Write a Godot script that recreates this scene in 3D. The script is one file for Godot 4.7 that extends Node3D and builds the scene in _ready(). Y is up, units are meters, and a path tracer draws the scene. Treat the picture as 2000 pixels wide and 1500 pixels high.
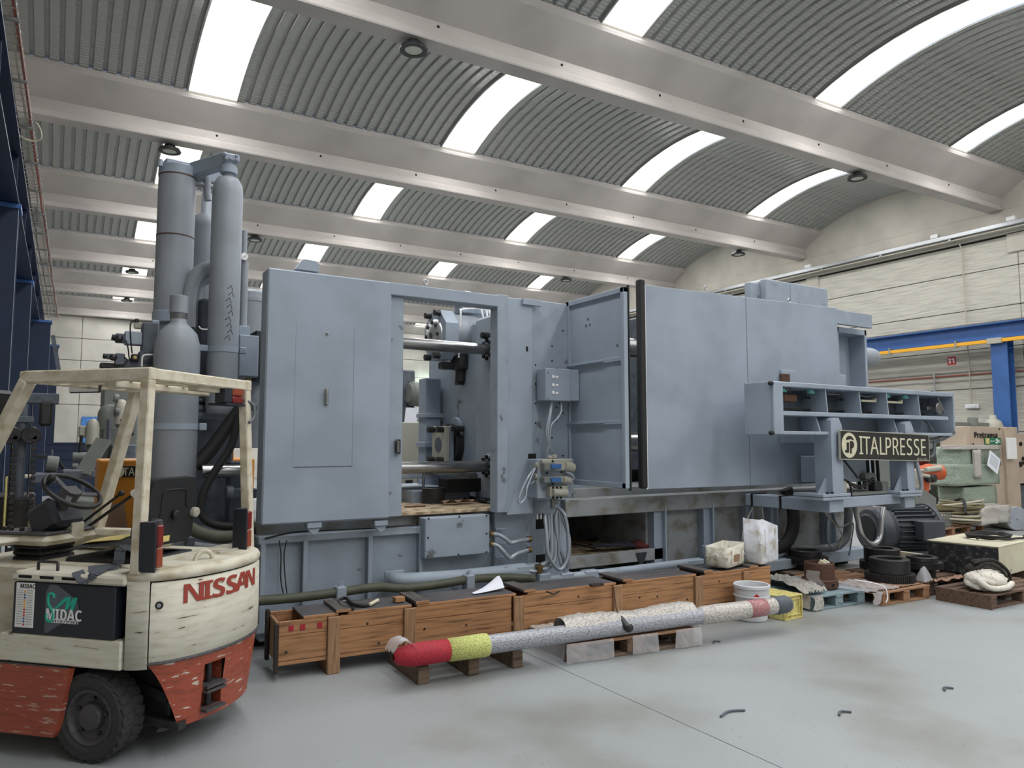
extends Node3D
# A hall with a vaulted roof, a large casting machine and an old electric forklift. Metres, y up, camera looks along -z and to the right.

const SLANT := 0.027      # roof beams run slightly askew to the machine
var inv := {}             # thing -> inverse of its transform: shapes are given in world axes
var used := {}
var M := {}
var T := {}
var rng := RandomNumberGenerator.new()


func _ready():
	rng.seed = 7
	view_and_light()
	textures()
	materials()
	hall()
	roof()
	left_side()
	right_side()
	back_side()
	machine()
	accumulators()
	console()
	floor_goods()
	right_goods()
	forklift()
	background()


func view_and_light():
	var cam := Camera3D.new()
	cam.name = "camera"
	cam.position = Vector3(0, 1.65, 0)
	cam.rotation_degrees = Vector3(4.6, -31.6, 0)
	cam.fov = rad_to_deg(2.0 * atan(750.0 / 1430.0))
	cam.near = 0.05
	cam.far = 200.0
	add_child(cam)
	cam.current = true
	var env := Environment.new()
	env.background_mode = Environment.BG_SKY
	env.sky = Sky.new()
	var sm := ProceduralSkyMaterial.new()
	sm.sky_top_color = Color(0.62, 0.74, 0.92)
	sm.sky_horizon_color = Color(0.86, 0.9, 0.95)
	sm.ground_bottom_color = Color(0.5, 0.5, 0.48)
	sm.ground_horizon_color = Color(0.8, 0.82, 0.84)
	env.sky.sky_material = sm
	env.ambient_light_source = Environment.AMBIENT_SOURCE_DISABLED
	env.tonemap_mode = Environment.TONE_MAPPER_LINEAR
	env.tonemap_exposure = 1.12
	env.sdfgi_enabled = true
	env.ssao_enabled = true
	env.ssil_enabled = true
	var we := WorldEnvironment.new()
	we.name = "world_environment"
	we.environment = env
	add_child(we)


func V(x: float, y: float, z: float) -> Vector3:
	return Vector3(x, y, z)


# ---------- naming ----------
func numbered(called: String) -> String:
	var n: int = used.get(called, 0)
	used[called] = n + 1
	return called if n == 0 else "%s_%03d" % [called, n]


func tag(o: Node, label := "", category := "", group := "", kind := ""):
	if label: o.set_meta("label", label)
	if category: o.set_meta("category", category)
	if group: o.set_meta("group", group)
	if kind: o.set_meta("kind", kind)
	return o


func thing(called: String, label: String, category: String, at := Vector3.ZERO, turn := 0.0, group := "") -> Node3D:
	var o := Node3D.new()
	o.name = numbered(called)
	add_child(o)
	o.position = at
	o.rotation_degrees.y = turn
	inv[o] = o.transform.affine_inverse()
	return tag(o, label, category, group)


func obj(called: String, st: SurfaceTool, m: Material, parent: Node = null) -> MeshInstance3D:
	st.generate_normals()
	var mesh: ArrayMesh = st.commit()
	var o := MeshInstance3D.new()
	if parent == null:
		o.name = numbered(called)
		add_child(o)
	else:
		if inv.has(parent):
			var t: Transform3D = inv[parent]
			if t != Transform3D.IDENTITY:
				var s2 := SurfaceTool.new()
				s2.append_from(mesh, 0, t)
				mesh = s2.commit()
			inv[o] = t
		o.name = called
		parent.add_child(o, true)
	o.mesh = mesh
	o.material_override = m
	return o


func struct(called: String, st: SurfaceTool, m: Material, label: String) -> MeshInstance3D:
	var o := obj(called, st, m)
	tag(o, label, "", "", "structure")
	return o


func copy_of(o: Node3D, called: String, at: Vector3, turn: float, label: String) -> Node3D:
	var c: Node3D = o.duplicate()
	c.name = numbered(called)
	add_child(c)
	c.position = at
	c.rotation_degrees.y = turn
	inv[c] = c.transform.affine_inverse()
	c.set_meta("label", label)
	return c


# ---------- shapes ----------
func B() -> SurfaceTool:
	var st := SurfaceTool.new()
	st.begin(Mesh.PRIMITIVE_TRIANGLES)
	st.set_smooth_group(-1)
	return st


func tri(st: SurfaceTool, a: Vector3, b: Vector3, c: Vector3):
	st.add_vertex(a); st.add_vertex(b); st.add_vertex(c)


func quad(st: SurfaceTool, a: Vector3, b: Vector3, c: Vector3, d: Vector3):   # clockwise from the front
	tri(st, a, b, c); tri(st, a, c, d)


# a box with chamfered edges
func bx(st: SurfaceTool, c: Vector3, s: Vector3, bv := 0.0, b := Basis()):
	var h := s * 0.5
	bv = minf(bv, minf(h.x, minf(h.y, h.z)) * 0.9)
	for ax in 3:
		for sg in [-1.0, 1.0]:
			var n := Vector3.ZERO; n[ax] = sg
			var u := Vector3.ZERO; u[(ax + 1) % 3] = 1.0
			var w := n.cross(u)
			var o := n * h[ax]
			var hu: float = h[(ax + 1) % 3] - bv
			var hw: float = h[(ax + 2) % 3] - bv
			quad(st, c + b * (o - u * hu - w * hw), c + b * (o - u * hu + w * hw), c + b * (o + u * hu + w * hw), c + b * (o + u * hu - w * hw))
	if bv <= 0.0: return
	for ax in 3:
		var u := (ax + 1) % 3
		var w := (ax + 2) % 3
		for su in [-1.0, 1.0]:
			for sw in [-1.0, 1.0]:
				var p := []
				for e in [[-1.0, true], [1.0, true], [1.0, false], [-1.0, false]]:
					var v := Vector3.ZERO
					v[ax] = e[0] * (h[ax] - bv)
					v[u] = su * (h[u] if e[1] else h[u] - bv)
					v[w] = sw * (h[w] - bv if e[1] else h[w])
					p.append(c + b * v)
				if su * sw > 0: quad(st, p[0], p[1], p[2], p[3])
				else: quad(st, p[3], p[2], p[1], p[0])
	for sx in [-1.0, 1.0]:
		for sy in [-1.0, 1.0]:
			for sz in [-1.0, 1.0]:
				var q := Vector3(sx * h.x, sy * h.y, sz * h.z)
				var a := c + b * (q - Vector3(0, sy, sz) * bv)
				var d := c + b * (q - Vector3(sx, 0, sz) * bv)
				var e := c + b * (q - Vector3(sx, sy, 0) * bv)
				if sx * sy * sz > 0: tri(st, a, e, d)
				else: tri(st, a, d, e)


# a box given by two corners
func bc(st: SurfaceTool, a: Vector3, b: Vector3, bv := 0.0):
	bx(st, (a + b) * 0.5, (b - a).abs(), bv)


# a straight bar of w x h section between two points, h along "up"
func bar(st: SurfaceTool, a: Vector3, b: Vector3, w: float, h: float, up := Vector3.UP, bv := 0.0):
	var f := (b - a).normalized()
	var x := up.cross(f).normalized()
	bx(st, (a + b) * 0.5, Vector3(w, h, (b - a).length()), bv, Basis(x, f.cross(x).normalized(), f))


func tube(st: SurfaceTool, pts: Array, r: float, n := 10, closed := false, r_end := -1.0):
	st.set_smooth_group(1)
	var rings := []
	var x := Vector3.ZERO
	for i in pts.size():
		var a: Vector3 = pts[i - 1] if i > 0 else (pts[-1] if closed else pts[0])
		var b: Vector3 = pts[i + 1] if i + 1 < pts.size() else (pts[0] if closed else pts[-1])
		var f := (b - a).normalized()
		if x == Vector3.ZERO:
			x = (Vector3.UP if absf(f.y) < 0.9 else Vector3.RIGHT).cross(f)
		x = (x - f * x.dot(f)).normalized()
		var y := f.cross(x)
		var ring := []
		var rr: float = r if r_end < 0 else lerpf(r, r_end, float(i) / (pts.size() - 1))
		for k in n:
			var t := TAU * k / n
			ring.append(pts[i] + (x * cos(t) + y * sin(t)) * rr)
		rings.append(ring)
	for i in (rings.size() if closed else rings.size() - 1):
		var p: Array = rings[i]
		var q: Array = rings[(i + 1) % rings.size()]
		for k in n:
			quad(st, p[k], q[k], q[(k + 1) % n], p[(k + 1) % n])
	st.set_smooth_group(-1)
	if not closed:
		for k in range(1, n - 1):
			tri(st, rings[0][0], rings[0][k], rings[0][k + 1])
			tri(st, rings[-1][0], rings[-1][k + 1], rings[-1][k])


func smooth(pts: Array, n := 6) -> Array:      # a curve through the points
	var out := []
	for i in pts.size() - 1:
		var a: Vector3 = pts[maxi(i - 1, 0)]
		var d: Vector3 = pts[mini(i + 2, pts.size() - 1)]
		for k in n:
			out.append((pts[i] as Vector3).cubic_interpolate(pts[i + 1], a, d, float(k) / n))
	out.append(pts[-1])
	return out


func circle(c: Vector3, r: float, axis: Vector3, n := 24) -> Array:
	var x := (Vector3.UP if absf(axis.y) < 0.9 else Vector3.RIGHT).cross(axis).normalized()
	var y := axis.normalized().cross(x)
	var out := []
	for k in n: out.append(c + (x * cos(TAU * k / n) + y * sin(TAU * k / n)) * r)
	return out


# turn a profile of (radius, height) round the axis from a towards b
func lathe(st: SurfaceTool, at: Vector3, axis: Vector3, prof: Array, n := 24, soft := false):
	var f := axis.normalized()
	var x := (Vector3.UP if absf(f.y) < 0.9 else Vector3.RIGHT).cross(f).normalized()
	var y := f.cross(x)
	for i in prof.size() - 1:
		st.set_smooth_group(1 if soft else 2 + i)
		var p: Vector2 = prof[i]
		var q: Vector2 = prof[i + 1]
		for k in n:
			var c0 := x * cos(TAU * k / n) + y * sin(TAU * k / n)
			var c1 := x * cos(TAU * (k + 1) / n) + y * sin(TAU * (k + 1) / n)
			var a := at + c0 * p.x + f * p.y
			var b := at + c0 * q.x + f * q.y
			var c := at + c1 * q.x + f * q.y
			var d := at + c1 * p.x + f * p.y
			if q.x < 1e-5: tri(st, a, b, d)
			elif p.x < 1e-5: tri(st, a, b, c)
			else: quad(st, a, b, c, d)
	st.set_smooth_group(-1)


func cyl(st: SurfaceTool, a: Vector3, b: Vector3, r: float, n := 20, bv := 0.0):
	var l := (b - a).length()
	if bv > 0: lathe(st, a, b - a, [Vector2(0, 0), Vector2(r - bv, 0), Vector2(r, bv), Vector2(r, l - bv), Vector2(r - bv, l), Vector2(0, l)], n)
	else: lathe(st, a, b - a, [Vector2(0, 0), Vector2(r, 0), Vector2(r, l), Vector2(0, l)], n)


# a flat outline (seen from +z, any direction of turn) given thickness along z, then moved by t
func prism(st: SurfaceTool, poly: PackedVector2Array, z0: float, z1: float, t := Transform3D()):
	if Geometry2D.is_polygon_clockwise(poly): poly.reverse()
	var ix := Geometry2D.triangulate_polygon(poly)
	for i in range(0, ix.size(), 3):
		var a := poly[ix[i]]
		var b := poly[ix[i + 1]]
		var c := poly[ix[i + 2]]
		if (b - a).cross(c - a) > 0:
			var s := b; b = c; c = s
		tri(st, t * Vector3(a.x, a.y, z1), t * Vector3(b.x, b.y, z1), t * Vector3(c.x, c.y, z1))
		tri(st, t * Vector3(a.x, a.y, z0), t * Vector3(c.x, c.y, z0), t * Vector3(b.x, b.y, z0))
	for i in poly.size():
		var a := poly[i]
		var b := poly[(i + 1) % poly.size()]
		quad(st, t * Vector3(a.x, a.y, z1), t * Vector3(b.x, b.y, z1), t * Vector3(b.x, b.y, z0), t * Vector3(a.x, a.y, z0))


func pv(a: Array) -> PackedVector2Array:
	var out := PackedVector2Array()
	for i in range(0, a.size(), 2): out.append(Vector2(a[i], a[i + 1]))
	return out


func turned(at: Vector3, deg: float) -> Transform3D:
	return Transform3D(Basis(Vector3.UP, deg_to_rad(deg)), at)


# crumpled sheet: a grid of points pushed about by noise
func sheet(st: SurfaceTool, nu: int, nv: int, f: Callable, thick := 0.0):
	st.set_smooth_group(1)
	for i in nu:
		for j in nv:
			var a: Vector3 = f.call(float(i) / nu, float(j) / nv)
			var b: Vector3 = f.call(float(i + 1) / nu, float(j) / nv)
			var c: Vector3 = f.call(float(i + 1) / nu, float(j + 1) / nv)
			var d: Vector3 = f.call(float(i) / nu, float(j + 1) / nv)
			quad(st, a, b, c, d)
	if thick > 0.0:
		var dn := Vector3.DOWN * thick
		for i in nu:
			for j in nv:
				quad(st, f.call(float(i) / nu, float(j + 1) / nv) + dn, f.call(float(i + 1) / nu, float(j + 1) / nv) + dn, f.call(float(i + 1) / nu, float(j) / nv) + dn, f.call(float(i) / nu, float(j) / nv) + dn)
	st.set_smooth_group(-1)


# raised lettering, as one mesh; map turns (x, y, z) of the flat text into place
func letters(text: String, height: float, depth: float, font := "Droid Sans", bold := false, squeeze := 1.0, map = null, spacing := 0.0) -> SurfaceTool:
	var f := SystemFont.new()
	f.font_names = [font]
	if bold: f.font_weight = 700
	var fv := FontVariation.new()
	fv.base_font = f
	fv.spacing_glyph = int(spacing)
	var tm := TextMesh.new()
	tm.text = text
	tm.font = fv
	tm.font_size = 64
	tm.pixel_size = height / 46.0
	tm.depth = depth
	tm.curve_step = 2.0
	var ar: Array = tm.get_mesh_arrays()
	var vs: PackedVector3Array = ar[Mesh.ARRAY_VERTEX]
	var ix: PackedInt32Array = ar[Mesh.ARRAY_INDEX]
	var st := B()
	for i in ix:
		var p := vs[i]
		p.x *= squeeze
		st.add_vertex(map.call(p) if map != null else p)
	return st

# ---------- surfaces ----------
func ramp_tex(seed_: int, freq: float, stops: Array, size := 256, oct := 4, kind := FastNoiseLite.TYPE_SIMPLEX_SMOOTH) -> ImageTexture:
	var n := FastNoiseLite.new()
	n.seed = seed_
	n.noise_type = kind
	n.frequency = freq
	n.fractal_octaves = oct
	var im := n.get_seamless_image(size, size)
	var src := im.get_data()
	var lut := []
	for v in 256:
		var t := v / 255.0
		var c: Color = stops[0][1]
		for k in stops.size() - 1:
			if t >= stops[k][0]:
				var w: float = clampf((t - stops[k][0]) / maxf(stops[k + 1][0] - stops[k][0], 1e-4), 0.0, 1.0)
				c = (stops[k][1] as Color).lerp(stops[k + 1][1], w)
		lut.append([int(c.r * 255), int(c.g * 255), int(c.b * 255)])
	var out := PackedByteArray()
	out.resize(size * size * 3)
	for i in size * size:
		var l: Array = lut[src[i]]
		out[i * 3] = l[0]; out[i * 3 + 1] = l[1]; out[i * 3 + 2] = l[2]
	return ImageTexture.create_from_image(Image.create_from_data(size, size, false, Image.FORMAT_RGB8, out))


func g(v: float) -> Color:
	return Color(v, v, v)


func textures():
	T.soft = ramp_tex(1, 0.008, [[0.2, g(0.93)], [0.5, g(0.975)], [0.8, g(1.0)]])
	T.mottle = ramp_tex(2, 0.02, [[0.15, g(0.8)], [0.4, g(0.92)], [0.8, g(1.0)]], 512, 5)
	T.worn = ramp_tex(3, 0.016, [[0.0, Color(0.58, 0.55, 0.52)], [0.13, Color(0.72, 0.7, 0.68)], [0.19, g(0.95)], [0.8, g(1.0)]], 512, 5)
	T.chip = ramp_tex(4, 0.02, [[0.0, Color(0.3, 0.27, 0.25)], [0.17, Color(0.4, 0.37, 0.34)], [0.2, Color(0.92, 0.9, 0.87)], [0.5, g(0.965)], [0.8, g(1.0)]], 512, 5)
	T.orange = ramp_tex(5, 0.02, [[0.0, Color(0.86, 0.83, 0.78)], [0.2, Color(0.78, 0.74, 0.7)], [0.23, Color(0.6, 0.29, 0.21)], [0.5, Color(0.64, 0.31, 0.22)], [0.75, Color(0.55, 0.27, 0.2)]], 512, 5)
	T.wood = ramp_tex(6, 0.012, [[0.1, g(0.6)], [0.3, g(0.85)], [0.55, g(0.95)], [0.8, g(1.0)]], 512, 4)
	T.board = ramp_tex(7, 0.02, [[0.2, g(0.9)], [0.45, g(0.96)], [0.8, g(1.0)]], 512, 4)
	T.grain = ramp_tex(8, 0.03, [[0.0, g(0.0)], [1.0, g(1.0)]], 256, 3)
	T.floor = ramp_tex(9, 0.005, [[0.1, Color(0.86, 0.845, 0.81)], [0.3, Color(0.92, 0.91, 0.89)], [0.45, Color(0.965, 0.965, 0.96)], [0.7, Color(0.99, 0.995, 1.0)]], 1024, 6)
	T.speck = ramp_tex(10, 0.1, [[0.0, g(0.3)], [0.085, g(0.6)], [0.1, g(1.0)], [1.0, g(1.0)]], 1024, 2)
	T.oily = ramp_tex(11, 0.014, [[0.1, Color(0.4, 0.35, 0.29)], [0.35, Color(0.66, 0.59, 0.5)], [0.6, Color(0.8, 0.73, 0.63)], [0.85, Color(0.9, 0.84, 0.74)]], 512, 5)
	T.scuff = ramp_tex(12, 0.02, [[0.0, g(0.15)], [0.5, g(0.19)], [0.75, g(0.34)], [0.9, g(0.6)]], 512, 5)
	T.dirt = ramp_tex(13, 0.016, [[0.1, Color(0.74, 0.69, 0.61)], [0.3, Color(0.86, 0.83, 0.78)], [0.5, g(0.95)], [0.8, g(1.0)]], 512, 5)
	T.film = ramp_tex(14, 0.03, [[0.2, g(0.75)], [0.45, g(0.9)], [0.7, g(1.0)]], 512, 5)
	var crimp := Image.create(8, 64, false, Image.FORMAT_RGB8)
	for y in 64:
		for x in 8:
			var v := 0.5 + 0.5 * cos(TAU * y / 8.0)
			crimp.set_pixel(x, y, g(pow(v, 3.0)))
	T.crimp = ImageTexture.create_from_image(crimp)


func mat(called: String, c: Color, rough := 0.6, metal := 0.0, tex: Texture2D = null, scale := Vector3.ONE * 0.6, bump: Texture2D = null, depth := 0.0) -> StandardMaterial3D:
	var m := StandardMaterial3D.new()
	m.resource_name = called
	m.albedo_color = c
	m.roughness = rough
	m.metallic = metal
	m.uv1_triplanar = true
	m.uv1_world_triplanar = true
	m.uv1_scale = scale
	m.uv1_triplanar_sharpness = 6.0
	if tex: m.albedo_texture = tex
	if bump:
		m.heightmap_enabled = true
		m.heightmap_texture = bump
		m.heightmap_scale = depth
	M[called] = m
	return m


func materials():
	# hall
	mat("concrete_beam", Color(0.76, 0.735, 0.715), 0.85, 0, T.soft, V(0.25, 0.8, 0.25))
	mat("concrete_panel", Color(0.78, 0.765, 0.72), 0.9, 0, T.board, V(0.2, 1.6, 0.12), T.grain, 0.6)
	mat("plaster", Color(0.78, 0.76, 0.715), 0.9, 0, T.soft, V(0.3, 0.3, 0.3))
	mat("back_panel", Color(0.8, 0.785, 0.75), 0.9, 0, T.soft, V(0.3, 0.3, 0.3))
	mat("dark_gap", Color(0.16, 0.15, 0.14), 0.95)
	mat("roof_sheet", Color(0.68, 0.685, 0.67), 0.5, 0.35, T.soft, V(0.3, 0.3, 0.3))
	M.roof_sheet.heightmap_enabled = true
	M.roof_sheet.heightmap_texture = T.crimp
	M.roof_sheet.heightmap_scale = 0.8
	M.roof_sheet.uv1_scale = V(1.0, 2.2, 2.2)
	M.roof_sheet.albedo_texture = null
	var fl: StandardMaterial3D = mat("floor_concrete", Color(0.6, 0.615, 0.622), 0.55, 0, T.floor, V(0.11, 0.11, 0.11))
	fl.detail_enabled = true
	fl.detail_blend_mode = BaseMaterial3D.BLEND_MODE_MUL
	fl.detail_albedo = T.speck
	fl.detail_uv_layer = BaseMaterial3D.DETAIL_UV_2
	fl.uv2_triplanar = true
	fl.uv2_world_triplanar = true
	fl.uv2_scale = V(0.37, 0.37, 0.37)
	var sk := StandardMaterial3D.new()
	sk.resource_name = "skylight_pane"
	sk.albedo_color = Color(0.9, 0.89, 0.82)
	sk.emission_enabled = true
	sk.emission = Color(1.0, 0.985, 0.93)
	sk.emission_energy_multiplier = 1.6
	M.skylight = sk
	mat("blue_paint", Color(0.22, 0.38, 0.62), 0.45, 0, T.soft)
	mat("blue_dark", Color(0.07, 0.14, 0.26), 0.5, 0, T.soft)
	mat("yellow_paint", Color(0.9, 0.66, 0.16), 0.45)
	mat("galvanised", Color(0.62, 0.63, 0.62), 0.4, 0.6, T.soft)
	mat("zinc", Color(0.72, 0.73, 0.74), 0.3, 0.75)
	mat("copper_cable", Color(0.6, 0.33, 0.28), 0.6)
	mat("pale_cable", Color(0.72, 0.7, 0.64), 0.6)
	# machine
	mat("grey_paint", Color(0.595, 0.64, 0.695), 0.5, 0, T.soft, V(0.5, 0.5, 0.5))
	mat("grey_worn", Color(0.585, 0.63, 0.68), 0.55, 0, T.worn, V(0.45, 0.45, 0.45))
	mat("grey_dirty", Color(0.58, 0.595, 0.605), 0.6, 0, T.dirt, V(0.35, 0.5, 0.35))
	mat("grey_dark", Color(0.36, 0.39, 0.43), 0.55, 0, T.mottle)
	mat("grey_cyl", Color(0.58, 0.605, 0.64), 0.5, 0, T.soft)
	mat("steel", Color(0.62, 0.62, 0.62), 0.28, 0.9, T.mottle, V(0.3, 2.0, 2.0))
	mat("steel_dull", Color(0.5, 0.5, 0.5), 0.42, 0.8, T.mottle)
	mat("chrome", Color(0.8, 0.8, 0.8), 0.15, 1.0)
	mat("black_steel", Color(0.25, 0.245, 0.25), 0.42, 0.5, T.mottle)
	mat("black_rubber", Color(0.1, 0.1, 0.105), 0.65)
	mat("black_plastic", Color(0.11, 0.115, 0.125), 0.5)
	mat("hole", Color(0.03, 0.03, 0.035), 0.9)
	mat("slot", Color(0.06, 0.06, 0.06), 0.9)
	mat("hose_silver", Color(0.62, 0.65, 0.69), 0.38, 0.35)
	mat("hose_olive", Color(0.3, 0.31, 0.25), 0.6, 0, T.mottle)
	mat("hose_grey", Color(0.36, 0.38, 0.4), 0.55)
	mat("white_plastic", Color(0.86, 0.87, 0.89), 0.45, 0, T.soft)
	mat("white_dirty", Color(0.83, 0.82, 0.77), 0.55, 0, T.dirt, V(1.6, 1.6, 1.6))
	mat("white_stained", Color(0.84, 0.85, 0.88), 0.5, 0, T.dirt, V(0.8, 0.8, 0.8))
	mat("paper", Color(0.9, 0.91, 0.95), 0.8)
	mat("valve_blue", Color(0.2, 0.38, 0.6), 0.5)
	mat("brass", Color(0.55, 0.47, 0.33), 0.35, 0.8)
	mat("oily_wood", Color(0.92, 0.9, 0.86), 0.7, 0, T.oily, V(0.8, 0.8, 0.8))
	mat("rust", Color(0.36, 0.25, 0.2), 0.55, 0.3, T.mottle, V(2, 2, 2))
	mat("mint", Color(0.45, 0.72, 0.7), 0.5)
	mat("cream_bar", Color(0.85, 0.82, 0.72), 0.5)
	# wood
	mat("crate_wood", Color(0.68, 0.5, 0.345), 0.7, 0, T.wood, V(0.35, 5.0, 5.0))
	mat("crate_post", Color(0.64, 0.5, 0.37), 0.75, 0, T.wood, V(5.0, 0.5, 5.0))
	mat("lid_wood", Color(0.33, 0.32, 0.33), 0.8, 0, T.wood, V(0.4, 4.0, 4.0))
	mat("lid_wood_across", Color(0.36, 0.34, 0.33), 0.8, 0, T.wood, V(4.0, 4.0, 0.5))
	mat("dark_wood", Color(0.2, 0.17, 0.15), 0.8, 0, T.wood, V(4, 0.5, 4))
	mat("pallet_old", Color(0.47, 0.4, 0.34), 0.8, 0, T.wood, V(0.4, 4, 4))
	mat("pallet_across", Color(0.5, 0.41, 0.34), 0.8, 0, T.wood, V(4, 4, 0.5))
	mat("pallet_new", Color(0.64, 0.49, 0.37), 0.75, 0, T.wood, V(0.5, 4, 4))
	mat("pallet_end", Color(0.62, 0.46, 0.34), 0.75, 0, T.mottle, V(3, 3, 3))
	mat("pallet_blue", Color(0.52, 0.6, 0.63), 0.75, 0, T.chip, V(0.5, 4, 4))
	mat("pallet_dark", Color(0.42, 0.33, 0.27), 0.8, 0, T.wood, V(0.5, 4, 4))
	# forklift
	mat("cream_paint", Color(0.85, 0.835, 0.775), 0.5, 0, T.chip, V(0.55, 2.4, 0.55))
	mat("cream_plain", Color(0.82, 0.8, 0.73), 0.55, 0, T.dirt, V(0.5, 0.9, 0.5))
	mat("guard_paint", Color(0.84, 0.81, 0.735), 0.6, 0, T.dirt, V(1.0, 1.0, 1.0))
	mat("orange_paint", Color.WHITE, 0.5, 0, T.orange, V(0.6, 2.6, 0.6))
	mat("tyre", Color(0.22, 0.22, 0.225), 0.85, 0, T.mottle, V(3, 3, 3))
	mat("rim_grey", Color(0.34, 0.33, 0.34), 0.6, 0.3, T.mottle, V(3, 3, 3))
	mat("navy_black", Color(0.13, 0.145, 0.185), 0.45, 0, T.soft)
	mat("seat_black", Color(0.1, 0.105, 0.12), 0.6)
	mat("foam", Color(0.85, 0.77, 0.5), 0.9)
	mat("belt", Color(0.3, 0.32, 0.35), 0.8)
	mat("nissan_red", Color(0.6, 0.24, 0.19), 0.5)
	mat("lamp_red", Color(0.45, 0.13, 0.12), 0.25)
	mat("lamp_orange", Color(0.55, 0.27, 0.19), 0.25)
	mat("teal", Color(0.1, 0.68, 0.58), 0.5)
	mat("bright_white", Color(0.92, 0.92, 0.92), 0.5)
	mat("sign_cream", Color(0.82, 0.8, 0.7), 0.5)
	mat("sign_black", Color(0.12, 0.115, 0.11), 0.4, 0, T.soft)
	mat("ink", Color(0.07, 0.07, 0.07), 0.6)
	# goods
	mat("amber_panel", Color(0.76, 0.49, 0.12), 0.5)
	mat("robot_orange", Color(0.78, 0.34, 0.17), 0.45, 0, T.soft)
	mat("sling_red", Color(0.7, 0.15, 0.22), 0.7, 0, T.film, V(4, 4, 4))
	mat("sling_yellow", Color(0.82, 0.84, 0.5), 0.7, 0, T.film, V(4, 4, 4))
	mat("wrap_grey", Color(0.66, 0.67, 0.7), 0.25, 0, T.film, V(2, 5, 5), T.grain, 0.25)
	mat("wrap_pale", Color(0.78, 0.76, 0.73), 0.25, 0, T.film, V(2, 4, 4), T.grain, 0.3)
	mat("wrap_red", Color(0.72, 0.5, 0.5), 0.3, 0, T.film, V(3, 3, 3))
	mat("wrap_green", Color(0.62, 0.68, 0.62), 0.3, 0, T.film, V(1, 5, 1), T.grain, 0.5)
	mat("crate_yellow", Color(0.85, 0.81, 0.52), 0.5, 0, T.dirt, V(2, 2, 2))
	mat("kraft", Color(0.6, 0.47, 0.38), 0.85, 0, T.soft, V(2, 2, 2))
	mat("box_cream", Color(0.8, 0.78, 0.68), 0.6, 0, T.soft)
	mat("box_black", Color(0.8, 0.83, 0.88), 0.6, 0, T.scuff, V(1.2, 1.2, 1.2))
	mat("motor_grey", Color(0.27, 0.29, 0.32), 0.5, 0.1, T.soft)
	mat("cabinet_pink", Color(0.74, 0.67, 0.6), 0.55, 0, T.soft)
	mat("cabinet_grey", Color(0.45, 0.47, 0.45), 0.6, 0, T.soft)
	mat("cabinet_pale", Color(0.66, 0.65, 0.6), 0.5)
	mat("sign_green", Color(0.05, 0.45, 0.3), 0.5)
	mat("sign_red", Color(0.75, 0.14, 0.14), 0.5)
	mat("red_post", Color(0.5, 0.1, 0.1), 0.5)
	mat("olive_cable", Color(0.45, 0.42, 0.3), 0.6)
	mat("cloth_dark", Color(0.18, 0.17, 0.15), 0.9, 0, T.mottle, V(3, 3, 3))
	mat("cloth_print", Color(0.85, 0.83, 0.79), 0.9, 0, T.chip, V(4, 4, 4))
	mat("rag", Color(0.2, 0.2, 0.24), 0.9, 0, T.mottle, V(6, 6, 6))
	mat("rag_red", Color(0.42, 0.2, 0.2), 0.9, 0, T.mottle, V(8, 8, 8))
	mat("poster_blue", Color(0.3, 0.55, 0.85), 0.6, 0, T.mottle)
	var film := StandardMaterial3D.new()
	film.resource_name = "clear_film"
	film.transparency = BaseMaterial3D.TRANSPARENCY_ALPHA
	film.albedo_color = Color(0.9, 0.9, 0.92, 0.38)
	film.roughness = 0.3
	M.film = film
	mat("lens", Color(0.72, 0.74, 0.68), 0.3)
	var lit := StandardMaterial3D.new()
	lit.resource_name = "lamp_glow"
	lit.emission_enabled = true
	lit.emission = Color(0.85, 1.0, 0.95)
	lit.emission_energy_multiplier = 1.6
	M.lit = lit

# ---------- the hall ----------
const XR := 18.4          # inner face of the right wall
const ZB := -35.7         # inner face of the back wall
const BEAMS := [13.1, 7.8, 2.45, -2.85, -8.13, -13.37, -18.73, -24.2, -29.5, -34.9]


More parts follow.
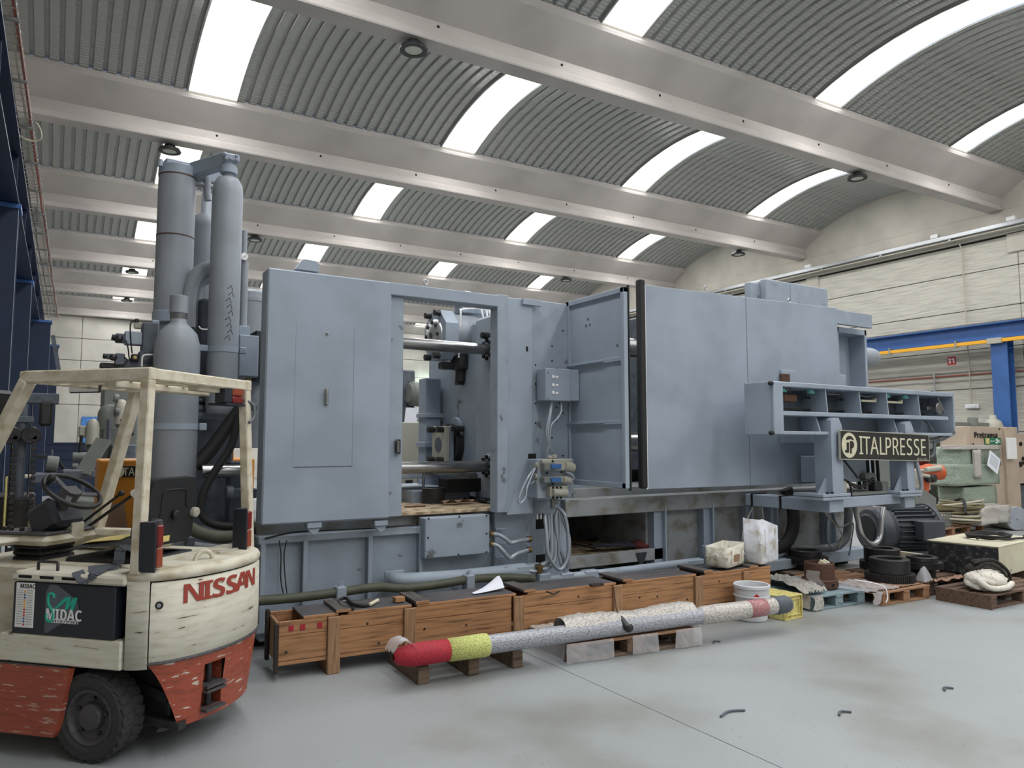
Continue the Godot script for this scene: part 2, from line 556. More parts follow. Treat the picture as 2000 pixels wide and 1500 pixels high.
func hall():
	# floor: slabs with sawn joints, over a dark bed
	var st := B()
	bc(st, V(-6, -0.4, -37), V(19.5, -0.06, 14.5))
	var fl := struct("floor", st, M.dark_gap, "pale grey concrete floor of the hall with sawn joints and stains")
	var xs := [-5.0, -1.8, 3.2, 8.2, 13.2, 18.4]
	var zs := [13.0, 7.2, 2.0, -8.6, -13.9, -19.2, -24.6, -30.0, -35.7]
	for i in xs.size() - 1:
		for k in zs.size() - 1:
			st = B()
			bc(st, V(xs[i] + 0.003, -0.06, zs[k + 1] + 0.003), V(xs[i + 1] - 0.003, 0, zs[k] - 0.003))
			obj("floor_slab", st, M.floor_concrete, fl)
	# right wall: backing with precast panels before it
	st = B()
	bc(st, V(XR + 0.03, 0, -36), V(XR + 0.35, 8.35, 13.4))
	var w := struct("wall_right", st, M.dark_gap, "right wall of long pale precast concrete panels")
	var ys := [0.0, 0.95, 1.9, 2.93, 3.86, 4.8, 5.7, 6.41]
	var zr := [13.0, 8.0, 2.7, -2.6, -7.92, -13.25, -18.6, -24.0, -29.4, -35.7]
	for i in ys.size() - 1:
		for k in zr.size() - 1:
			st = B()
			bc(st, V(XR, ys[i] + 0.008, zr[k + 1] + 0.006), V(XR + 0.06, ys[i + 1] - 0.008, zr[k] - 0.006), 0.008)
			obj("wall_panel", st, M.concrete_panel, w)
	st = B()
	bc(st, V(XR - 0.1, 6.45, -35.7), V(XR + 0.05, 7.0, 13.0), 0.01)
	bc(st, V(XR - 0.06, 7.01, -35.7), V(XR + 0.05, 8.3, 13.0))
	obj("wall_head", st, M.plaster, w)
	for z in zr.slice(1, 9):
		st = B()
		bc(st, V(XR - 0.05, 6.0, z - 0.2), V(XR + 0.02, 6.43, z + 0.2), 0.01)
		obj("corbel", st, M.plaster, w)
	# back wall
	st = B()
	bc(st, V(-5.4, 0, ZB - 0.4), V(18.8, 8.35, ZB - 0.03))
	w = struct("wall_back", st, M.dark_gap, "far back wall of pale concrete panels")
	var yb := [0.0, 1.6, 3.25, 4.15, 5.12, 6.05, 7.0, 8.3]
	var xb := [-5.0, 0.6, 5.4, 10.9, 16.8, 18.4]
	for i in yb.size() - 1:
		for k in xb.size() - 1:
			st = B()
			bc(st, V(xb[k] + 0.008, yb[i] + 0.01, ZB - 0.06), V(xb[k + 1] - 0.008, yb[i + 1] - 0.01, ZB), 0.01)
			obj("wall_panel", st, M.back_panel, w)
	# left wall, well behind the columns, and the wall behind the camera
	st = B()
	bc(st, V(-5.4, 0, -36), V(-5.0, 6.6, 13.4))
	struct("wall_left", st, M.back_panel, "plain pale wall of the aisle beyond the blue columns")
	st = B()
	bc(st, V(-5.4, 0, 13.0), V(18.8, 8.35, 13.4))
	struct("wall_front", st, M.back_panel, "plain pale end wall behind the viewer")
	# low roof of the side aisle and the long edge girder that carries the beams
	st = B()
	bc(st, V(-5.4, 6.5, -36), V(-1.05, 6.7, 13.4))
	struct("ceiling_side", st, M.plaster, "flat concrete roof of the side aisle")
	st = B()
	bar(st, V(-1.25, 7.35, 13.2), V(-1.1, 7.35, -35.9), 0.3, 1.9)
	struct("wall_left_girder", st, M.concrete_beam, "long concrete edge girder above the blue columns")


func beam_z(k: int, x: float) -> float:
	return BEAMS[k] + SLANT * x


func roof():
	var ceiling := Node3D.new()
	ceiling.name = "ceiling"
	add_child(ceiling)
	tag(ceiling, "vaulted roof of corrugated steel sheets between concrete beams", "", "", "structure")
	# precast beams with a flared head
	var prof := [[0.0, 7.66], [0.0, 7.72], [-0.06, 7.72], [-0.06, 7.82], [-0.85, 7.82], [-0.85, 7.68], [-0.8, 7.55], [-0.8, 7.0], [-0.51, 7.0], [-0.5, 7.02], [-0.5, 7.11], [-0.54, 7.15], [-0.54, 7.3], [-0.03, 7.62]]
	var ords := {4: "first concrete roof beam overhead, nearest and crossing the top of the photo", 5: "second concrete roof beam, above the middle of the machine", 6: "third concrete roof beam, behind the tall gas bottles", 7: "fourth concrete roof beam from the viewer", 8: "fifth concrete roof beam from the viewer", 9: "sixth concrete roof beam, against the back wall"}
	for k in BEAMS.size():
		var st := B()
		var n := prof.size()
		for i in n:
			var a: Array = prof[i]
			var b: Array = prof[(i + 1) % n]
			var x0 := -1.0
			quad(st, V(x0, a[1], beam_z(k, x0) + a[0]), V(x0, b[1], beam_z(k, x0) + b[0]), V(XR, b[1], beam_z(k, XR) + b[0]), V(XR, a[1], beam_z(k, XR) + a[0]))
		var be := struct("roof_beam", st, M.concrete_beam, ords.get(k, "concrete roof beam behind the viewer"))
		if k >= 4 and k <= 7:          # small tie holes in the web
			st = B()
			for x in [2.2, 4.1, 6.1, 8.0, 9.9, 11.9, 14.0, 16.2]:
				cyl(st, V(x, 7.235, beam_z(k, x) - 0.55), V(x, 7.235, beam_z(k, x) - 0.537), 0.022, 8)
			obj("tie_hole", st, M.hole, be)
	# vaults: sheets between skylight strips
	var strips := [[1.62, 2.44], [6.41, 7.19], [11.08, 11.84], [15.3, 15.96]]
	var nw := 0
	for k in BEAMS.size() - 1:
		var x0 := -1.0
		for i in strips.size() + 1:
			var x1: float = strips[i][0] if i < strips.size() else XR
			var st := B()
			vault(st, k, x0, x1)
			obj("roof_sheet", st, M.roof_sheet, ceiling)
			if i < strips.size():
				skylight(k, strips[i][0], strips[i][1], nw)
				nw += 1
				x0 = strips[i][1]
	lamps()


# point of the vault over bay k at x; t runs from the far edge (0) to the near one (1)
func vault_at(k: int, x: float, t: float, lift: float) -> Vector3:
	var za := beam_z(k + 1, x) - 0.02
	var zb := beam_z(k, x) - 0.86
	var half := (zb - za) * 0.5
	var rise := 0.44
	var r := (half * half + rise * rise) / (2.0 * rise)
	var a := asin(half / r) * (2.0 * t - 1.0)
	return V(x, 7.72 + rise - r + (r + lift) * cos(a), (za + zb) * 0.5 + (r + lift) * sin(a))


func vault(st: SurfaceTool, k: int, x0: float, x1: float):
	var n := maxi(1, int(round((x1 - x0) / 0.2)))
	var p := (x1 - x0) / n
	var line := []
	for i in n:
		var x := x0 + i * p
		line.append_array([[x, 0.0], [x + p * 0.6, 0.0], [x + p * 0.68, 0.045], [x + p * 0.92, 0.045]])
	line.append([x1, 0.0])
	var seg := 14 if k >= 3 else 8
	for i in line.size() - 1:
		st.set_smooth_group(1 + i % 8)
		for s in seg:
			var t0 := float(s) / seg
			var t1 := float(s + 1) / seg
			quad(st, vault_at(k, line[i][0], t0, line[i][1]), vault_at(k, line[i][0], t1, line[i][1]), vault_at(k, line[i + 1][0], t1, line[i + 1][1]), vault_at(k, line[i + 1][0], t0, line[i + 1][1]))
	st.set_smooth_group(-1)


func skylight(k: int, x0: float, x1: float, n: int):
	var st := B()
	st.set_smooth_group(1)
	for s in 16:
		quad(st, vault_at(k, x0, s / 16.0, 0.02), vault_at(k, x0, (s + 1) / 16.0, 0.02), vault_at(k, x1, (s + 1) / 16.0, 0.02), vault_at(k, x1, s / 16.0, 0.02))
	var bay := ["front end", "third bay behind the viewer", "bay behind the viewer", "bay over the viewer", "first vault, nearest", "second vault", "third vault", "fourth vault", "last vault"][k] as String
	var w := struct("window_%d" % (n + 1), st, M.skylight, "bright skylight strip in the %s, number %d from the left" % [bay, n % 4 + 1])
	st = B()
	for s in 12:
		for x in [x0, x1]:
			bar(st, vault_at(k, x, s / 12.0, -0.012), vault_at(k, x, (s + 1) / 12.0, -0.012), 0.03, 0.02, Vector3.UP)
	obj("flashing", st, M.galvanised, w)
	for s in 3:
		var a := vault_at(k, (x0 + x1) * 0.5, s / 3.0 + 0.01, 0.0)
		var b := vault_at(k, (x0 + x1) * 0.5, (s + 1) / 3.0 - 0.01, 0.0)
		var l := AreaLight3D.new()
		l.name = "skylight_glow"
		l.area_size = Vector2(x1 - x0 - 0.08, (b - a).length())
		l.light_energy = SKY_POWER * (x1 - x0) * (b - a).length()
		l.light_color = Color(0.985, 0.99, 1.0)
		l.area_range = 60.0
		l.shadow_enabled = true
		add_child(l, true)
		var f := (b - a).normalized()
		var up := f.cross(Vector3.RIGHT).normalized()
		if up.y < 0: up = -up
		l.global_transform = Transform3D(Basis(Vector3.RIGHT, up.cross(Vector3.RIGHT), up), (a + b) * 0.5 - up * 0.05)


const SKY_POWER := 4.0


func lamps():
	var proto: Node3D = null
	var at := [
		[V(3.796, 7.0, -8.675), "round black high bay lamp hanging under the nearest roof beam"],
		[V(1.457, 7.0, -14.1), "high bay lamp under the second beam, beside the skylight behind the tall bottle"],
		[V(13.225, 7.0, -8.45), "dark high bay lamp hanging before the right skylight"],
		[V(4.069, 7.0, -19.3), "small high bay lamp under the third beam, right of the pressure gauge"],
		[V(15.852, 7.0, -13.75), "high bay lamp near the right wall under the second beam"],
		[V(13.678, 7.0, -18.9), "high bay lamp before the skylight above the open door"],
		[V(1.664, 7.0, -25.0), "far high bay lamp under the fourth beam, left of the grey cylinder"],
		[V(1.875, 7.0, -30.2), "farthest high bay lamp, just above the valve blocks"]]
	for a in at:
		if proto == null:
			proto = thing("high_bay_lamp", a[1], "lamp", a[0], 0, "round lamps under the roof beams")
			var p: Vector3 = a[0]
			var st := B()
			lathe(st, p + V(0, -0.14, 0), Vector3.UP, [Vector2(0.115, 0.008), Vector2(0.12, 0), Vector2(0.185, 0), Vector2(0.19, 0.02), Vector2(0.17, 0.055), Vector2(0.1, 0.07), Vector2(0.09, 0.12), Vector2(0.0, 0.12)], 28)
			obj("housing", st, M.black_plastic, proto)
			st = B()
			cyl(st, p + V(0, -0.132, 0), p + V(0, -0.127, 0), 0.118, 24)
			obj("lens", st, M.lens, proto)
			st = B()
			cyl(st, p + V(0, -0.03, 0), p + V(0, 0.0, 0), 0.02, 8)
			obj("hanger", st, M.black_steel, proto)
		else:
			copy_of(proto, "high_bay_lamp", a[0], 0, a[1])


# ---------- left: blue crane runway and cable tray ----------
func left_side():
	var edge := [V(-0.6, 0, -11.5), V(-0.6, 0, -16.85), V(-0.333, 4.617, -22.2), V(-0.176, 4.36, -27.6)]
	var names := ["nearest blue steel column at the left edge", "second blue steel column along the left side", "third blue steel column along the left side, before the pale wall", "farthest blue steel column at the left, beside the blue poster"]
	var r := thing("crane_runway", "dark blue steel crane runway beam along the left side of the hall", "crane beam", V(-0.9, 0, -12))
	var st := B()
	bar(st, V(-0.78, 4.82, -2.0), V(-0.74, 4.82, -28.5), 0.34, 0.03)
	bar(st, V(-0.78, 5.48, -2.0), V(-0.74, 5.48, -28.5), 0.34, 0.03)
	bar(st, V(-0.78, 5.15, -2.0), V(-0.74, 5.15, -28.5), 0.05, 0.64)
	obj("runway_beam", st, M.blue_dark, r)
	st = B()
	bar(st, V(-0.78, 5.53, -2.0), V(-0.74, 5.53, -28.5), 0.06, 0.06)
	obj("rail", st, M.steel_dull, r)
	for z in [-5.0, -8.2, -11.5, -14.2, -16.85, -19.5, -22.2]:
		st = B()
		bc(st, V(-0.93, 4.83, z - 0.01), V(-0.63, 5.47, z + 0.01))
		obj("stiffener", st, M.blue_dark, r)
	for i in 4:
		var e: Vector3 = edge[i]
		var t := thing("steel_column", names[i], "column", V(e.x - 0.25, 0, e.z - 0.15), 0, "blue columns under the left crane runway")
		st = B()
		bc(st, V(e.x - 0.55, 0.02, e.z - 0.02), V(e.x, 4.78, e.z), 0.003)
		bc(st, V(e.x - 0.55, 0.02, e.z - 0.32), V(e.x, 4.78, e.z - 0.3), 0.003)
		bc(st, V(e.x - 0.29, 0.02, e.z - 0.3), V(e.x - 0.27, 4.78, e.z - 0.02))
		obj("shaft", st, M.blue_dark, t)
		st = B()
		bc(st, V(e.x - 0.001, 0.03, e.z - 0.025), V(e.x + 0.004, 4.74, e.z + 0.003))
		obj("edge_highlight", st, M.grey_paint, t)  # painted highlight: pale strip for the light caught along the flange edge
		st = B()
		bc(st, V(e.x - 0.6, 4.74, e.z - 0.36), V(e.x + 0.03, 4.8, e.z + 0.04), 0.004)
		obj("cap_plate", st, M.blue_paint, t)
		st = B()
		bc(st, V(e.x - 0.62, 0.0, e.z - 0.38), V(e.x + 0.06, 0.03, e.z + 0.06), 0.004)
		obj("base_plate", st, M.blue_paint, t)
	# brace from the third column
	var b := thing("steel_brace", "slanting dark steel brace beside the third blue column", "brace", V(-0.2, 0, -23))
	st = B()
	bar(st, V(-0.289, 4.521, -23), V(-0.094, 3.498, -23), 0.1, 0.1)
	bar(st, V(-0.289, 4.521, -23), V(V(-0.289, 4.521, -23).x, 0.0, -23), 0.06, 0.06)
	obj("strut", st, M.grey_dark, b)
	# cable tray of wire mesh with its cables
	var c := thing("cable_tray", "wire mesh cable tray full of cables running along the left girder", "cable tray", V(-0.7, 6.3, -14))
	var a0 := V(-0.62, 6.3, -5.0)
	var pts := [V(-0.64, 6.3, -5.0), V(-0.6, 6.3, -9.0), V(-0.548, 6.3, -12.5), V(-0.483, 6.3, -15.9), V(-0.42, 6.3, -20.5), V(-0.24, 6.3, -32.4)]
	var inn := [V(-0.86, 6.3, -5.0), V(-0.84, 6.3, -9.0), V(-0.815, 6.3, -12.6), V(-0.8, 6.3, -18.1), V(-0.7, 6.3, -24.0), V(-0.567, 6.3, -32.6)]
	st = B()
	for l in [pts, inn]:
		tube(st, l, 0.006, 5)
		tube(st, l.map(func(v): return v + V(0, 0.07, 0)), 0.006, 5)
	obj("side_wire", st, M.galvanised, c)
	st = B()
	for i in 130:
		var z := -5.2 - i * 0.21
		var o := along(pts, z)
		var n := along(inn, z)
		tube(st, [n + V(0, 0.07, 0), n, o, o + V(0, 0.07, 0)], 0.005, 4)
	var cr := obj("cross_wire", st, M.galvanised, c)
	cr.set_meta("kind", "stuff")
	for k in 4:
		st = B()
		var f: float = [0.12, 0.35, 0.72, 0.92][k]
		var line := []
		for i in 28:
			var z := -5.0 - i * 1.0
			line.append(along(inn, z).lerp(along(pts, z), f + rng.randf_range(-0.04, 0.04)) + V(0, 0.03, 0))
		tube(st, line, [0.02, 0.014, 0.016, 0.02][k], 6)
		obj("cable", st, [M.pale_cable, M.black_rubber, M.pale_cable, M.copper_cable][k], c)
	for i in 16:
		st = B()
		var z := -6.2 - i * 1.6
		bar(st, V(-0.9, 6.27, z), along(pts, z) + V(0.02, -0.03, 0), 0.05, 0.03)
		obj("bracket", st, M.galvanised, c)
	# hanging loop of cable
	st = B()
	tube(st, smooth([V(-0.75, 6.25, -12.9), V(-0.6, 6.22, -13.0), V(-0.46, 6.26, -13.0), V(-0.45, 6.36, -12.9), V(-0.5, 6.4, -12.7)]), 0.016, 6)
	obj("cable_loop", st, M.pale_cable, c)
	# barrier panels low behind the columns
	var g_ := thing("mesh_fence", "low dark blue mesh fence panels below the blue poster", "fence", V(0.6, 0, -26))
	var z := -26.0
	for k in 4:
		var xa: float = -0.6 + k * 1.1
		st = B()
		for q in [[V(xa, 0.05, z), V(xa, 1.66, z)], [V(xa + 1.05, 0.05, z), V(xa + 1.05, 1.66, z)], [V(xa, 1.64, z), V(xa + 1.05, 1.64, z)], [V(xa, 0.1, z), V(xa + 1.05, 0.1, z)]]:
			bar(st, q[0], q[1], 0.05, 0.05, Vector3.BACK)
		for i in 5:
			bar(st, V(xa, 0.35 + i * 0.27, z), V(xa + 1.05, 0.35 + i * 0.27, z), 0.02, 0.02, Vector3.BACK)
		bc(st, V(xa + 0.02, 0.12, z - 0.02), V(xa + 1.03, 1.62, z - 0.012))
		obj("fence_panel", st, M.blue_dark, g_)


func along(line: Array, z: float) -> Vector3:
	for i in line.size() - 1:
		if z <= line[i].z and z >= line[i + 1].z:
			return (line[i] as Vector3).lerp(line[i + 1], (z - line[i].z) / (line[i + 1].z - line[i].z))
	return line[-1] if z < line[-1].z else line[0]


# ---------- right: blue runway, conduits, signs ----------
func right_side():
	var r := thing("crane_runway", "bright blue steel crane runway beam along the right wall", "crane beam", V(17.9, 0, -8))
	var st := B()
	bc(st, V(17.75, 4.32, -35), V(18.05, 4.35, 12.5), 0.004)
	bc(st, V(17.75, 3.98, -35), V(18.05, 4.01, 12.5), 0.004)
	bc(st, V(17.89, 4.01, -35), V(17.91, 4.32, 12.5))
	obj("runway_beam", st, M.blue_paint, r)
	st = B()
	bc(st, V(17.88, 4.35, -35), V(17.94, 4.4, 12.5), 0.004)
	obj("rail", st, M.steel_dull, r)
	st = B()
	bc(st, V(17.66, 3.885, -35), V(17.72, 3.965, 12.5), 0.006)
	var cb := obj("conductor_bar", st, M.yellow_paint, r)
	for z in [-7.2, -9.0, -10.6, -12.4]:
		st = B()
		bc(st, V(17.65, 3.87, z - 0.02), V(17.76, 4.02, z + 0.02), 0.003)
		obj("bar_clip", st, M.galvanised, r)
	st = B()
	bc(st, V(17.64, 3.86, -8.32), V(17.73, 3.985, -8.02), 0.005)
	obj("joint_cover", st, M.cabinet_pale, cb)
	var zc := [-8.13, -13.5, -18.9, -24.3, -29.7]
	var nm := ["bright blue steel column behind the pinkish cabinet", "blue steel column of the right runway hidden behind the machine", "third blue column of the right runway", "fourth blue column of the right runway", "last blue column of the right runway"]
	for i in zc.size():
		var z: float = zc[i]
		var t := thing("steel_column", nm[i], "column", V(17.9, 0, z), 0, "blue columns under the right crane runway")
		st = B()
		bc(st, V(17.76, 0.02, z - 0.17), V(17.785, 3.97, z + 0.17), 0.003)
		bc(st, V(18.04, 0.02, z - 0.17), V(18.065, 3.97, z + 0.17), 0.003)
		bc(st, V(17.785, 0.02, z - 0.01), V(18.04, 3.97, z + 0.01))
		obj("shaft", st, M.blue_paint, t)
		st = B()
		bc(st, V(17.7, 0.0, z - 0.22), V(18.12, 0.03, z + 0.22), 0.003)
		obj("base_plate", st, M.blue_paint, t)
	# tray under the beam ends
	var c := thing("cable_tray", "long metal cable trunking on brackets along the top of the right wall", "cable tray", V(18.2, 6.6, -10))
	st = B()
	bc(st, V(18.1, 6.56, -34), V(18.16, 6.66, 12), 0.004)
	bc(st, V(18.1, 6.56, -34), V(18.285, 6.575, 12), 0.002)
	obj("trunking", st, M.zinc, c)
	for i in 16:
		st = B()
		var z := 3.0 - i * 1.75
		bar(st, V(18.1, 6.53, z), V(18.285, 6.53, z), 0.06, 0.05)
		obj("bracket", st, M.galvanised, c)
	st = B()
	bc(st, V(18.12, 6.5, -34), V(18.2, 6.525, 12))
	obj("lower_strip", st, M.pale_cable, c)
	for z in [-7.9, -9.6, -13.2]:
		st = B()
		bc(st, V(18.08, 6.66, z - 0.09), V(18.2, 6.76, z + 0.09), 0.008)
		obj("junction_box", st, M.bright_white, c)
	# conduits
	var zz := [[3.35, 0.012, M.galvanised, "thin dark steel conduit along the right wall, uppermost of three"], [3.27, 0.018, M.copper_cable, "brownish pipe along the right wall below the dark conduit"], [3.14, 0.009, M.galvanised, "thin steel conduit along the right wall, lowest of three"]]
	for q in zz:
		st = B()
		tube(st, [V(18.36, q[0], -14), V(18.36, q[0], 6)], q[1], 8)
		tag(obj("conduit", st, q[2]), q[3], "conduit")
	st = B()
	tube(st, [V(18.3, 3.4, -9.87), V(18.3, 1.9, -9.87)], 0.024, 8)
	tag(obj("downpipe", st, M.zinc), "short vertical zinc pipe on the right wall above the console", "pipe")
	st = B()
	tube(st, [V(18.26, 6.49, -9.1), V(18.26, 6.42, -9.1), V(18.32, 6.3, -9.08), V(18.32, 2.57, -9.04)], 0.014, 8)
	tag(obj("conduit", st, M.pale_cable), "long vertical conduit down the right wall to the emergency light", "conduit")
	var e := thing("emergency_light", "small white emergency light at the end of the vertical conduit", "light", V(18.36, 2.5, -9.04))
	st = B()
	bc(st, V(18.32, 2.46, -9.19), V(18.4, 2.56, -8.89), 0.01)
	obj("housing", st, M.bright_white, e)
	st = B()
	bc(st, V(18.305, 2.475, -9.15), V(18.32, 2.545, -8.93), 0.004)
	obj("diffuser", st, M.white_plastic, e)
	var s := thing("fire_sign", "small red square fire hose sign on the right wall", "sign", V(18.39, 3.64, -9.48))
	st = B()
	bc(st, V(18.385, 3.545, -9.575), V(18.398, 3.735, -9.385), 0.002)
	obj("board", st, M.sign_red, s)
	st = B()
	bc(st, V(18.38, 3.66, -9.55), V(18.386, 3.7, -9.49)); bc(st, V(18.38, 3.58, -9.54), V(18.386, 3.65, -9.5))
	bc(st, V(18.38, 3.66, -9.47), V(18.386, 3.7, -9.41)); bc(st, V(18.38, 3.58, -9.44), V(18.386, 3.65, -9.41)); bc(st, V(18.38, 3.62, -9.48), V(18.386, 3.64, -9.45))
	obj("pictogram", st, M.bright_white, s)


# ---------- far end ----------
func back_side():
	var p := thing("poster", "bright blue plastic sheet hanging on the far back wall at the left", "sheet", V(1.5, 2, ZB + 0.03))
	var st := B()
	sheet(st, 10, 8, func(u, v): return V(0.72 + u * 1.55, 2.75 - v * 2.3, ZB + 0.06 + 0.03 * sin(u * 17.0 + v * 5.0)))
	sheet(st, 10, 8, func(u, v): return V(2.27 - u * 1.55, 2.75 - v * 2.3, ZB + 0.05 + 0.03 * sin((1.0 - u) * 17.0 + v * 5.0)))
	obj("sheet", st, M.poster_blue, p)
	var l := thing("wall_lamp", "glowing oval lamp on the far back wall seen through the machine", "lamp", V(16.58, 4.63, ZB + 0.2))
	st = B()
	lathe(st, V(16.58, 4.63, ZB + 0.08), Vector3.BACK, [Vector2(0.0, 0.16), Vector2(0.1, 0.14), Vector2(0.17, 0.08), Vector2(0.19, 0.0), Vector2(0, 0)], 20, true)
	obj("lamp_bulb", st, M.lit, l)
	st = B()
	cyl(st, V(16.58, 4.63, ZB), V(16.58, 4.63, ZB + 0.08), 0.22, 20, 0.01)
	obj("lamp_base", st, M.bright_white, l)
	var o := OmniLight3D.new()
	o.name = "wall_lamp_light"
	o.position = V(16.58, 4.63, ZB + 0.3)
	o.light_color = Color(0.85, 1.0, 0.95)
	o.light_energy = 1.2
	o.light_size = 0.15
	o.omni_range = 20.0
	o.omni_attenuation = 2.0
	o.shadow_enabled = true
	add_child(o)

# ---------- the casting machine ----------
func bolts(st: SurfaceTool, pts: Array, r: float, depth: float, axis := Vector3.BACK):
	for p in pts: cyl(st, p - axis * 0.002, p + axis * depth, r, 8)


func ring_eye(name_: String, p: Vector3, r: float, m: Material, parent: Node):
	var st := B()
	tube(st, circle(p, r, V(0.3, 0, 1), 16), r * 0.3, 8, true)
	cyl(st, p - V(0, r * 1.5, 0), p - V(0, r * 0.8, 0), r * 0.45, 8)
	obj(name_, st, m, parent)


func machine():
	var m := thing("casting_machine", "huge blue-grey casting machine filling the middle of the hall, its door open", "machine", V(5.2, 0, -7.0))
	machine_base(m)
	machine_left(m)
	machine_inside(m)
	machine_door(m)
	machine_right(m)
	valve_block(m)


func machine_base(m: Node3D):
	var st := B()
	bc(st, V(1.42, 0.06, -9.0), V(4.44, 0.88, -6.17), 0.01)
	var base := obj("base_frame", st, M.grey_worn, m)
	st = B()
	bc(st, V(1.3, 0.0, -8.9), V(9.3, 0.07, -6.3))
	obj("foundation", st, M.dark_gap, base)
	st = B()
	bc(st, V(1.38, 0.84, -6.4), V(2.86, 0.9, -6.1), 0.006)
	bc(st, V(1.38, 0.14, -6.2), V(4.46, 0.22, -6.1), 0.006)
	obj("flange", st, M.grey_worn, base)
	for x in [1.42, 1.76, 2.32, 2.8]:
		st = B()
		bc(st, V(x - 0.02, 0.2, -6.17), V(x + 0.02, 0.85, -6.1), 0.004)
		obj("rib", st, M.grey_paint, base)
	# upper apron under the guard, behind the ledge
	st = B()
	bc(st, V(1.4, 0.88, -8.8), V(3.7, 1.0, -6.22), 0.006)
	obj("apron", st, M.grey_dirty, base)
	# cable along the ledge
	st = B()
	tube(st, smooth([V(1.427, 0.888, -6.08), V(1.596, 0.918, -6.08), V(1.762, 0.928, -6.08), V(2.292, 0.917, -6.08), V(2.722, 0.922, -6.08)]), 0.008, 5)
	tube(st, smooth([V(1.541, 0.866, -6.1), V(1.56, 0.742, -6.1), V(1.561, 0.559, -6.1), V(1.597, 0.393, -6.1)]), 0.005, 5)
	tube(st, smooth([V(1.602, 0.862, -6.1), V(1.585, 0.74, -6.1), V(1.598, 0.556, -6.1), V(1.622, 0.391, -6.1)]), 0.005, 5)
	obj("sensor_cable", st, M.black_rubber, base)
	# terminal cover with its bolts
	st = B()
	bc(st, V(2.788, 0.627, -6), V(3.45, 0.983, -6)+V(0, 0, -0.15), 0.008)
	var cov := obj("terminal_cover", st, M.grey_worn, m)
	st = B()
	bolts(st, [V(2.82, 0.978, -6), V(3.127, 0.98, -6), V(3.411, 0.975, -6), V(2.816, 0.812, -6), V(3.412, 0.81, -6), V(2.813, 0.647, -6), V(3.119, 0.641, -6), V(3.412, 0.641, -6)], 0.009, 0.006)
	obj("bolt", st, M.black_steel, cov)
	# flexible conduits to the right of the cover
	for line in [[V(3.467, 0.802, -6), V(3.532, 0.791, -5.97), V(3.593, 0.752, -5.95), V(3.644, 0.715, -5.95), V(3.729, 0.724, -5.95), V(3.888, 0.726, -6)], [V(3.467, 0.708, -6), V(3.516, 0.694, -5.97), V(3.571, 0.635, -5.95), V(3.638, 0.574, -5.95), V(3.717, 0.61, -5.95), V(3.888, 0.624, -6)]]:
		st = B()
		tube(st, smooth(line, 5), 0.022, 10)
		var hz := obj("flexible_conduit", st, M.hose_silver, m)
		st = B()
		cyl(st, line[5] - V(0.03, 0, 0), line[5] + V(0.02, 0, 0), 0.03, 12, 0.004)
		cyl(st, line[0] - V(0.02, 0, 0), line[0] + V(0.02, 0, 0), 0.028, 12, 0.004)
		obj("gland", st, M.brass, hz)
	for y in [1034, 1062, 1090]:
		st = B()
		var p: Vector3 = {1034: V(3.54, 0.835, -6.05), 1062: V(3.574, 0.699, -6.05), 1090: V(3.541, 0.568, -6.05)}[y]
		tube(st, [p, p + V(0.12, 0, 0)], 0.009, 8)
		obj("rung", st, M.grey_paint, m)
	# plain plate between the cover and the hose bay
	st = B()
	bc(st, V(3.56, 0.2, -6.2), V(4.03, 1.02, -6.1), 0.006)
	obj("side_plate", st, M.grey_paint, m)
	st = B()
	bc(st, V(4.02, 0.2, -6.3), V(4.46, 1.3, -6.14), 0.004)
	var bay := obj("hose_bay", st, M.grey_paint, m)
	for q in [[V(4.055, 0.946, -6.135), V(4.152, 0.799, -6.135)], [V(4.054, 0.546, -6.135), V(4.169, 0.431, -6.135)], [V(4.411, 0.928, -6.135), V(4.455, 0.792, -6.135)]]:
		st = B()
		bc(st, q[0], q[1] + V(0, 0, 0.004))
		obj("opening", st, M.hole, bay)
	# open pocket with an oily floor
	st = B()
	bc(st, V(4.439, 0.377, -6.1), V(5.716, 0.502, -6.15), 0.005)
	bc(st, V(4.44, 0.06, -6.16), V(5.8, 0.3, -6.12))
	obj("sill", st, M.grey_dirty, m)
	st = B()
	bc(st, V(4.44, 0.42, -7.7), V(5.7, 0.475, -6.12), 0.004)
	obj("pocket_floor", st, M.oily_wood, m)
	st = B()
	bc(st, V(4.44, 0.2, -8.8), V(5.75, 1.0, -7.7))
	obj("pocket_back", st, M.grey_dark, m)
	st = B()
	bc(st, V(5.55, 0.2, -7.7), V(9.25, 1.0, -6.2), 0.004)
	obj("rear_plate", st, M.grey_dirty, m)
	# posts between the base panels
	for q in [[5.58, 5.72], [6.34, 6.46], [7.05, 7.13], [7.5, 7.58], [8.6, 8.72]]:
		st = B()
		bc(st, V(q[0], 0.2, -6.22), V(q[1], 0.95, -6.1), 0.004)
		bc(st, V(q[1] - 0.02, 0.2, -6.12), V(q[1] + 0.0, 0.95, -6.05), 0.002)
		obj("post", st, M.grey_paint, m)
	st = B()
	bc(st, V(5.6, 0.1, -6.25), V(9.35, 0.24, -6.02), 0.006)
	obj("foot_beam", st, M.grey_paint, m)
	# long bed beam
	st = B()
	bc(st, V(4.36, 0.9, -8.6), V(8.95, 1.08, -6.06), 0.008)
	obj("bed_beam", st, M.grey_dirty, m)
	st = B()
	bc(st, V(4.3, 1.06, -8.6), V(8.9, 1.17, -6.25), 0.006)
	obj("slideway", st, M.grey_dirty, m)
	# pipes at floor level
	st = B()
	bc(st, V(2.433, 0.44, -6.03), V(2.606, 0.545, -6.06), 0.006)
	tube(st, smooth([V(2.491, 0.486, -6), V(2.542, 0.479, -5.93), V(2.744, 0.473, -5.9), V(3.197, 0.462, -5.9), V(3.63, 0.464, -5.9), V(3.771, 0.465, -5.9)], 5), 0.062, 16)
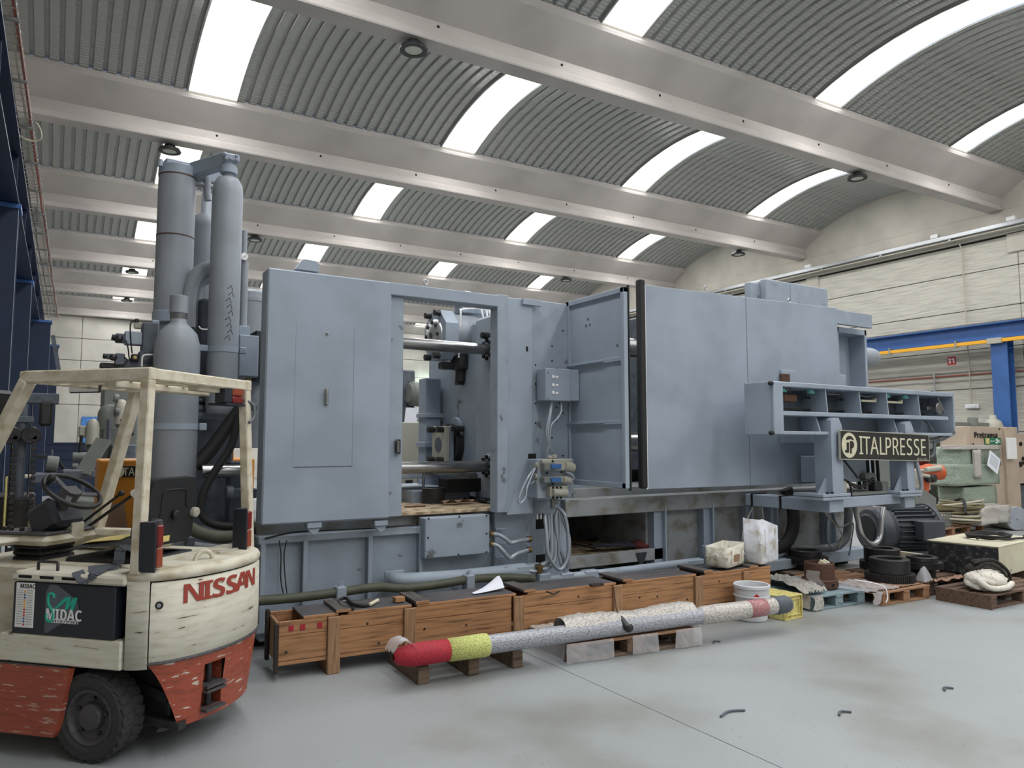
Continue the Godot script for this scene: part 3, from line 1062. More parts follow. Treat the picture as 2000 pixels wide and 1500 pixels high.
	bc(st, V(3.648, 0.401, -5.84), V(3.955, 0.508, -5.96), 0.01)
	obj("return_pipe", st, M.grey_worn, m)
	st = B()
	tube(st, smooth([V(1.298, 0.464, -5.8), V(1.613, 0.456, -5.8), V(1.938, 0.461, -5.8), V(2.261, 0.469, -5.8), V(2.51, 0.435, -5.8), V(2.843, 0.436, -5.8), V(3.118, 0.449, -5.8), V(3.459, 0.434, -5.8), V(3.803, 0.392, -5.8)], 5), 0.037, 12)
	var oh := obj("oil_hose", st, M.hose_olive, m)
	for q in [V(1.954, 0.46, -5.8), V(3.118, 0.444, -5.8)]:
		st = B()
		bc(st, q + V(-0.04, -0.1, -0.05), q + V(0.04, 0.05, 0.05), 0.008)
		bc(st, q + V(-0.09, -0.14, -0.06), q + V(0.06, -0.1, 0.06), 0.006)
		bolts(st, [q + V(-0.015, 0.05, 0.02), q + V(0.02, 0.05, -0.02)], 0.012, 0.03, Vector3.UP)
		obj("pipe_clamp", st, M.grey_paint, oh)
	st = B()
	tube(st, [V(3.862, 0.37, -5.82), V(4.463, 0.361, -5.82), V(5.089, 0.354, -5.86), V(6.097, 0.341, -5.95)], 0.042, 14)
	var rp := obj("supply_pipe", st, M.grey_worn, m)
	for q in [[V(3.864, 0.338, -5.78), V(3.996, 0.429, -5.88)], [V(4.103, 0.334, -5.78), V(4.26, 0.41, -5.88)], [V(4.395, 0.291, -5.78), V(4.568, 0.407, -5.88)], [V(5.869, 0.315, -5.88), V(6.113, 0.375, -5.98)]]:
		st = B()
		bc(st, q[0], q[1], 0.01)
		obj("pipe_block", st, M.grey_paint, rp)
	st = B()
	cyl(st, V(3.886, 0.432, -5.83), V(3.886, 0.503, -5.83), 0.035, 6, 0.004)
	cyl(st, V(3.886, 0.484, -5.83), V(3.886, 0.508, -5.83), 0.042, 12)
	obj("brass_fitting", st, M.brass, rp)


func machine_left(m: Node3D):
	var z := -5.9
	# sliding guard: big sheet panel, rail over the opening, right post
	var st := B()
	bc(st, V(1.352, 1.012, -6.1), V(2.405, 3.045, z), 0.012)
	var gp := obj("front_guard", st, M.grey_paint, m)
	st = B()
	bc(st, V(2.39, 2.935, -6.08), V(3.55, 3.045, z), 0.006)
	obj("guard_rail", st, M.grey_paint, gp)
	st = B()
	bc(st, V(3.469, 1.004, -5.9), V(3.589, 3.055, -5.9)+V(0, 0, -0.14), 0.006)
	obj("guard_post", st, M.grey_worn, gp)
	st = B()
	bc(st, V(2.41, 1.02, -6.1), V(2.534, 2.935, -5.94), 0.004)
	obj("edge_post", st, M.grey_worn, gp)
	# inspection cover in the panel, its handle and lock
	st = B()
	bc(st, V(1.584, 1.46, -5.9), V(2.069, 2.617, -5.898), 0.0015)
	var ins := obj("inspection_cover", st, M.grey_paint, gp)
	# fine joint round the cover
	st = B()
	var a := V(1.596, 1.459, -5.9)
	var b := V(2.066, 2.613, -5.9)
	for q in [[V(a.x - 0.006, a.y - 0.006, 0), V(b.x + 0.006, a.y, 0)], [V(a.x - 0.006, a.y, 0), V(a.x, b.y, 0)], [V(b.x, a.y, 0), V(b.x + 0.006, b.y, 0)]]:
		bc(st, V(q[0].x, q[0].y, z - 0.01), V(q[1].x, q[1].y, z + 0.0012))
	obj("joint_seal", st, M.grey_dark, ins)
	st = B()
	bc(st, V(1.826, 1.955, -5.9), V(1.857, 2.097, -5.872), 0.01)
	bc(st, V(1.827, 1.983, -5.88), V(1.843, 2.066, -5.855), 0.008)
	obj("handle", st, M.galvanised, ins)
	st = B()
	cyl(st, V(1.839, 2.547, -5.9), V(1.835, 2.545, -5.888), 0.014, 14, 0.002)
	obj("lock", st, M.zinc, ins)
	st = B()
	cyl(st, V(1.835, 2.545, -5.888), V(1.834, 2.545, -5.885), 0.005, 8)
	obj("keyhole", st, M.hole, ins)
	# latch on the edge post
	st = B()
	bc(st, V(2.461, 1.553, -5.93), V(2.504, 1.681, -5.9), 0.004)
	obj("latch", st, M.black_steel, gp)
	st = B()
	bc(st, V(2.465, 1.567, -5.905), V(2.49, 1.663, -5.89), 0.004)
	bolts(st, [V(2.457, 1.672, -5.9), V(2.458, 1.558, -5.9)], 0.007, 0.012)
	obj("latch_bolt", st, M.steel_dull, gp)
	# lug on top, ring, rollers below
	st = B()
	prism(st, pv([-0.1, 0, 0.1, 0, 0.1, 0.07, 0.03, 0.09, -0.03, 0.09]), -0.08, 0.0, Transform3D(Basis(), V(1.671, 3.065, -5.93)))
	obj("lifting_lug", st, M.grey_paint, gp)
	ring_eye("ring_eye", V(2.754, 3.1, -5.97), 0.024, M.zinc, gp)
	for p in [V(1.772, 0.98, -5.96), V(2.342, 0.964, -5.96)]:
		st = B()
		bc(st, p + V(-0.06, -0.015, -0.05), p + V(0.06, 0.03, 0.05), 0.006)
		prism(st, pv([-0.05, -0.015, 0.055, -0.015, 0.03, -0.055, 0.0, -0.065, -0.03, -0.045]), -0.03, 0.03, Transform3D(Basis(), p))
		obj("roller_bracket", st, M.grey_paint, gp)
	# plates right of the opening
	st = B()
	bc(st, V(3.59, 0.975, -6.2), V(3.885, 3.045, -5.93), 0.006)
	var pl := obj("cover_plate", st, M.grey_paint, m)
	st = B()
	bc(st, V(3.808, 2.535, -5.925), V(3.828, 2.582, -5.928))
	bc(st, V(3.83, 1.547, -5.925), V(3.919, 1.404, -5.928))
	obj("cutout", st, M.hole, pl)
	st = B()
	bc(st, V(3.885, 1.2, -6.3), V(4.35, 3.06, -5.98), 0.006)
	var p2 := obj("platen_cover", st, M.grey_worn, m)
	st = B()
	for q in [V(3.951, 2.413, -5.98), V(3.95, 2.226, -5.98), V(3.95, 2.035, -5.98), V(3.949, 1.845, -5.98), V(4.148, 2.615, -5.98), V(4.147, 2.465, -5.98), V(4.071, 2.125, -5.98), V(4.203, 2.391, -5.98), V(4.281, 2.78, -5.98), V(4.2, 2.001, -5.98), V(4.199, 1.864, -5.98), V(4.143, 1.701, -5.98), V(4.275, 1.947, -5.98), V(4.272, 1.523, -5.98)]:
		cyl(st, q, q + V(0, 0, 0.003), 0.009, 8)
	obj("bolt_hole", st, M.hole, p2)
	st = B()
	bc(st, V(3.758, 2.987, -5.9), V(3.975, 3.046, -5.94), 0.003)
	obj("hinge_plate", st, M.grey_paint, p2)


func machine_inside(m: Node3D):
	# front ledge of oily boards in the opening
	var st := B()
	bc(st, V(2.46, 1.0, -7.6), V(3.75, 1.033, -6.12), 0.006)
	obj("work_ledge", st, M.oily_wood, m)
	# fixed platen, seen along its left face
	st = B()
	bc(st, V(3.9, 1.0, -8.35), V(4.9, 3.0, -6.35), 0.03)
	bc(st, V(3.8, 1.05, -6.95), V(4.4, 3.0, -6.12), 0.03)
	var pt := obj("fixed_platen", st, M.grey_worn, m)
	st = B()
	cyl(st, V(3.905, 1.78, -7.55), V(3.86, 1.78, -7.55), 0.17, 24, 0.01)
	obj("bore_ring", st, M.grey_paint, pt)
	for q in [[V(3.895, 1.35, -7.0), 0.11], [V(3.895, 2.66, -6.99), 0.05]]:
		st = B()
		cyl(st, q[0], q[0] - V(0.01, 0, 0), q[1], 20)
		obj("bore", st, M.hole, pt)
	# guide bars across the opening
	for y in [2.625, 1.41]:
		st = B()
		cyl(st, V(1.6, y, -6.62), V(3.79, y, -6.62), 0.058, 24)
		var gb := obj("guide_bar", st, M.steel, m)
		st = B()
		cyl(st, V(3.77, y, -6.62), V(3.8, y, -6.62), 0.125, 24, 0.006)
		obj("bar_flange", st, M.grey_paint, gb)
		st = B()
		for k in 8:
			var c := V(3.755, y + 0.094 * sin(TAU * k / 8.0), -6.62 + 0.094 * cos(TAU * k / 8.0))
			cyl(st, c + V(0.02, 0, 0), c - V(0.004, 0, 0), 0.021, 10)
		obj("bolt_hole", st, M.hole, gb)
	st = B()
	cyl(st, V(3.7, 2.77, -6.62), V(3.79, 2.77, -6.62), 0.035, 8)
	obj("stop_bolt", st, M.black_steel, pt)
	# hydraulic cylinder on the platen, its head plate, port and pipes
	var c0 := V(3.56, 2.86, -7.45)
	st = B()
	cyl(st, c0 + V(0.14, 0, 0), c0 + V(0.5, 0, 0), 0.26, 36, 0.02)
	var cy := obj("hydraulic_cylinder", st, M.grey_cyl, m)
	st = B()
	var oct := PackedVector2Array()
	for k in 8: oct.append(Vector2(cos(TAU * (k + 0.5) / 8), sin(TAU * (k + 0.5) / 8)) * 0.3)
	prism(st, oct, 0.0, 0.16, Transform3D(Basis(V(0, 0, 1), V(0, 1, 0), V(-1, 0, 0)), c0 + V(0.16, 0, 0)))
	obj("head_plate", st, M.grey_paint, cy)
	st = B()
	lathe(st, c0, V(-1, 0, 0), [Vector2(0.19, 0.0), Vector2(0.18, 0.03), Vector2(0.08, 0.05), Vector2(0, 0.05)], 28, true)
	obj("end_cap", st, M.zinc, cy)
	st = B()
	for k in 8:
		var q := c0 + V(0, 0.145 * sin(TAU * k / 8), 0.145 * cos(TAU * k / 8))
		cyl(st, q, q - V(0.05, 0, 0), 0.022, 8)
	for q in [V(0, 0.24, 0.12), V(0, 0.24, -0.12), V(0, -0.24, 0.12), V(0, -0.24, -0.12)]:
		cyl(st, c0 + q, c0 + q - V(0.07, 0, 0), 0.035, 10)
	cyl(st, c0 - V(0.04, 0, 0), c0 - V(0.056, 0, 0), 0.035, 12)
	obj("cap_screw", st, M.black_steel, cy)
	st = B()
	var pc := c0 + V(0.48, 0.02, 0.25)
	cyl(st, pc, pc + V(0, 0, 0.03), 0.14, 28, 0.006)
	obj("port_flange", st, M.zinc, cy)
	st = B()
	bc(st, pc + V(-0.1, -0.05, 0.03), pc + V(0.03, 0.06, 0.09), 0.01)
	for k in 6: cyl(st, pc + V(0.11 * cos(k * TAU / 6), 0.11 * sin(k * TAU / 6), 0.02), pc + V(0.11 * cos(k * TAU / 6), 0.11 * sin(k * TAU / 6), 0.045), 0.012, 8)
	obj("port_block", st, M.black_steel, cy)
	for q in [[V(0.46, 0.1, 0.33), V(0.43, 0.3, 0.3), V(0.45, 0.36, 0.2), V(0.44, 0.52, 0.05), V(0.4, 0.54, 0.0)], [V(0.5, 0.1, 0.33), V(0.5, 0.33, 0.28), V(0.48, 0.36, 0.15), V(0.47, 0.5, 0.05), V(0.38, 0.55, 0.0)], [V(0.54, 0.08, 0.32), V(0.56, 0.3, 0.26), V(0.5, 0.34, 0.12)], [V(0.2, -0.26, 0.2), V(0.2, 0.22, 0.24), V(0.24, 0.29, 0.2), V(0.5, 0.32, 0.2), V(0.58, 0.26, 0.24)], [V(0.42, -0.28, 0.15), V(0.42, -0.44, 0.15)], [V(0.46, -0.28, 0.15), V(0.46, -0.46, 0.15)]]:
		st = B()
		tube(st, smooth(q.map(func(v): return c0 + v), 5), 0.011, 7)
		obj("thin_pipe", st, M.bright_white, cy)
	st = B()
	bc(st, c0 + V(0.1, 0.4, -0.1), c0 + V(0.3, 0.5, 0.06), 0.01)
	bc(st, c0 + V(0.3, 0.28, -0.12), c0 + V(0.7, 0.42, 0.08), 0.01)
	cyl(st, c0 + V(0.4, 0.4, 0), c0 + V(0.4, 0.5, 0), 0.04, 12)
	obj("pilot_valve", st, M.grey_paint, cy)
	st = B()
	cyl(st, c0 + V(0.3, -0.2, 0.05), c0 + V(0.3, -0.38, 0.05), 0.12, 20, 0.02)
	bc(st, c0 + V(0.05, -0.38, -0.02), c0 + V(0.2, -0.3, 0.1), 0.01)
	cyl(st, c0 + V(0.3, -0.36, 0.05), c0 + V(0.3, -0.52, 0.05), 0.06, 12, 0.01)
	bc(st, c0 + V(0.25, -0.55, 0), c0 + V(0.5, -0.5, 0.08), 0.01)
	obj("drain_valve", st, M.black_steel, cy)
	# upright slideway behind
	st = B()
	bc(st, V(3.66, 1.05, -8.1), V(3.86, 2.42, -7.9), 0.01)
	bc(st, V(3.64, 1.95, -8.12), V(3.88, 2.0, -7.86), 0.004)
	bc(st, V(3.64, 1.6, -8.12), V(3.88, 1.66, -7.86), 0.004)
	obj("slide_upright", st, M.grey_paint, m)
	# coupling: worn plate with an oval hole, block and dark disc
	st = B()
	bc(st, V(3.66, 1.42, -7.72), V(3.72, 1.84, -7.38), 0.008)
	var cp := obj("coupling_plate", st, M.cabinet_pale, m)
	st = B()
	bc(st, V(3.72, 1.42, -7.78), V(3.8, 1.84, -7.42), 0.01)
	obj("coupling_block", st, M.grey_paint, cp)
	st = B()
	cyl(st, V(3.665, 1.63, -7.55), V(3.656, 1.63, -7.55), 0.085, 20)
	obj("oval_hole", st, M.grey_dark, cp)
	st = B()
	cyl(st, V(3.8, 1.63, -7.6), V(3.895, 1.63, -7.6), 0.24, 32, 0.01)
	obj("dark_disc", st, M.black_steel, cp)
	st = B()
	for q in [V(3.2, 1.8, -7.43), V(3.2, 1.8, -7.66), V(3.2, 1.46, -7.43), V(3.2, 1.46, -7.66)]:
		cyl(st, q + V(0.38, 0, 0), q + V(0.48, 0, 0), 0.035, 8)
	cyl(st, V(3.74, 1.81, -7.36), V(3.88, 1.81, -7.36), 0.035, 10)
	obj("stud", st, M.black_steel, cp)
	# lower slide: blue-grey guides and the bed behind the ledge
	st = B()
	bc(st, V(3.1, 1.0, -8.3), V(3.78, 1.16, -7.0), 0.01)
	bc(st, V(2.95, 1.0, -7.75), V(3.0, 1.33, -7.5), 0.006)
	bc(st, V(3.0, 1.28, -7.8), V(3.5, 1.34, -7.1), 0.006)
	obj("lower_slide", st, M.grey_paint, m)
	st = B()
	bar(st, V(3.3, 1.36, -7.1), V(3.8, 1.3, -6.9), 0.05, 0.05)
	cyl(st, V(3.28, 1.34, -7.1), V(3.24, 1.05, -7.05), 0.016, 8)
	obj("tie_rod", st, M.steel_dull, m)
	st = B()
	bc(st, V(3.4, 1.14, -7.0), V(3.8, 1.28, -6.8), 0.004)
	obj("dark_slot", st, M.slot, m)


func machine_door(m: Node3D):
	# door leaf swung open towards the viewer: frame and three sunk panels
	var x := 4.335
	var st := B()
	bc(st, V(x, 1.24, -6.0), V(x + 0.05, 1.29, -5.1), 0.004)
	bc(st, V(x, 3.03, -6.0), V(x + 0.05, 3.08, -5.1), 0.004)
	bc(st, V(x, 1.24, -5.15), V(x + 0.05, 3.08, -5.1), 0.004)
	bc(st, V(x, 1.24, -6.0), V(x + 0.05, 3.08, -5.95), 0.004)
	var d := obj("door_leaf", st, M.grey_paint, m)
	for y in [[1.29, 1.83], [1.85, 2.41], [2.43, 3.03]]:
		st = B()
		bc(st, V(x + 0.022, y[0], -5.95), V(x + 0.03, y[1], -5.15))
		obj("door_panel", st, M.grey_paint, d)
	for y in [1.84, 2.42]:
		st = B()
		bc(st, V(x + 0.004, y - 0.02, -5.97), V(x + 0.045, y + 0.02, -5.13), 0.003)
		bc(st, V(x - 0.012, y - 0.006, -6.0), V(x + 0.01, y + 0.006, -5.4), 0.002)
		obj("cross_bar", st, M.grey_paint, d)
	st = B()
	for q in [V(0, 2.86, -5.66), V(0, 2.8, -5.63), V(0, 2.8, -5.69), V(0, 2.55, -5.22)]:
		cyl(st, V(x + 0.024, q.y, q.z), V(x + 0.018, q.y, q.z), 0.013, 10)
	obj("vent_hole", st, M.grey_dark, d)
	st = B()
	bc(st, V(x + 0.05, 1.22, -5.12), V(x + 0.065, 3.1, -5.09), 0.003)
	obj("door_seal", st, M.black_rubber, d)
	for y in [1.5, 2.8]:
		st = B()
		cyl(st, V(x + 0.01, y - 0.05, -6.02), V(x + 0.01, y + 0.05, -6.02), 0.018, 10, 0.003)
		obj("hinge", st, M.grey_dark, d)


func machine_right(m: Node3D):
	# moving platen with T-slots and tie bars, glimpsed between door and panel
	var st := B()
	bc(st, V(6.6, 1.2, -8.7), V(7.4, 3.2, -6.7), 0.02)
	var mp := obj("moving_platen", st, M.steel_dull, m)
	for q in [V(6.6, 2.648, -7.63), V(6.6, 2.458, -7.634), V(6.6, 2.256, -7.638), V(6.6, 2.046, -7.642), V(6.6, 1.838, -7.646)]:
		st = B()
		bc(st, V(6.575, q.y - 0.014, q.z - 0.5), V(6.602, q.y + 0.014, q.z + 0.12))
		cyl(st, V(6.602, q.y, q.z + 0.13), V(6.574, q.y, q.z + 0.13), 0.04, 14)
		obj("t_slot", st, M.slot, mp)
	for q in [[V(6.57, 1.95, -7.55), V(6.602, 2.2, -7.52)], [V(6.57, 2.45, -7.55), V(6.602, 2.78, -7.52)]]:
		st = B()
		bc(st, q[0], q[1])
		obj("t_slot", st, M.slot, mp)
	for q in [[2.8, -6.75], [1.66, -6.75], [2.8, -8.4], [1.66, -8.4]]:
		st = B()
		cyl(st, V(4.9, q[0], q[1]), V(6.62, q[0], q[1]), 0.115, 28)
		obj("tie_bar", st, M.steel, m)
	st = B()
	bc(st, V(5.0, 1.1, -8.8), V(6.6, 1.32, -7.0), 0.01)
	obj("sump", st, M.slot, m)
	# big sheet guard on the right, with a black rubber edge
	var a := V(5.14, 0, -5.72)
	var yaw := -4.6
	var t := turned(a, yaw)
	st = B()
	var bs := t.basis
	bx(st, t * V(0.72, 2.24, -0.04), V(1.44, 2.13, 0.06), 0.004, bs)
	bx(st, t * V(2.195, 2.24, -0.04), V(1.5, 2.13, 0.06), 0.004, bs)
	var gp := obj("rear_guard", st, M.grey_paint, m)
	st = B()
	bx(st, t * V(-0.03, 2.27, -0.02), V(0.075, 2.17, 0.08), 0.012, bs)
	obj("edge_seal", st, M.black_rubber, gp)
	st = B()
	bx(st, t * V(0.014, 2.24, -0.008), V(0.022, 2.13, 0.008), 0.002, bs)
	obj("bright_strip", st, M.bright_white, gp)
	ring_eye("ring_eye", V(6.081, 3.382, -5.75), 0.02, M.zinc, gp)
	ring_eye("ring_eye", V(7.575, 3.392, -5.8), 0.03, M.zinc, gp)
	st = B()
	bc(st, V(7.072, 2.245, -5.55), V(8.292, 2.493, -5.6), 0.004)
	bc(st, V(7.034, 1.65, -5.52), V(7.873, 1.743, -5.57), 0.004)
	obj("mounting_bar", st, M.grey_worn, gp)
	st = B()
	bc(st, V(7.055, 2.357, -5.54), V(7.212, 2.449, -5.56), 0.003)
	obj("rust_patch", st, M.rust, gp)
	# boxes and frame on top and behind
	st = B()
	bc(st, V(7.823, 3.467, -6.6), V(8.267, 3.815, -6.7), 0.01)
	obj("top_box", st, M.grey_worn, m)
	st = B()
	bc(st, V(8.019, 3.456, -6.5), V(8.521, 3.861, -6.6), 0.01)
	obj("top_box", st, M.grey_worn, m)
	st = B()
	bc(st, V(8.528, 3.506, -6.5), V(9.36, 3.867, -6.6), 0.01)
	obj("top_box", st, M.grey_worn, m)
	st = B()
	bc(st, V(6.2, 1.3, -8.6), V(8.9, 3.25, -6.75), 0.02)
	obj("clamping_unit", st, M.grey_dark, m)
	st = B()
	bc(st, V(8.759, 3.248, -6), V(9.61, 3.439, -6.06), 0.004)
	obj("top_rail", st, M.grey_paint, m)
	st = B()
	var q0 := V(9.108, 2.318, -6.2)
	var q1 := V(9.781, 3.261, -6.2)
	bc(st, V(q0.x, 1.2, -6.7), V(q0.x + 0.03, q1.y, -6.2), 0.004)
	bc(st, V(q0.x, q1.y - 0.08, -6.7), V(q1.x, q1.y, -6.2), 0.004)
	bc(st, V(q1.x - 0.05, 1.2, -6.5), V(q1.x, q1.y, -6.2), 0.004)
	bc(st, V(q0.x, 1.2, -6.5), V(q1.x, q1.y, -6.45))
	obj("end_housing", st, M.grey_paint, m)
	st = B()
	var c := V(10.516, 2.972, -6.7)
	lathe(st, c, V(1, 0, 0), [Vector2(0, -0.4), Vector2(0.145, -0.4), Vector2(0.145, 0.12), Vector2(0.13, 0.2), Vector2(0.08, 0.255), Vector2(0, 0.27)], 28, true)
	obj("rear_cylinder", st, M.grey_cyl, m)
	# hoses and conduits below the right end
	var hz := [
		["black_hose", M.black_rubber, 0.075, [V(7.652, 1.084, -5.98), V(7.719, 0.864, -5.95), V(7.717, 0.615, -5.95), V(7.609, 0.434, -5.97), V(7.399, 0.354, -6)]],
		["grey_conduit", M.hose_grey, 0.052, [V(8.777, 1.018, -5.9), V(8.757, 0.69, -5.9), V(8.717, 0.428, -5.92), V(8.52, 0.321, -5.95), V(8.148, 0.319, -5.98), V(7.306, 0.343, -6)]],
		["silver_conduit", M.zinc, 0.032, [V(8.421, 0.997, -5.6), V(8.413, 0.737, -5.55), V(8.426, 0.511, -5.5), V(8.619, 0.398, -5.5), V(8.785, 0.469, -5.5), V(8.846, 0.719, -5.5), V(8.948, 0.924, -5.52)]],
		["thin_cable", M.pale_cable, 0.008, [V(7.153, 0.999, -5.95), V(7.016, 0.926, -5.95), V(6.959, 0.839, -5.95), V(6.885, 0.736, -5.95), V(6.821, 0.579, -5.96), V(6.817, 0.402, -5.97)]],
		["thin_cable", M.bright_white, 0.006, [V(7.182, 0.899, -5.97), V(7.204, 0.765, -5.97), V(7.242, 0.581, -5.97)]],
		["thin_cable", M.pale_cable, 0.008, [V(7.211, 1.007, -5.5), V(7.495, 0.934, -5.55), V(7.714, 0.942, -5.55), V(7.864, 0.811, -5.6), V(8.129, 0.696, -5.7), V(8.421, 0.556, -5.8), V(8.54, 0.447, -5.85), V(8.532, 0.313, -5.9)]],
		["thin_cable", M.hose_grey, 0.008, [V(8.192, 0.889, -5.75), V(8.134, 0.766, -5.75), V(8.135, 0.605, -5.8), V(8.217, 0.437, -5.85), V(8.445, 0.268, -5.9)]],
		["thin_cable", M.hose_grey, 0.009, [V(8.143, 0.923, -5.75), V(8.215, 0.762, -5.75), V(8.422, 0.588, -5.8), V(8.84, 0.619, -5.9), V(8.818, 0.423, -5.9), V(8.739, 0.2, -5.9)]]]
	for q in hz:
		st = B()
		tube(st, smooth(q[3], 6), q[2], 12 if q[2] > 0.02 else 6)
		obj(q[0], st, q[1], m)
	st = B()
	bc(st, V(6.193, 0.402, -5.85), V(6.717, 0.505, -6), 0.006)
	obj("small_box", st, M.grey_paint, m)
	st = B()
	tube(st, [V(7.279, 0.299, -5.98), V(8.669, 0.307, -5.98)], 0.035, 10)
	bc(st, V(7.0, 0.16, -6.0), V(7.9, 0.27, -5.8), 0.006)
	obj("floor_pipe", st, M.grey_worn, m)


func valve_block(m: Node3D):
	# lamp box with three round lamps, wired down to the valve block
	var st := B()
	bc(st, V(3.935, 2.055, -5.78), V(4.224, 2.368, -5.94), 0.006)
	var cb := obj("lamp_box", st, M.grey_paint, m)
	st = B()
	bc(st, V(4.123, 2.062, -5.8), V(4.351, 2.371, -5.95), 0.006)
	bc(st, V(4.248, 2.097, -5.82), V(4.315, 2.142, -5.86), 0.003)
	obj("side_box", st, M.grey_paint, cb)
	for p in [V(4.019, 2.285, -5.78), V(4.019, 2.206, -5.78), V(4.019, 2.131, -5.78)]:
		st = B()
		cyl(st, p, p + V(0, 0, 0.012), 0.016, 16, 0.003)
		obj("lamp_lens", st, M.bright_white, cb)
		st = B()
		bc(st, p + V(0.03, -0.009, 0), p + V(0.062, 0.01, 0.004), 0.001)
		obj("nameplate", st, M.bright_white, cb)
	st = B()
	bolts(st, [V(3.96, 2.322, -5.78), V(3.959, 2.075, -5.78)], 0.006, 0.003)
	obj("screw", st, M.black_steel, cb)
	for line in [[V(4.049, 2.057, -5.85), V(4.003, 1.921, -5.82), V(3.973, 1.797, -5.82), V(3.978, 1.685, -5.82), V(4.046, 1.547, -5.85)], [V(4.061, 2.057, -5.85), V(4.015, 1.921, -5.82), V(3.984, 1.797, -5.81), V(3.989, 1.685, -5.81), V(4.064, 1.547, -5.85)], [V(4.158, 2.06, -5.85), V(4.142, 1.958, -5.82), V(4.093, 1.883, -5.82), V(4.021, 1.813, -5.82), V(4.002, 1.685, -5.82), V(3.992, 1.528, -5.85)]]:
		st = B()
		tube(st, smooth(line, 5), 0.013, 8)
		obj("cable_conduit", st, M.hose_silver, cb)
	st = B()
	cyl(st, V(4.158, 2.06, -5.85), V(4.158, 2.025, -5.85), 0.018, 8)
	obj("cable_gland", st, M.brass, cb)
	# stacked valves
	st = B()
	bc(st, V(3.818, 1.126, -5.75), V(4.242, 1.498, -6), 0.01)
	var vb := obj("valve_block", st, M.grey_worn, m)
	for q in [[V(3.843, 1.389, -5.7), V(4.174, 1.497, -5.8), M.cabinet_pale], [V(3.854, 1.275, -5.7), V(4.148, 1.335, -5.8), M.cabinet_pale], [V(3.915, 1.141, -5.68), V(4.121, 1.244, -5.78), M.cabinet_pale], [V(3.839, 1.395, -5.66), V(3.964, 1.467, -5.74), M.cabinet_grey], [V(3.838, 1.277, -5.66), V(3.963, 1.337, -5.74), M.cabinet_grey]]:
		st = B()
		bc(st, q[0], q[1], 0.008)
		obj("valve_body", st, q[2], vb)
	for q in [[V(3.906, 1.408, -5.64), V(4.018, 1.452, -5.7)], [V(3.905, 1.285, -5.64), V(4.017, 1.327, -5.7)]]:
		st = B()
		bc(st, q[0], q[1], 0.004)
		obj("solenoid_label", st, M.valve_blue, vb)
	for q in [[V(4.101, 1.432, -5.7), V(4.198, 1.411, -5.7), 0.045], [V(4.077, 1.302, -5.7), V(4.166, 1.295, -5.7), 0.035], [V(3.93, 1.189, -5.66), V(4.089, 1.184, -5.66), 0.035], [V(3.839, 1.338, -5.78), V(3.804, 1.339, -5.78), 0.028], [V(3.85, 1.285, -5.78), V(3.815, 1.286, -5.78), 0.025], [V(3.862, 1.443, -5.78), V(3.81, 1.444, -5.78), 0.03], [V(3.98, 1.529, -5.78), V(3.98, 1.5, -5.78), 0.025], [V(4.033, 1.538, -5.78), V(4.033, 1.499, -5.78), 0.025]]:
		st = B()
		cyl(st, q[0], q[1], q[2], 14, 0.006)
		obj("solenoid", st, M.cabinet_pale, vb)
	st = B()
	bolts(st, [V(3.954, 1.477, -5.7), V(4.053, 1.375, -5.7), V(3.889, 1.369, -5.7), V(3.944, 1.235, -5.68), V(3.991, 1.233, -5.68), V(4.032, 1.232, -5.68), V(3.944, 1.14, -5.68), V(3.99, 1.138, -5.68), V(4.032, 1.137, -5.68), V(3.952, 1.267, -5.7)], 0.011, 0.008)
	obj("cap_screw", st, M.hole, vb)
	st = B()
	cyl(st, V(4.021, 1.115, -5.8), V(4.021, 1.028, -5.8), 0.022, 10, 0.004)
	cyl(st, V(4.051, 1.114, -5.8), V(4.05, 1.065, -5.8), 0.03, 10, 0.004)
	obj("outlet", st, M.steel_dull, vb)
	# small cable loop at its left
	for line in [[V(3.829, 1.424, -5.8), V(3.727, 1.351, -5.75), V(3.653, 1.25, -5.74), V(3.597, 1.136, -5.73), V(3.613, 1.099, -5.73), V(3.669, 1.148, -5.73), V(3.698, 1.249, -5.74), V(3.81, 1.411, -5.78)], [V(3.829, 1.41, -5.8), V(3.758, 1.316, -5.78), V(3.754, 1.278, -5.8), V(3.806, 1.281, -5.8), V(3.84, 1.385, -5.8)], [V(4.107, 1.374, -5.7), V(4.15, 1.35, -5.66), V(4.173, 1.316, -5.66), V(4.134, 1.287, -5.68)]]:
		st = B()
		tube(st, smooth(line, 5), 0.011, 6)
		obj("sensor_lead", st, M.hose_silver, vb)
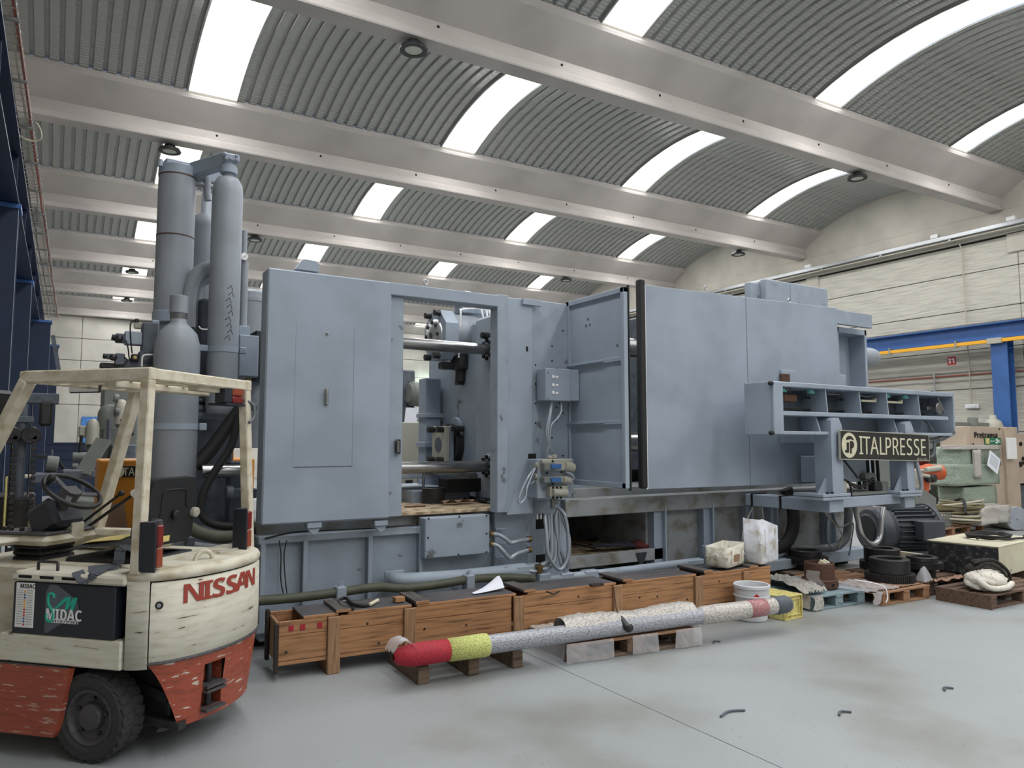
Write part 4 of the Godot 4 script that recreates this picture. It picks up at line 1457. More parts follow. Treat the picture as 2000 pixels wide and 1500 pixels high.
	# long hoses hanging in loops
	var hl := [
		[0.018, [V(3.966, 0.954, -5.85), V(3.949, 0.806, -5.8), V(3.952, 0.618, -5.78), V(4.039, 0.478, -5.78), V(4.116, 0.461, -5.78), V(4.183, 0.576, -5.78), V(4.184, 0.793, -5.78), V(4.158, 0.963, -5.8), V(4.114, 1.03, -5.84)]],
		[0.018, [V(4.128, 1.023, -5.86), V(4.16, 0.913, -5.82), V(4.211, 0.741, -5.8), V(4.224, 0.543, -5.82), V(4.214, 0.404, -5.85)]],
		[0.016, [V(4.121, 1.02, -5.85), V(4.077, 0.916, -5.83), V(4.105, 0.696, -5.83), V(4.164, 0.547, -5.83), V(4.202, 0.395, -5.85)]],
		[0.024, [V(4.051, 0.973, -5.87), V(4.042, 0.747, -5.85), V(4.028, 0.58, -5.84), V(3.981, 0.522, -5.84), V(3.91, 0.499, -5.84)]],
		[0.024, [V(4.093, 0.971, -5.87), V(4.084, 0.744, -5.85), V(4.07, 0.553, -5.84), V(4.01, 0.477, -5.84), V(3.934, 0.459, -5.84)]],
		[0.013, [V(4.126, 1.01, -5.84), V(4.123, 0.793, -5.82), V(4.104, 0.601, -5.82), V(4.133, 0.478, -5.82)]],
		[0.012, [V(4.014, 0.966, -5.86), V(4.011, 0.798, -5.84), V(3.981, 0.656, -5.84), V(3.975, 0.537, -5.84)]],
		[0.02, [V(3.945, 0.468, -5.84), V(3.847, 0.448, -5.84), V(3.774, 0.461, -5.86)]]]
	for q in hl:
		st = B()
		tube(st, smooth(q[1], 6), q[0], 8)
		obj("hydraulic_hose", st, M.hose_silver, m)
	for p in [V(3.885, 0.958, -5.86), V(3.926, 0.956, -5.86), V(3.973, 0.953, -5.86)]:
		st = B()
		cyl(st, p + V(0, 0.02, 0), p - V(0, 0.03, 0), 0.014, 8, 0.003)
		obj("hose_fitting", st, M.zinc, m)

# ---------- gas bottles and valves at the left end of the machine ----------
func accumulators():
	var m := thing("accumulator_set", "group of tall blue-grey gas bottles and hydraulic valves at the left end of the machine", "gas bottles", V(0.95, 0, -7.0))
	# front bottle: short neck, domed shoulder
	var a := V(0.809, 2.273, -6.7)
	var st := B()
	var r := 0.1809
	var yt := V(0.797, 2.62, -6.7).y
	lathe(st, V(a.x, 0.0, -6.7), Vector3.UP, [Vector2(0, 0.05), Vector2(r, 0.05), Vector2(r, yt - 0.22), Vector2(r * 0.97, yt - 0.14), Vector2(r * 0.84, yt - 0.05), Vector2(r * 0.6, yt), Vector2(0.066, yt + 0.04), Vector2(0.064, yt + 0.1)], 36, true)
	var b1 := obj("front_bottle", st, M.grey_cyl, m)
	st = B()
	cyl(st, V(a.x, yt + 0.07, -6.7), V(a.x, yt + 0.13, -6.7), 0.067, 20, 0.004)
	obj("bare_neck", st, M.steel_dull, b1)
	st = B()
	cyl(st, V(a.x, yt + 0.12, -6.7), V(a.x, yt + 0.27, -6.7), 0.074, 24, 0.004)
	obj("neck_collar", st, M.grey_cyl, b1)
	st = B()
	for y in [1.76, 2.02]:
		cyl(st, V(a.x, y, -6.7), V(a.x, y + 0.05, -6.7), r + 0.006, 36)
		bc(st, V(a.x + r, y - 0.005, -6.68), V(a.x + r + 0.06, y + 0.055, -6.62), 0.006)
		bc(st, V(a.x - r - 0.05, y - 0.005, -6.68), V(a.x - r, y + 0.055, -6.62), 0.006)
		break
	obj("clamp_band", st, M.grey_paint, b1)
	# tall wide cylinder behind it
	var c := V(0.824, 3.456, -7.25)
	r = 0.1605
	yt = V(0.798, 4.099, -7.25).y
	var yb := V(0.823, 2.734, -7.25).y
	st = B()
	cyl(st, V(c.x, yb, -7.25), V(c.x, yt, -7.25), r, 36, 0.01)
	var b2 := obj("tall_cylinder", st, M.grey_cyl, m)
	st = B()
	cyl(st, V(c.x, yt - 0.005, -7.25), V(c.x, yt + 0.09, -7.25), r + 0.003, 36, 0.006)
	cyl(st, V(c.x, yb - 0.01, -7.25), V(c.x, yb + 0.1, -7.25), r + 0.008, 36, 0.01)
	obj("end_ring", st, M.grey_paint, b2)
	st = B()
	for y in [yt - 0.012, V(0.818, 3.523, -7.25).y]: cyl(st, V(c.x, y, -7.25), V(c.x, y + 0.012, -7.25), r + 0.002, 36)
	obj("rusty_seam", st, M.rust, b2)
	st = B()
	cyl(st, V(c.x - 0.03, 0.5, -7.25), V(c.x - 0.03, yb, -7.25), r * 0.72, 28)
	obj("lower_stem", st, M.grey_cyl, b2)
	# slim bottle at the front right
	var d := V(1.188, 3.311, -6.8)
	r = 0.1304
	yt = V(1.167, 4.028, -6.8).y
	st = B()
	lathe(st, V(d.x, 0, -6.8), Vector3.UP, [Vector2(0, 1.9), Vector2(r * 0.9, 1.9), Vector2(r, 1.97), Vector2(r, yt - 0.15), Vector2(r * 0.93, yt - 0.07), Vector2(r * 0.7, yt - 0.015), Vector2(0.05, yt), Vector2(0.05, yt + 0.06)], 32, true)
	var b3 := obj("slim_bottle", st, M.grey_cyl, m)
	st = B()
	cyl(st, V(d.x, yt + 0.03, -6.8), V(d.x, yt + 0.1, -6.8), 0.075, 20, 0.006)
	cyl(st, V(d.x, yt + 0.09, -6.8), V(d.x, yt + 0.14, -6.8), 0.06, 20, 0.006)
	obj("bottle_neck", st, M.grey_paint, b3)
	st = B()
	bc(st, V(d.x - 0.05, yt + 0.13, -6.88), V(d.x + 0.08, yt + 0.2, -6.72), 0.012)
	bolts(st, [V(d.x + 0.0, yt + 0.15, -6.72), V(d.x + 0.05, yt + 0.15, -6.72), V(d.x + 0.05, yt + 0.185, -6.72)], 0.012, 0.015)
	obj("valve_head", st, M.grey_paint, b3)
	var yc := V(1.214, 2.44, -6.8).y
	st = B()
	cyl(st, V(d.x, yc, -6.8), V(d.x, yc + 0.05, -6.8), r + 0.005, 32)
	bc(st, V(d.x + r, yc, -6.8), V(d.x + r + 0.06, yc + 0.055, -6.74), 0.006)
	bc(st, V(d.x - r - 0.07, yc, -6.8), V(d.x - r, yc + 0.055, -6.74), 0.006)
	obj("clamp_band", st, M.grey_paint, b3)
	# scrawl of black marker down the bottle
	st = B()
	for i in 9:
		var y := yc + 0.55 - i * 0.055
		var x := d.x + 0.02 + 0.012 * sin(i * 2.1)
		tube(st, [on_cyl(d, r, x - 0.02, y), on_cyl(d, r, x + 0.01, y + 0.035), on_cyl(d, r, x + 0.025, y - 0.01)], 0.0035, 4)
	obj("marker_scrawl", st, M.ink, b3)
	# manifold arms on top
	var h := yt + 0.165
	st = B()
	var tc := V(c.x, h - 0.02, -7.25)
	var td := V(d.x, h, -6.8)
	bar(st, tc + V(-0.12, 0, 0.05), tc + V(0.12, 0, 0.02), 0.12, 0.12, Vector3.UP, 0.01)
	bar(st, tc + V(0.1, 0, 0), td, 0.1, 0.13, Vector3.UP, 0.01)
	bar(st, tc + V(0.12, 0, 0), tc + V(0.42, -0.02, -0.05), 0.12, 0.12, Vector3.UP, 0.01)
	cyl(st, tc + V(-0.16, -0.03, 0.1), tc + V(-0.16, 0.03, 0.1), 0.025, 8)
	obj("top_manifold", st, M.grey_paint, m)
	# pipe stub hanging from the manifold
	st = B()
	tube(st, smooth([V(c.x + 0.25, h - 0.06, -7.2), V(c.x + 0.25, h - 0.2, -7.2), V(c.x + 0.26, h - 0.28, -7.2)]), 0.035, 12)
	cyl(st, V(c.x + 0.13, h - 0.14, -7.2), V(c.x + 0.3, h - 0.14, -7.2), 0.022, 10)
	obj("pipe_stub", st, M.grey_cyl, m)
	# bottle behind with a dome
	var e := V(1.149, 3.764, -7.7)
	st = B()
	var ye := V(1.144, 3.93, -7.7).y
	lathe(st, V(e.x, 0, -7.7), Vector3.UP, [Vector2(0, 0.8), Vector2(0.16, 0.8), Vector2(0.16, ye - 0.15), Vector2(0.14, ye - 0.05), Vector2(0.05, ye), Vector2(0.05, ye + 0.2), Vector2(0, ye + 0.2)], 28, true)
	obj("rear_bottle", st, M.grey_cyl, m)
	# bent pipes
	for q in [[0.06, [V(0.942, 2.686, -7.1), V(0.941, 2.966, -7.1), V(0.971, 3.12, -7.1), V(1.041, 3.228, -7.1), V(1.172, 3.278, -7.1)]], [0.05, [V(1.007, 2.705, -7.2), V(1.015, 3.015, -7.2), V(1.059, 3.14, -7.2), V(1.191, 3.204, -7.2)]]]:
		st = B()
		tube(st, smooth(q[1], 6), q[0], 16)
		obj("bent_pipe", st, M.grey_cyl, m)
	st = B()
	bc(st, V(1.03, 2.203, -7.1), V(1.25, 2.967, -7.5), 0.02)
	bc(st, V(0.75, 0.1, -8.4), V(1.4, 2.3, -7.3), 0.02)
	obj("valve_column", st, M.grey_dark, m)
	# stubby tank and gauge pipe at the right
	var t := V(1.547, 2.79, -7.5)
	var tt := V(1.537, 3.16, -7.5).y
	st = B()
	lathe(st, V(t.x, 0, -7.5), Vector3.UP, [Vector2(0, 1.6), Vector2(0.16, 1.6), Vector2(0.16, tt - 0.12), Vector2(0.165, tt - 0.12), Vector2(0.165, tt - 0.09), Vector2(0.16, tt - 0.09), Vector2(0.155, tt - 0.03), Vector2(0.12, tt), Vector2(0, tt)], 28)
	obj("small_tank", st, M.grey_cyl, m)
	var gp := V(1.393, 2.901, -7)
	st = B()
	cyl(st, V(gp.x, V(1.393, 2.605, -7).y, -7.0), V(gp.x, V(1.381, 3.323, -7).y, -7.0), 0.032, 14, 0.006)
	cyl(st, V(gp.x - 0.01, V(1.381, 3.323, -7).y, -7.0), V(gp.x - 0.01, V(1.373, 3.623, -7).y, -7.0), 0.024, 12, 0.004)
	var gpipe := obj("gauge_pipe", st, M.grey_cyl, m)
	var gc := V(1.375, 3.364, -6.95)
	st = B()
	cyl(st, gc - V(0, 0, 0.03), gc, 0.036, 24, 0.003)
	obj("pressure_gauge", st, M.zinc, gpipe)
	st = B()
	cyl(st, gc, gc + V(0, 0, 0.002), 0.03, 24)
	obj("dial", st, M.bright_white, gpipe)
	st = B()
	bar(st, gc + V(-0.015, -0.015, 0.003), gc + V(0.018, 0.014, 0.003), 0.003, 0.003, Vector3.BACK)
	obj("needle", st, M.ink, gpipe)
	# plate box with a bore and its brass fitting
	st = B()
	bc(st, V(1.347, 2.254, -6.9), V(1.517, 2.63, -7.05), 0.006)
	bc(st, V(1.347, 2.595, -6.95), V(1.445, 2.721, -7.05), 0.006)
	var pb := obj("plate_box", st, M.grey_paint, m)
	st = B()
	cyl(st, V(1.393, 2.494, -6.9), V(1.393, 2.494, -6.897), 0.014, 12)
	cyl(st, V(1.34, 2.491, -6.9), V(1.34, 2.49, -6.897), 0.007, 8)
	obj("bore", st, M.hole, pb)
	st = B()
	cyl(st, V(1.442, 2.243, -6.95), V(1.444, 2, -6.95), 0.03, 12, 0.005)
	obj("fitting", st, M.brass, pb)
	st = B()
	bc(st, V(1.529, 2.24, -7.1), V(1.694, 2.712, -7.4), 0.01)
	obj("dark_box", st, M.black_plastic, m)
	# valves pointing left
	var blocks := [[V(0.559, 2.399, -6.9), V(0.675, 2.677, -7.1), M.grey_dark, "valve_cube"], [V(0.628, 2.573, -6.95), V(0.69, 2.711, -7.1), M.grey_paint, "valve_cube"], [V(0.425, 2.477, -6.9), V(0.556, 2.591, -7), M.grey_paint, "valve_body"], [V(0.355, 2.487, -6.88), V(0.426, 2.563, -6.96), M.grey_dark, "valve_body"], [V(0.357, 2.296, -6.85), V(0.431, 2.392, -6.95), M.grey_dark, "valve_body"], [V(0.296, 2.343, -6.85), V(0.358, 2.385, -6.93), M.grey_dark, "valve_body"], [V(0.535, 2.31, -6.9), V(0.678, 2.426, -7), M.grey_dark, "valve_cube"], [V(0.376, 2.28, -6.9), V(0.67, 2.354, -7.1), M.grey_dark, "valve_plate"], [V(0.253, 2.269, -6.9), V(0.395, 2.312, -7), M.black_steel, "valve_plate"], [V(0.496, 2.624, -6.95), V(0.553, 2.68, -7), M.cabinet_pale, "plug"], [V(0.498, 2.668, -6.95), V(0.532, 2.71, -7), M.black_plastic, "plug"], [V(0.477, 2.334, -6.86), V(0.538, 2.396, -6.93), M.black_plastic, "plug"]]
	for q in blocks:
		st = B()
		bc(st, q[0], q[1], 0.008)
		obj(q[3], st, q[2], m)
	for q in [[V(0.36, 2.527, -6.92), V(0.329, 2.533, -6.92), 0.025], [V(0.3, 2.364, -6.88), V(0.27, 2.366, -6.88), 0.022]]:
		st = B()
		cyl(st, q[0], q[1], q[2], 12, 0.005)
		obj("end_plug", st, M.black_plastic, m)
	for q in [[V(0.364, 2.518, -6.85), V(0.382, 2.514, -6.84)], [V(0.324, 2.355, -6.82), V(0.345, 2.355, -6.81)]]:
		st = B()
		lathe(st, q[0] + V(0.02, 0, -0.03), V(0, 0, 1), [Vector2(0.03, 0), Vector2(0.027, 0.012), Vector2(0.0, 0.02)], 14, true)
		obj("solenoid_cap", st, M.black_steel, m)
	st = B()
	cyl(st, V(0.506, 2.366, -6.86), V(0.506, 2.365, -6.85), 0.014, 12)
	obj("lamp_spot", st, M.foam, m)
	for line in [[V(0.494, 2.674, -6.9), V(0.464, 2.654, -6.9), V(0.469, 2.532, -6.9), V(0.485, 2.403, -6.9)], [V(0.434, 2.506, -6.88), V(0.452, 2.442, -6.88), V(0.462, 2.369, -6.88), V(0.478, 2.344, -6.88)], [V(0.422, 2.364, -6.85), V(0.445, 2.344, -6.85), V(0.439, 2.309, -6.85), V(0.417, 2.286, -6.85)]]:
		st = B()
		tube(st, smooth(line, 4), 0.006, 6)
		obj("sensor_cable", st, M.black_rubber, m)
	st = B()
	tube(st, smooth([V(0.55, 2.281, -6.75), V(0.551, 2.357, -6.75), V(0.573, 2.38, -6.75), V(0.654, 2.385, -6.75)], 4), 0.008, 6)
	tube(st, smooth([V(0.984, 2.662, -6.8), V(1.013, 2.638, -6.8), V(1.097, 2.645, -6.8)], 4), 0.007, 6)
	obj("thin_pipe", st, M.bright_white, m)
	# pipework between the bottles and the guard, lower down
	for q in [[V(1.009, 1.95, -6.9), V(1.506, 1.976, -6.9), 0.035, M.grey_dark], [V(1.017, 1.92, -6.95), V(1.384, 1.914, -6.95), 0.06, M.grey_cyl], [V(1.007, 2.012, -6.9), V(1.327, 2.04, -6.9), 0.03, M.black_steel]]:
		st = B()
		cyl(st, q[0], q[1], q[2], 14, 0.004)
		obj("cross_pipe", st, q[3], m)
	var hoses := [[0.06, M.black_rubber, [V(1.333, 1.941, -6.7), V(1.212, 1.761, -6.7), V(1.093, 1.585, -6.7), V(0.975, 1.456, -6.7)]], [0.032, M.black_rubber, [V(1.278, 1.888, -6.5), V(1.228, 1.629, -6.5), V(1.105, 1.417, -6.5), V(1.023, 1.252, -6.5), V(1.009, 1.086, -6.5), V(1.058, 1.008, -6.5), V(1.159, 0.965, -6.5), V(1.28, 0.954, -6.5)]], [0.05, M.hose_olive, [V(0.857, 1.01, -6.3), V(0.952, 0.952, -6.3), V(1.068, 0.908, -6.3), V(1.204, 0.895, -6.3), V(1.414, 0.927, -6.35), V(1.55, 0.947, -6.4)]], [0.03, M.hose_grey, [V(0.915, 0.859, -6.2), V(1.072, 0.827, -6.2), V(1.187, 0.827, -6.2), V(1.393, 0.88, -6.25)]]]
	for q in hoses:
		st = B()
		tube(st, smooth(q[2], 6), q[0], 12)
		obj("thick_hose", st, q[1], m)
	st = B()
	bc(st, V(1.273, 1.173, -6.6), V(1.471, 1.258, -6.75), 0.01)
	cyl(st, V(1.209, 1.231, -6.6), V(1.271, 1.229, -6.6), 0.06, 12, 0.01)
	obj("lower_valve", st, M.grey_dark, m)
	st = B()
	bc(st, V(1.28, 0.784, -6.8), V(1.433, 1.487, -7), 0.01)
	bc(st, V(0.9, 0.02, -7.6), V(1.36, 0.9, -6.5), 0.02)
	obj("injection_frame", st, M.grey_dark, m)
	st = B()
	cyl(st, V(1.36, 0.75, -6.4), V(0.95, 0.75, -6.4), 0.045, 14, 0.004)
	obj("cross_pipe", st, M.zinc, m)
	st = B()
	cyl(st, V(1.34, 1.41, -6.62), V(1.02, 1.41, -6.62), 0.058, 20)
	obj("plunger_rod", st, M.steel, m)


func on_cyl(c: Vector3, r: float, x: float, y: float) -> Vector3:   # a point on the viewer's side of an upright cylinder
	var dx := x - c.x
	return V(x, y, c.z + sqrt(maxf(r * r - dx * dx, 0.0)))


# ---------- console on two brackets, with the maker's sign ----------
func console():
	var t := thing("linear_drive", "long open blue-grey steel housing on two posts in front of the right guard", "drive unit", V(7.0, 0.9, -4.9))
	var z := -4.9
	var x0 := 6.1
	var x1 := 9.52
	var st := B()
	for y in [[2.225, 2.275], [1.93, 1.975], [1.735, 1.77]]:
		bc(st, V(x0 + 0.022, y[0], z - 0.305), V(x1 - 0.032 if y[0] != 1.93 else x1 - 0.15, y[1], z), 0.006)
	var h := obj("housing", st, M.grey_paint, t)
	st = B()
	bc(st, V(x0, 1.737, z - 0.36), V(x1, 2.275, z - 0.33), 0.003)
	obj("back_sheet", st, M.grey_paint, h)
	st = B()
	bc(st, V(x0, 1.737, z - 0.02), V(x0 + 0.15, 2.27, z + 0.012), 0.006)
	bc(st, V(x0, 1.737, z - 0.33), V(x0 + 0.02, 2.27, z - 0.021), 0.002)
	obj("end_plate", st, M.grey_paint, h)
	st = B()
	bc(st, V(x1 - 0.03, 1.76, z - 0.33), V(x1, 2.27, z + 0.0), 0.004)
	obj("end_plate", st, M.grey_paint, h)
	for x in [6.98, 7.58, 8.1, 8.75]:
		st = B()
		prism(st, pv([0, 0, -0.31, 0, -0.31, 0.25, -0.02, 0.25]), -0.008, 0.008, Transform3D(Basis(V(0, 0, 1), V(0, 1, 0), V(-1, 0, 0)), V(x, 1.975, z)))
		obj("web_plate", st, M.grey_paint, h)
	for x in [6.86, 7.24, 8.28, 8.62]:
		st = B()
		prism(st, pv([0, 0, -0.25, 0, -0.25, 0.2, -0.06, 0.2]), -0.008, 0.008, Transform3D(Basis(V(0, 0, 1), V(0, 1, 0), V(-1, 0, 0)), V(x, 1.735, z)))
		obj("gusset", st, M.grey_paint, h)
	# rails, carriage, sensors and belts inside
	st = B()
	bc(st, V(6.3, 2.13, z - 0.24), V(9.2, 2.15, z - 0.2), 0.004)
	bc(st, V(6.3, 2.0, z - 0.24), V(9.2, 2.02, z - 0.2), 0.004)
	obj("guide_rail", st, M.black_steel, h)
	st = B()
	bc(st, V(6.27, 1.98, z - 0.3), V(9.49, 2.22, z - 0.295))
	obj("dark_lining", st, M.grey_dark, h)
	st = B()
	bc(st, V(6.4, 2.08, z - 0.2), V(6.62, 2.16, z - 0.1), 0.01)
	cyl(st, V(6.3, 2.1, z - 0.15), V(6.42, 2.1, z - 0.15), 0.035, 12)
	obj("carriage", st, M.rust, h)
	for q in [[7.78, 8.07], [8.16, 8.6]]:
		st = B()
		bc(st, V(q[0], 2.12, z - 0.16), V(q[1], 2.145, z - 0.12), 0.004)
		bc(st, V(q[1] - 0.03, 2.14, z - 0.16), V(q[1], 2.165, z - 0.12), 0.003)
		obj("switch_bar", st, M.cream_bar, h)
	for x in [6.36, 6.82, 8.22, 8.6]:
		st = B()
		bc(st, V(x, 2.18, z - 0.14), V(x + 0.06, 2.225, z - 0.09), 0.01)
		cyl(st, V(x + 0.07, 2.2, z - 0.12), V(x + 0.1, 2.2, z - 0.12), 0.022, 10, 0.004)
		obj("limit_switch", st, M.mint, h)
	st = B()
	cyl(st, V(9.26, 2.075, z - 0.12), V(9.26, 2.075, z - 0.04), 0.075, 20, 0.01)
	bc(st, V(9.1, 2.05, z - 0.18), V(9.26, 2.1, z - 0.1), 0.01)
	obj("pulley", st, M.steel_dull, h)
	st = B()
	bar(st, V(9.24, 2.22, z - 0.06), V(9.4, 2.03, z - 0.06), 0.03, 0.01, Vector3.BACK)
	obj("belt", st, M.hose_grey, h)
	for line in [[V(7.0, 2.2, z - 0.1), V(7.15, 2.18, z - 0.08), V(7.35, 2.19, z - 0.1)], [V(7.62, 2.2, z - 0.1), V(7.8, 2.175, z - 0.08), V(7.95, 2.19, z - 0.1)], [V(6.4, 2.22, z - 0.1), V(6.48, 2.2, z - 0.08), V(6.5, 2.24, z - 0.1)], [V(9.0, 1.94, z - 0.1), V(9.02, 1.88, z - 0.06), V(9.08, 1.8, z - 0.04)], [V(9.02, 1.92, z - 0.1), V(9.05, 1.85, z - 0.06), V(9.12, 1.79, z - 0.04)]]:
		st = B()
		tube(st, smooth(line, 5), 0.008, 6)
		obj("cable", st, M.hose_grey, h)
	for q in [V(6.08, 2.25, z + 0.0), V(6.07, 1.75, z + 0.0)]:
		st = B()
		lathe(st, q, V(-1, 0, 0), [Vector2(0.02, -0.02), Vector2(0.025, 0.0), Vector2(0.02, 0.025), Vector2(0, 0.03)], 12, true)
		obj("buffer", st, M.black_rubber, h)
	# posts with base plates on their arms
	for q in [[6.98, 7.17, 1.92, 1.115], [8.37, 8.52, 1.9, 1.1]]:
		st = B()
		prism(st, pv([q[0], q[3], q[1], q[3], q[1], q[2] - 0.08, q[1] - 0.05, q[2], q[0] + 0.03, q[2], q[0], q[2] - 0.03]), z - 0.18, z + 0.03)
		var p := obj("post", st, M.grey_paint, t)
		st = B()
		bc(st, V(q[0] - 0.22, q[3] - 0.03, z - 0.3), V(q[1] + 0.06, q[3], z + 0.07), 0.004)
		bc(st, V(q[0] - 0.22, q[3] - 0.065, z - 0.3), V(q[1] + 0.06, q[3] - 0.035, z + 0.07), 0.004)
		obj("base_plate", st, M.grey_worn, p)
		st = B()
		prism(st, pv([q[0], q[3], q[0] - 0.14, q[3], q[0] - 0.01, q[3] + 0.16, q[0], q[3] + 0.16]), z - 0.06, z - 0.045)
		obj("gusset", st, M.grey_paint, p)
		st = B()
		for x in [q[0] - 0.1, q[0] - 0.02]: cyl(st, V(x, q[3], z + 0.035), V(x, q[3] + 0.02, z + 0.035), 0.018, 6)
		obj("bolt", st, M.black_steel, p)
		st = B()
		bc(st, V(q[0] - 0.05, q[3] - 0.2, -6.0), V(q[1], q[3] - 0.067, z + 0.02), 0.006)
		obj("arm", st, M.grey_paint, t)
	st = B()
	bc(st, V(7.05, 0.93, -5.6), V(8.5, 1.05, -5.48), 0.006)
	bc(st, V(7.17, 0.95, -4.98), V(8.4, 1.06, -4.93), 0.006)
	obj("cross_beam", st, M.grey_paint, t)
	st = B()
	for zz in [-5.9, -5.5]: bc(st, V(6.92, 0.91, zz - 0.012), V(7.18, 1.06, zz + 0.012))
	obj("cable_tie", st, M.ink, t)
	# gear under the sign: cover box, hoses, small valves
	st = B()
	bc(st, V(7.3, 1.2, -5.5), V(8.1, 1.5, -5.2), 0.006)
	obj("cover_box", st, M.grey_paint, t)
	for i in 5:
		st = B()
		var x := 8.15 + i * 0.1
		tube(st, [V(x, 1.55, -5.35), V(x + 0.02, 1.2, -5.35), V(x + 0.06, 1.05, -5.35)], 0.02, 8)
		obj("black_hose", st, M.black_rubber, t)
	st = B()
	bc(st, V(7.24, 1.1, -5.1), V(7.42, 1.24, -5.0), 0.008)
	obj("terminal_box", st, M.cabinet_pale, t)
	st = B()
	cyl(st, V(8.02, 1.14, -5.1), V(8.02, 1.14, -5.0), 0.075, 18, 0.01)
	obj("black_knob", st, M.black_plastic, t)
	st = B()
	bc(st, V(8.1, 1.07, -5.12), V(8.24, 1.2, -5.02), 0.008)
	bc(st, V(7.95, 1.22, -5.2), V(8.15, 1.3, -5.1), 0.02)
	obj("small_valve", st, M.cabinet_grey, t)
	for line in [[V(7.3, 1.5, -4.98), V(7.45, 1.38, -4.98), V(7.62, 1.26, -5.0)], [V(7.25, 1.26, -5.05), V(7.4, 1.24, -5.0), V(7.6, 1.15, -5.0), V(7.9, 1.22, -5.05)], [V(7.3, 1.28, -5.05), V(7.5, 1.2, -5.0), V(7.75, 1.16, -5.0), V(7.98, 1.25, -5.05)], [V(7.42, 1.22, -4.98), V(7.46, 1.15, -4.98), V(7.46, 1.07, -4.98)]]:
		st = B()
		tube(st, smooth(line, 5), 0.012, 6)
		obj("cable", st, M.black_rubber, t)
	st = B()
	bc(st, V(7.3, 1.07, -5.6), V(8.4, 1.1, -4.98))
	obj("deck", st, M.cabinet_grey, t)
	st = B()
	tube(st, smooth([V(8.53, 1.5, -4.86), V(8.56, 1.3, -4.84), V(8.6, 1.15, -4.84), V(8.58, 1.02, -4.86)], 5), 0.022, 8)
	obj("hanging_hose", st, M.grey_cyl, t)
	for q in [[V(8.7, 1.78, z - 0.1), V(9.1, 1.7, z - 0.1), V(9.35, 1.74, z - 0.05), V(9.48, 1.8, z)], [V(8.7, 1.76, z - 0.1), V(9.05, 1.66, z - 0.1), V(9.3, 1.69, z - 0.05), V(9.5, 1.78, z)], [V(9.0, 1.68, z), V(9.02, 1.62, z), V(8.98, 1.5, z), V(8.86, 1.5, z), V(8.78, 1.62, z)]]:
		st = B()
		tube(st, smooth(q, 6), 0.016, 7)
		obj("sagging_cable", st, M.hose_grey, t)
	# sign
	var s := thing("maker_sign", "black sign with the word ITALPRESSE in cream letters, hung on the console posts", "sign", V(7.913, 1.61, -4.835), 0)
	s.rotation_degrees.z = -1.3
	inv[s] = s.transform.affine_inverse()
	var tr := s.transform
	st = B()
	bx(st, tr * V(0, 0, 0), V(1.7, 0.305, 0.02), 0.003, tr.basis)
	var bd := obj("board", st, M.sign_black, s)
	st = B()
	for q in [[V(0, 0.152, 0.004), V(1.71, 0.008, 0.024)], [V(0, -0.152, 0.004), V(1.71, 0.008, 0.024)], [V(-0.852, 0, 0.004), V(0.008, 0.31, 0.024)], [V(0.852, 0, 0.004), V(0.008, 0.31, 0.024)]]:
		bx(st, tr * q[0], q[1], 0.002, tr.basis)
	obj("rim", st, M.cabinet_pale, s)
	# letters, each a part of the board
	var word := "ITALPRESSE"
	var xs := [-0.485, -0.385, -0.24, -0.1, 0.02, 0.16, 0.3, 0.44, 0.585, 0.725]
	for i in word.length():
		var x: float = xs[i]
		obj("letter", letters(word[i], 0.195, 0.004, "Droid Sans", false, 0.93, func(p): return tr * V(p.x + x, p.y + 0.0, p.z + 0.0125)), M.sign_cream, bd)
	obj("small_print", letters("BRESCIA - ITALY", 0.022, 0.002, "Droid Sans", false, 1.0, func(p): return tr * V(p.x + 0.7, p.y - 0.132, p.z + 0.011)), M.cabinet_pale, bd)
	st = B()
	var ell := PackedVector2Array()
	for k in 36: ell.append(Vector2(-0.69 + 0.135 * cos(TAU * k / 36), 0.135 * sin(TAU * k / 36)))
	prism(st, ell, 0.0105, 0.0125, tr)
	obj("emblem_disc", st, M.sign_cream, bd)
	st = B()
	prism(st, pv([-0.74, 0.03, -0.7, 0.03, -0.7, -0.07, -0.72, -0.085, -0.77, -0.075, -0.77, -0.055, -0.74, -0.05]), 0.0125, 0.0145, tr)
	prism(st, pv([-0.685, 0.045, -0.64, 0.045, -0.61, 0.025, -0.61, -0.01, -0.64, -0.035, -0.655, -0.035, -0.655, -0.09, -0.685, -0.09]), 0.0125, 0.0145, tr)
	prism(st, pv([-0.75, 0.05, -0.74, 0.085, -0.7, 0.1, -0.65, 0.095, -0.61, 0.06, -0.62, 0.052, -0.66, 0.065, -0.71, 0.06]), 0.0125, 0.0145, tr)
	obj("emblem_mark", st, M.sign_black, bd)

# ---------- things on the floor before the machine ----------
func floor_goods():
	long_crate()
	crate_top()
	wrapped_shaft()
	var bits := [[V(3.586, 0.002, -3.231), 0.13, "curved dark scrap lying on the floor near the sawn joint, bottom middle"], [V(5.144, 0.002, -2.777), 0.06, "small clump of dark swarf on the floor at the lower right"], [V(4.707, 0.002, -4.41), 0.045, "tiny dark chip on the floor just right of the wrapped pallet"], [V(4.155, 0.002, -2.871), 0.07, "flat dark splinter on the floor at the lower right, left of the swarf clump"]]
	for q in bits:
		var st := B()
		var p: Vector3 = q[0]
		tube(st, smooth([p + V(-q[1], 0.006, 0.01), p + V(-q[1] * 0.2, 0.009, -0.02), p + V(q[1] * 0.6, 0.006, 0.015)], 4), 0.007, 6)
		tag(obj("floor_scrap", st, M.grey_dark), q[2], "scrap")


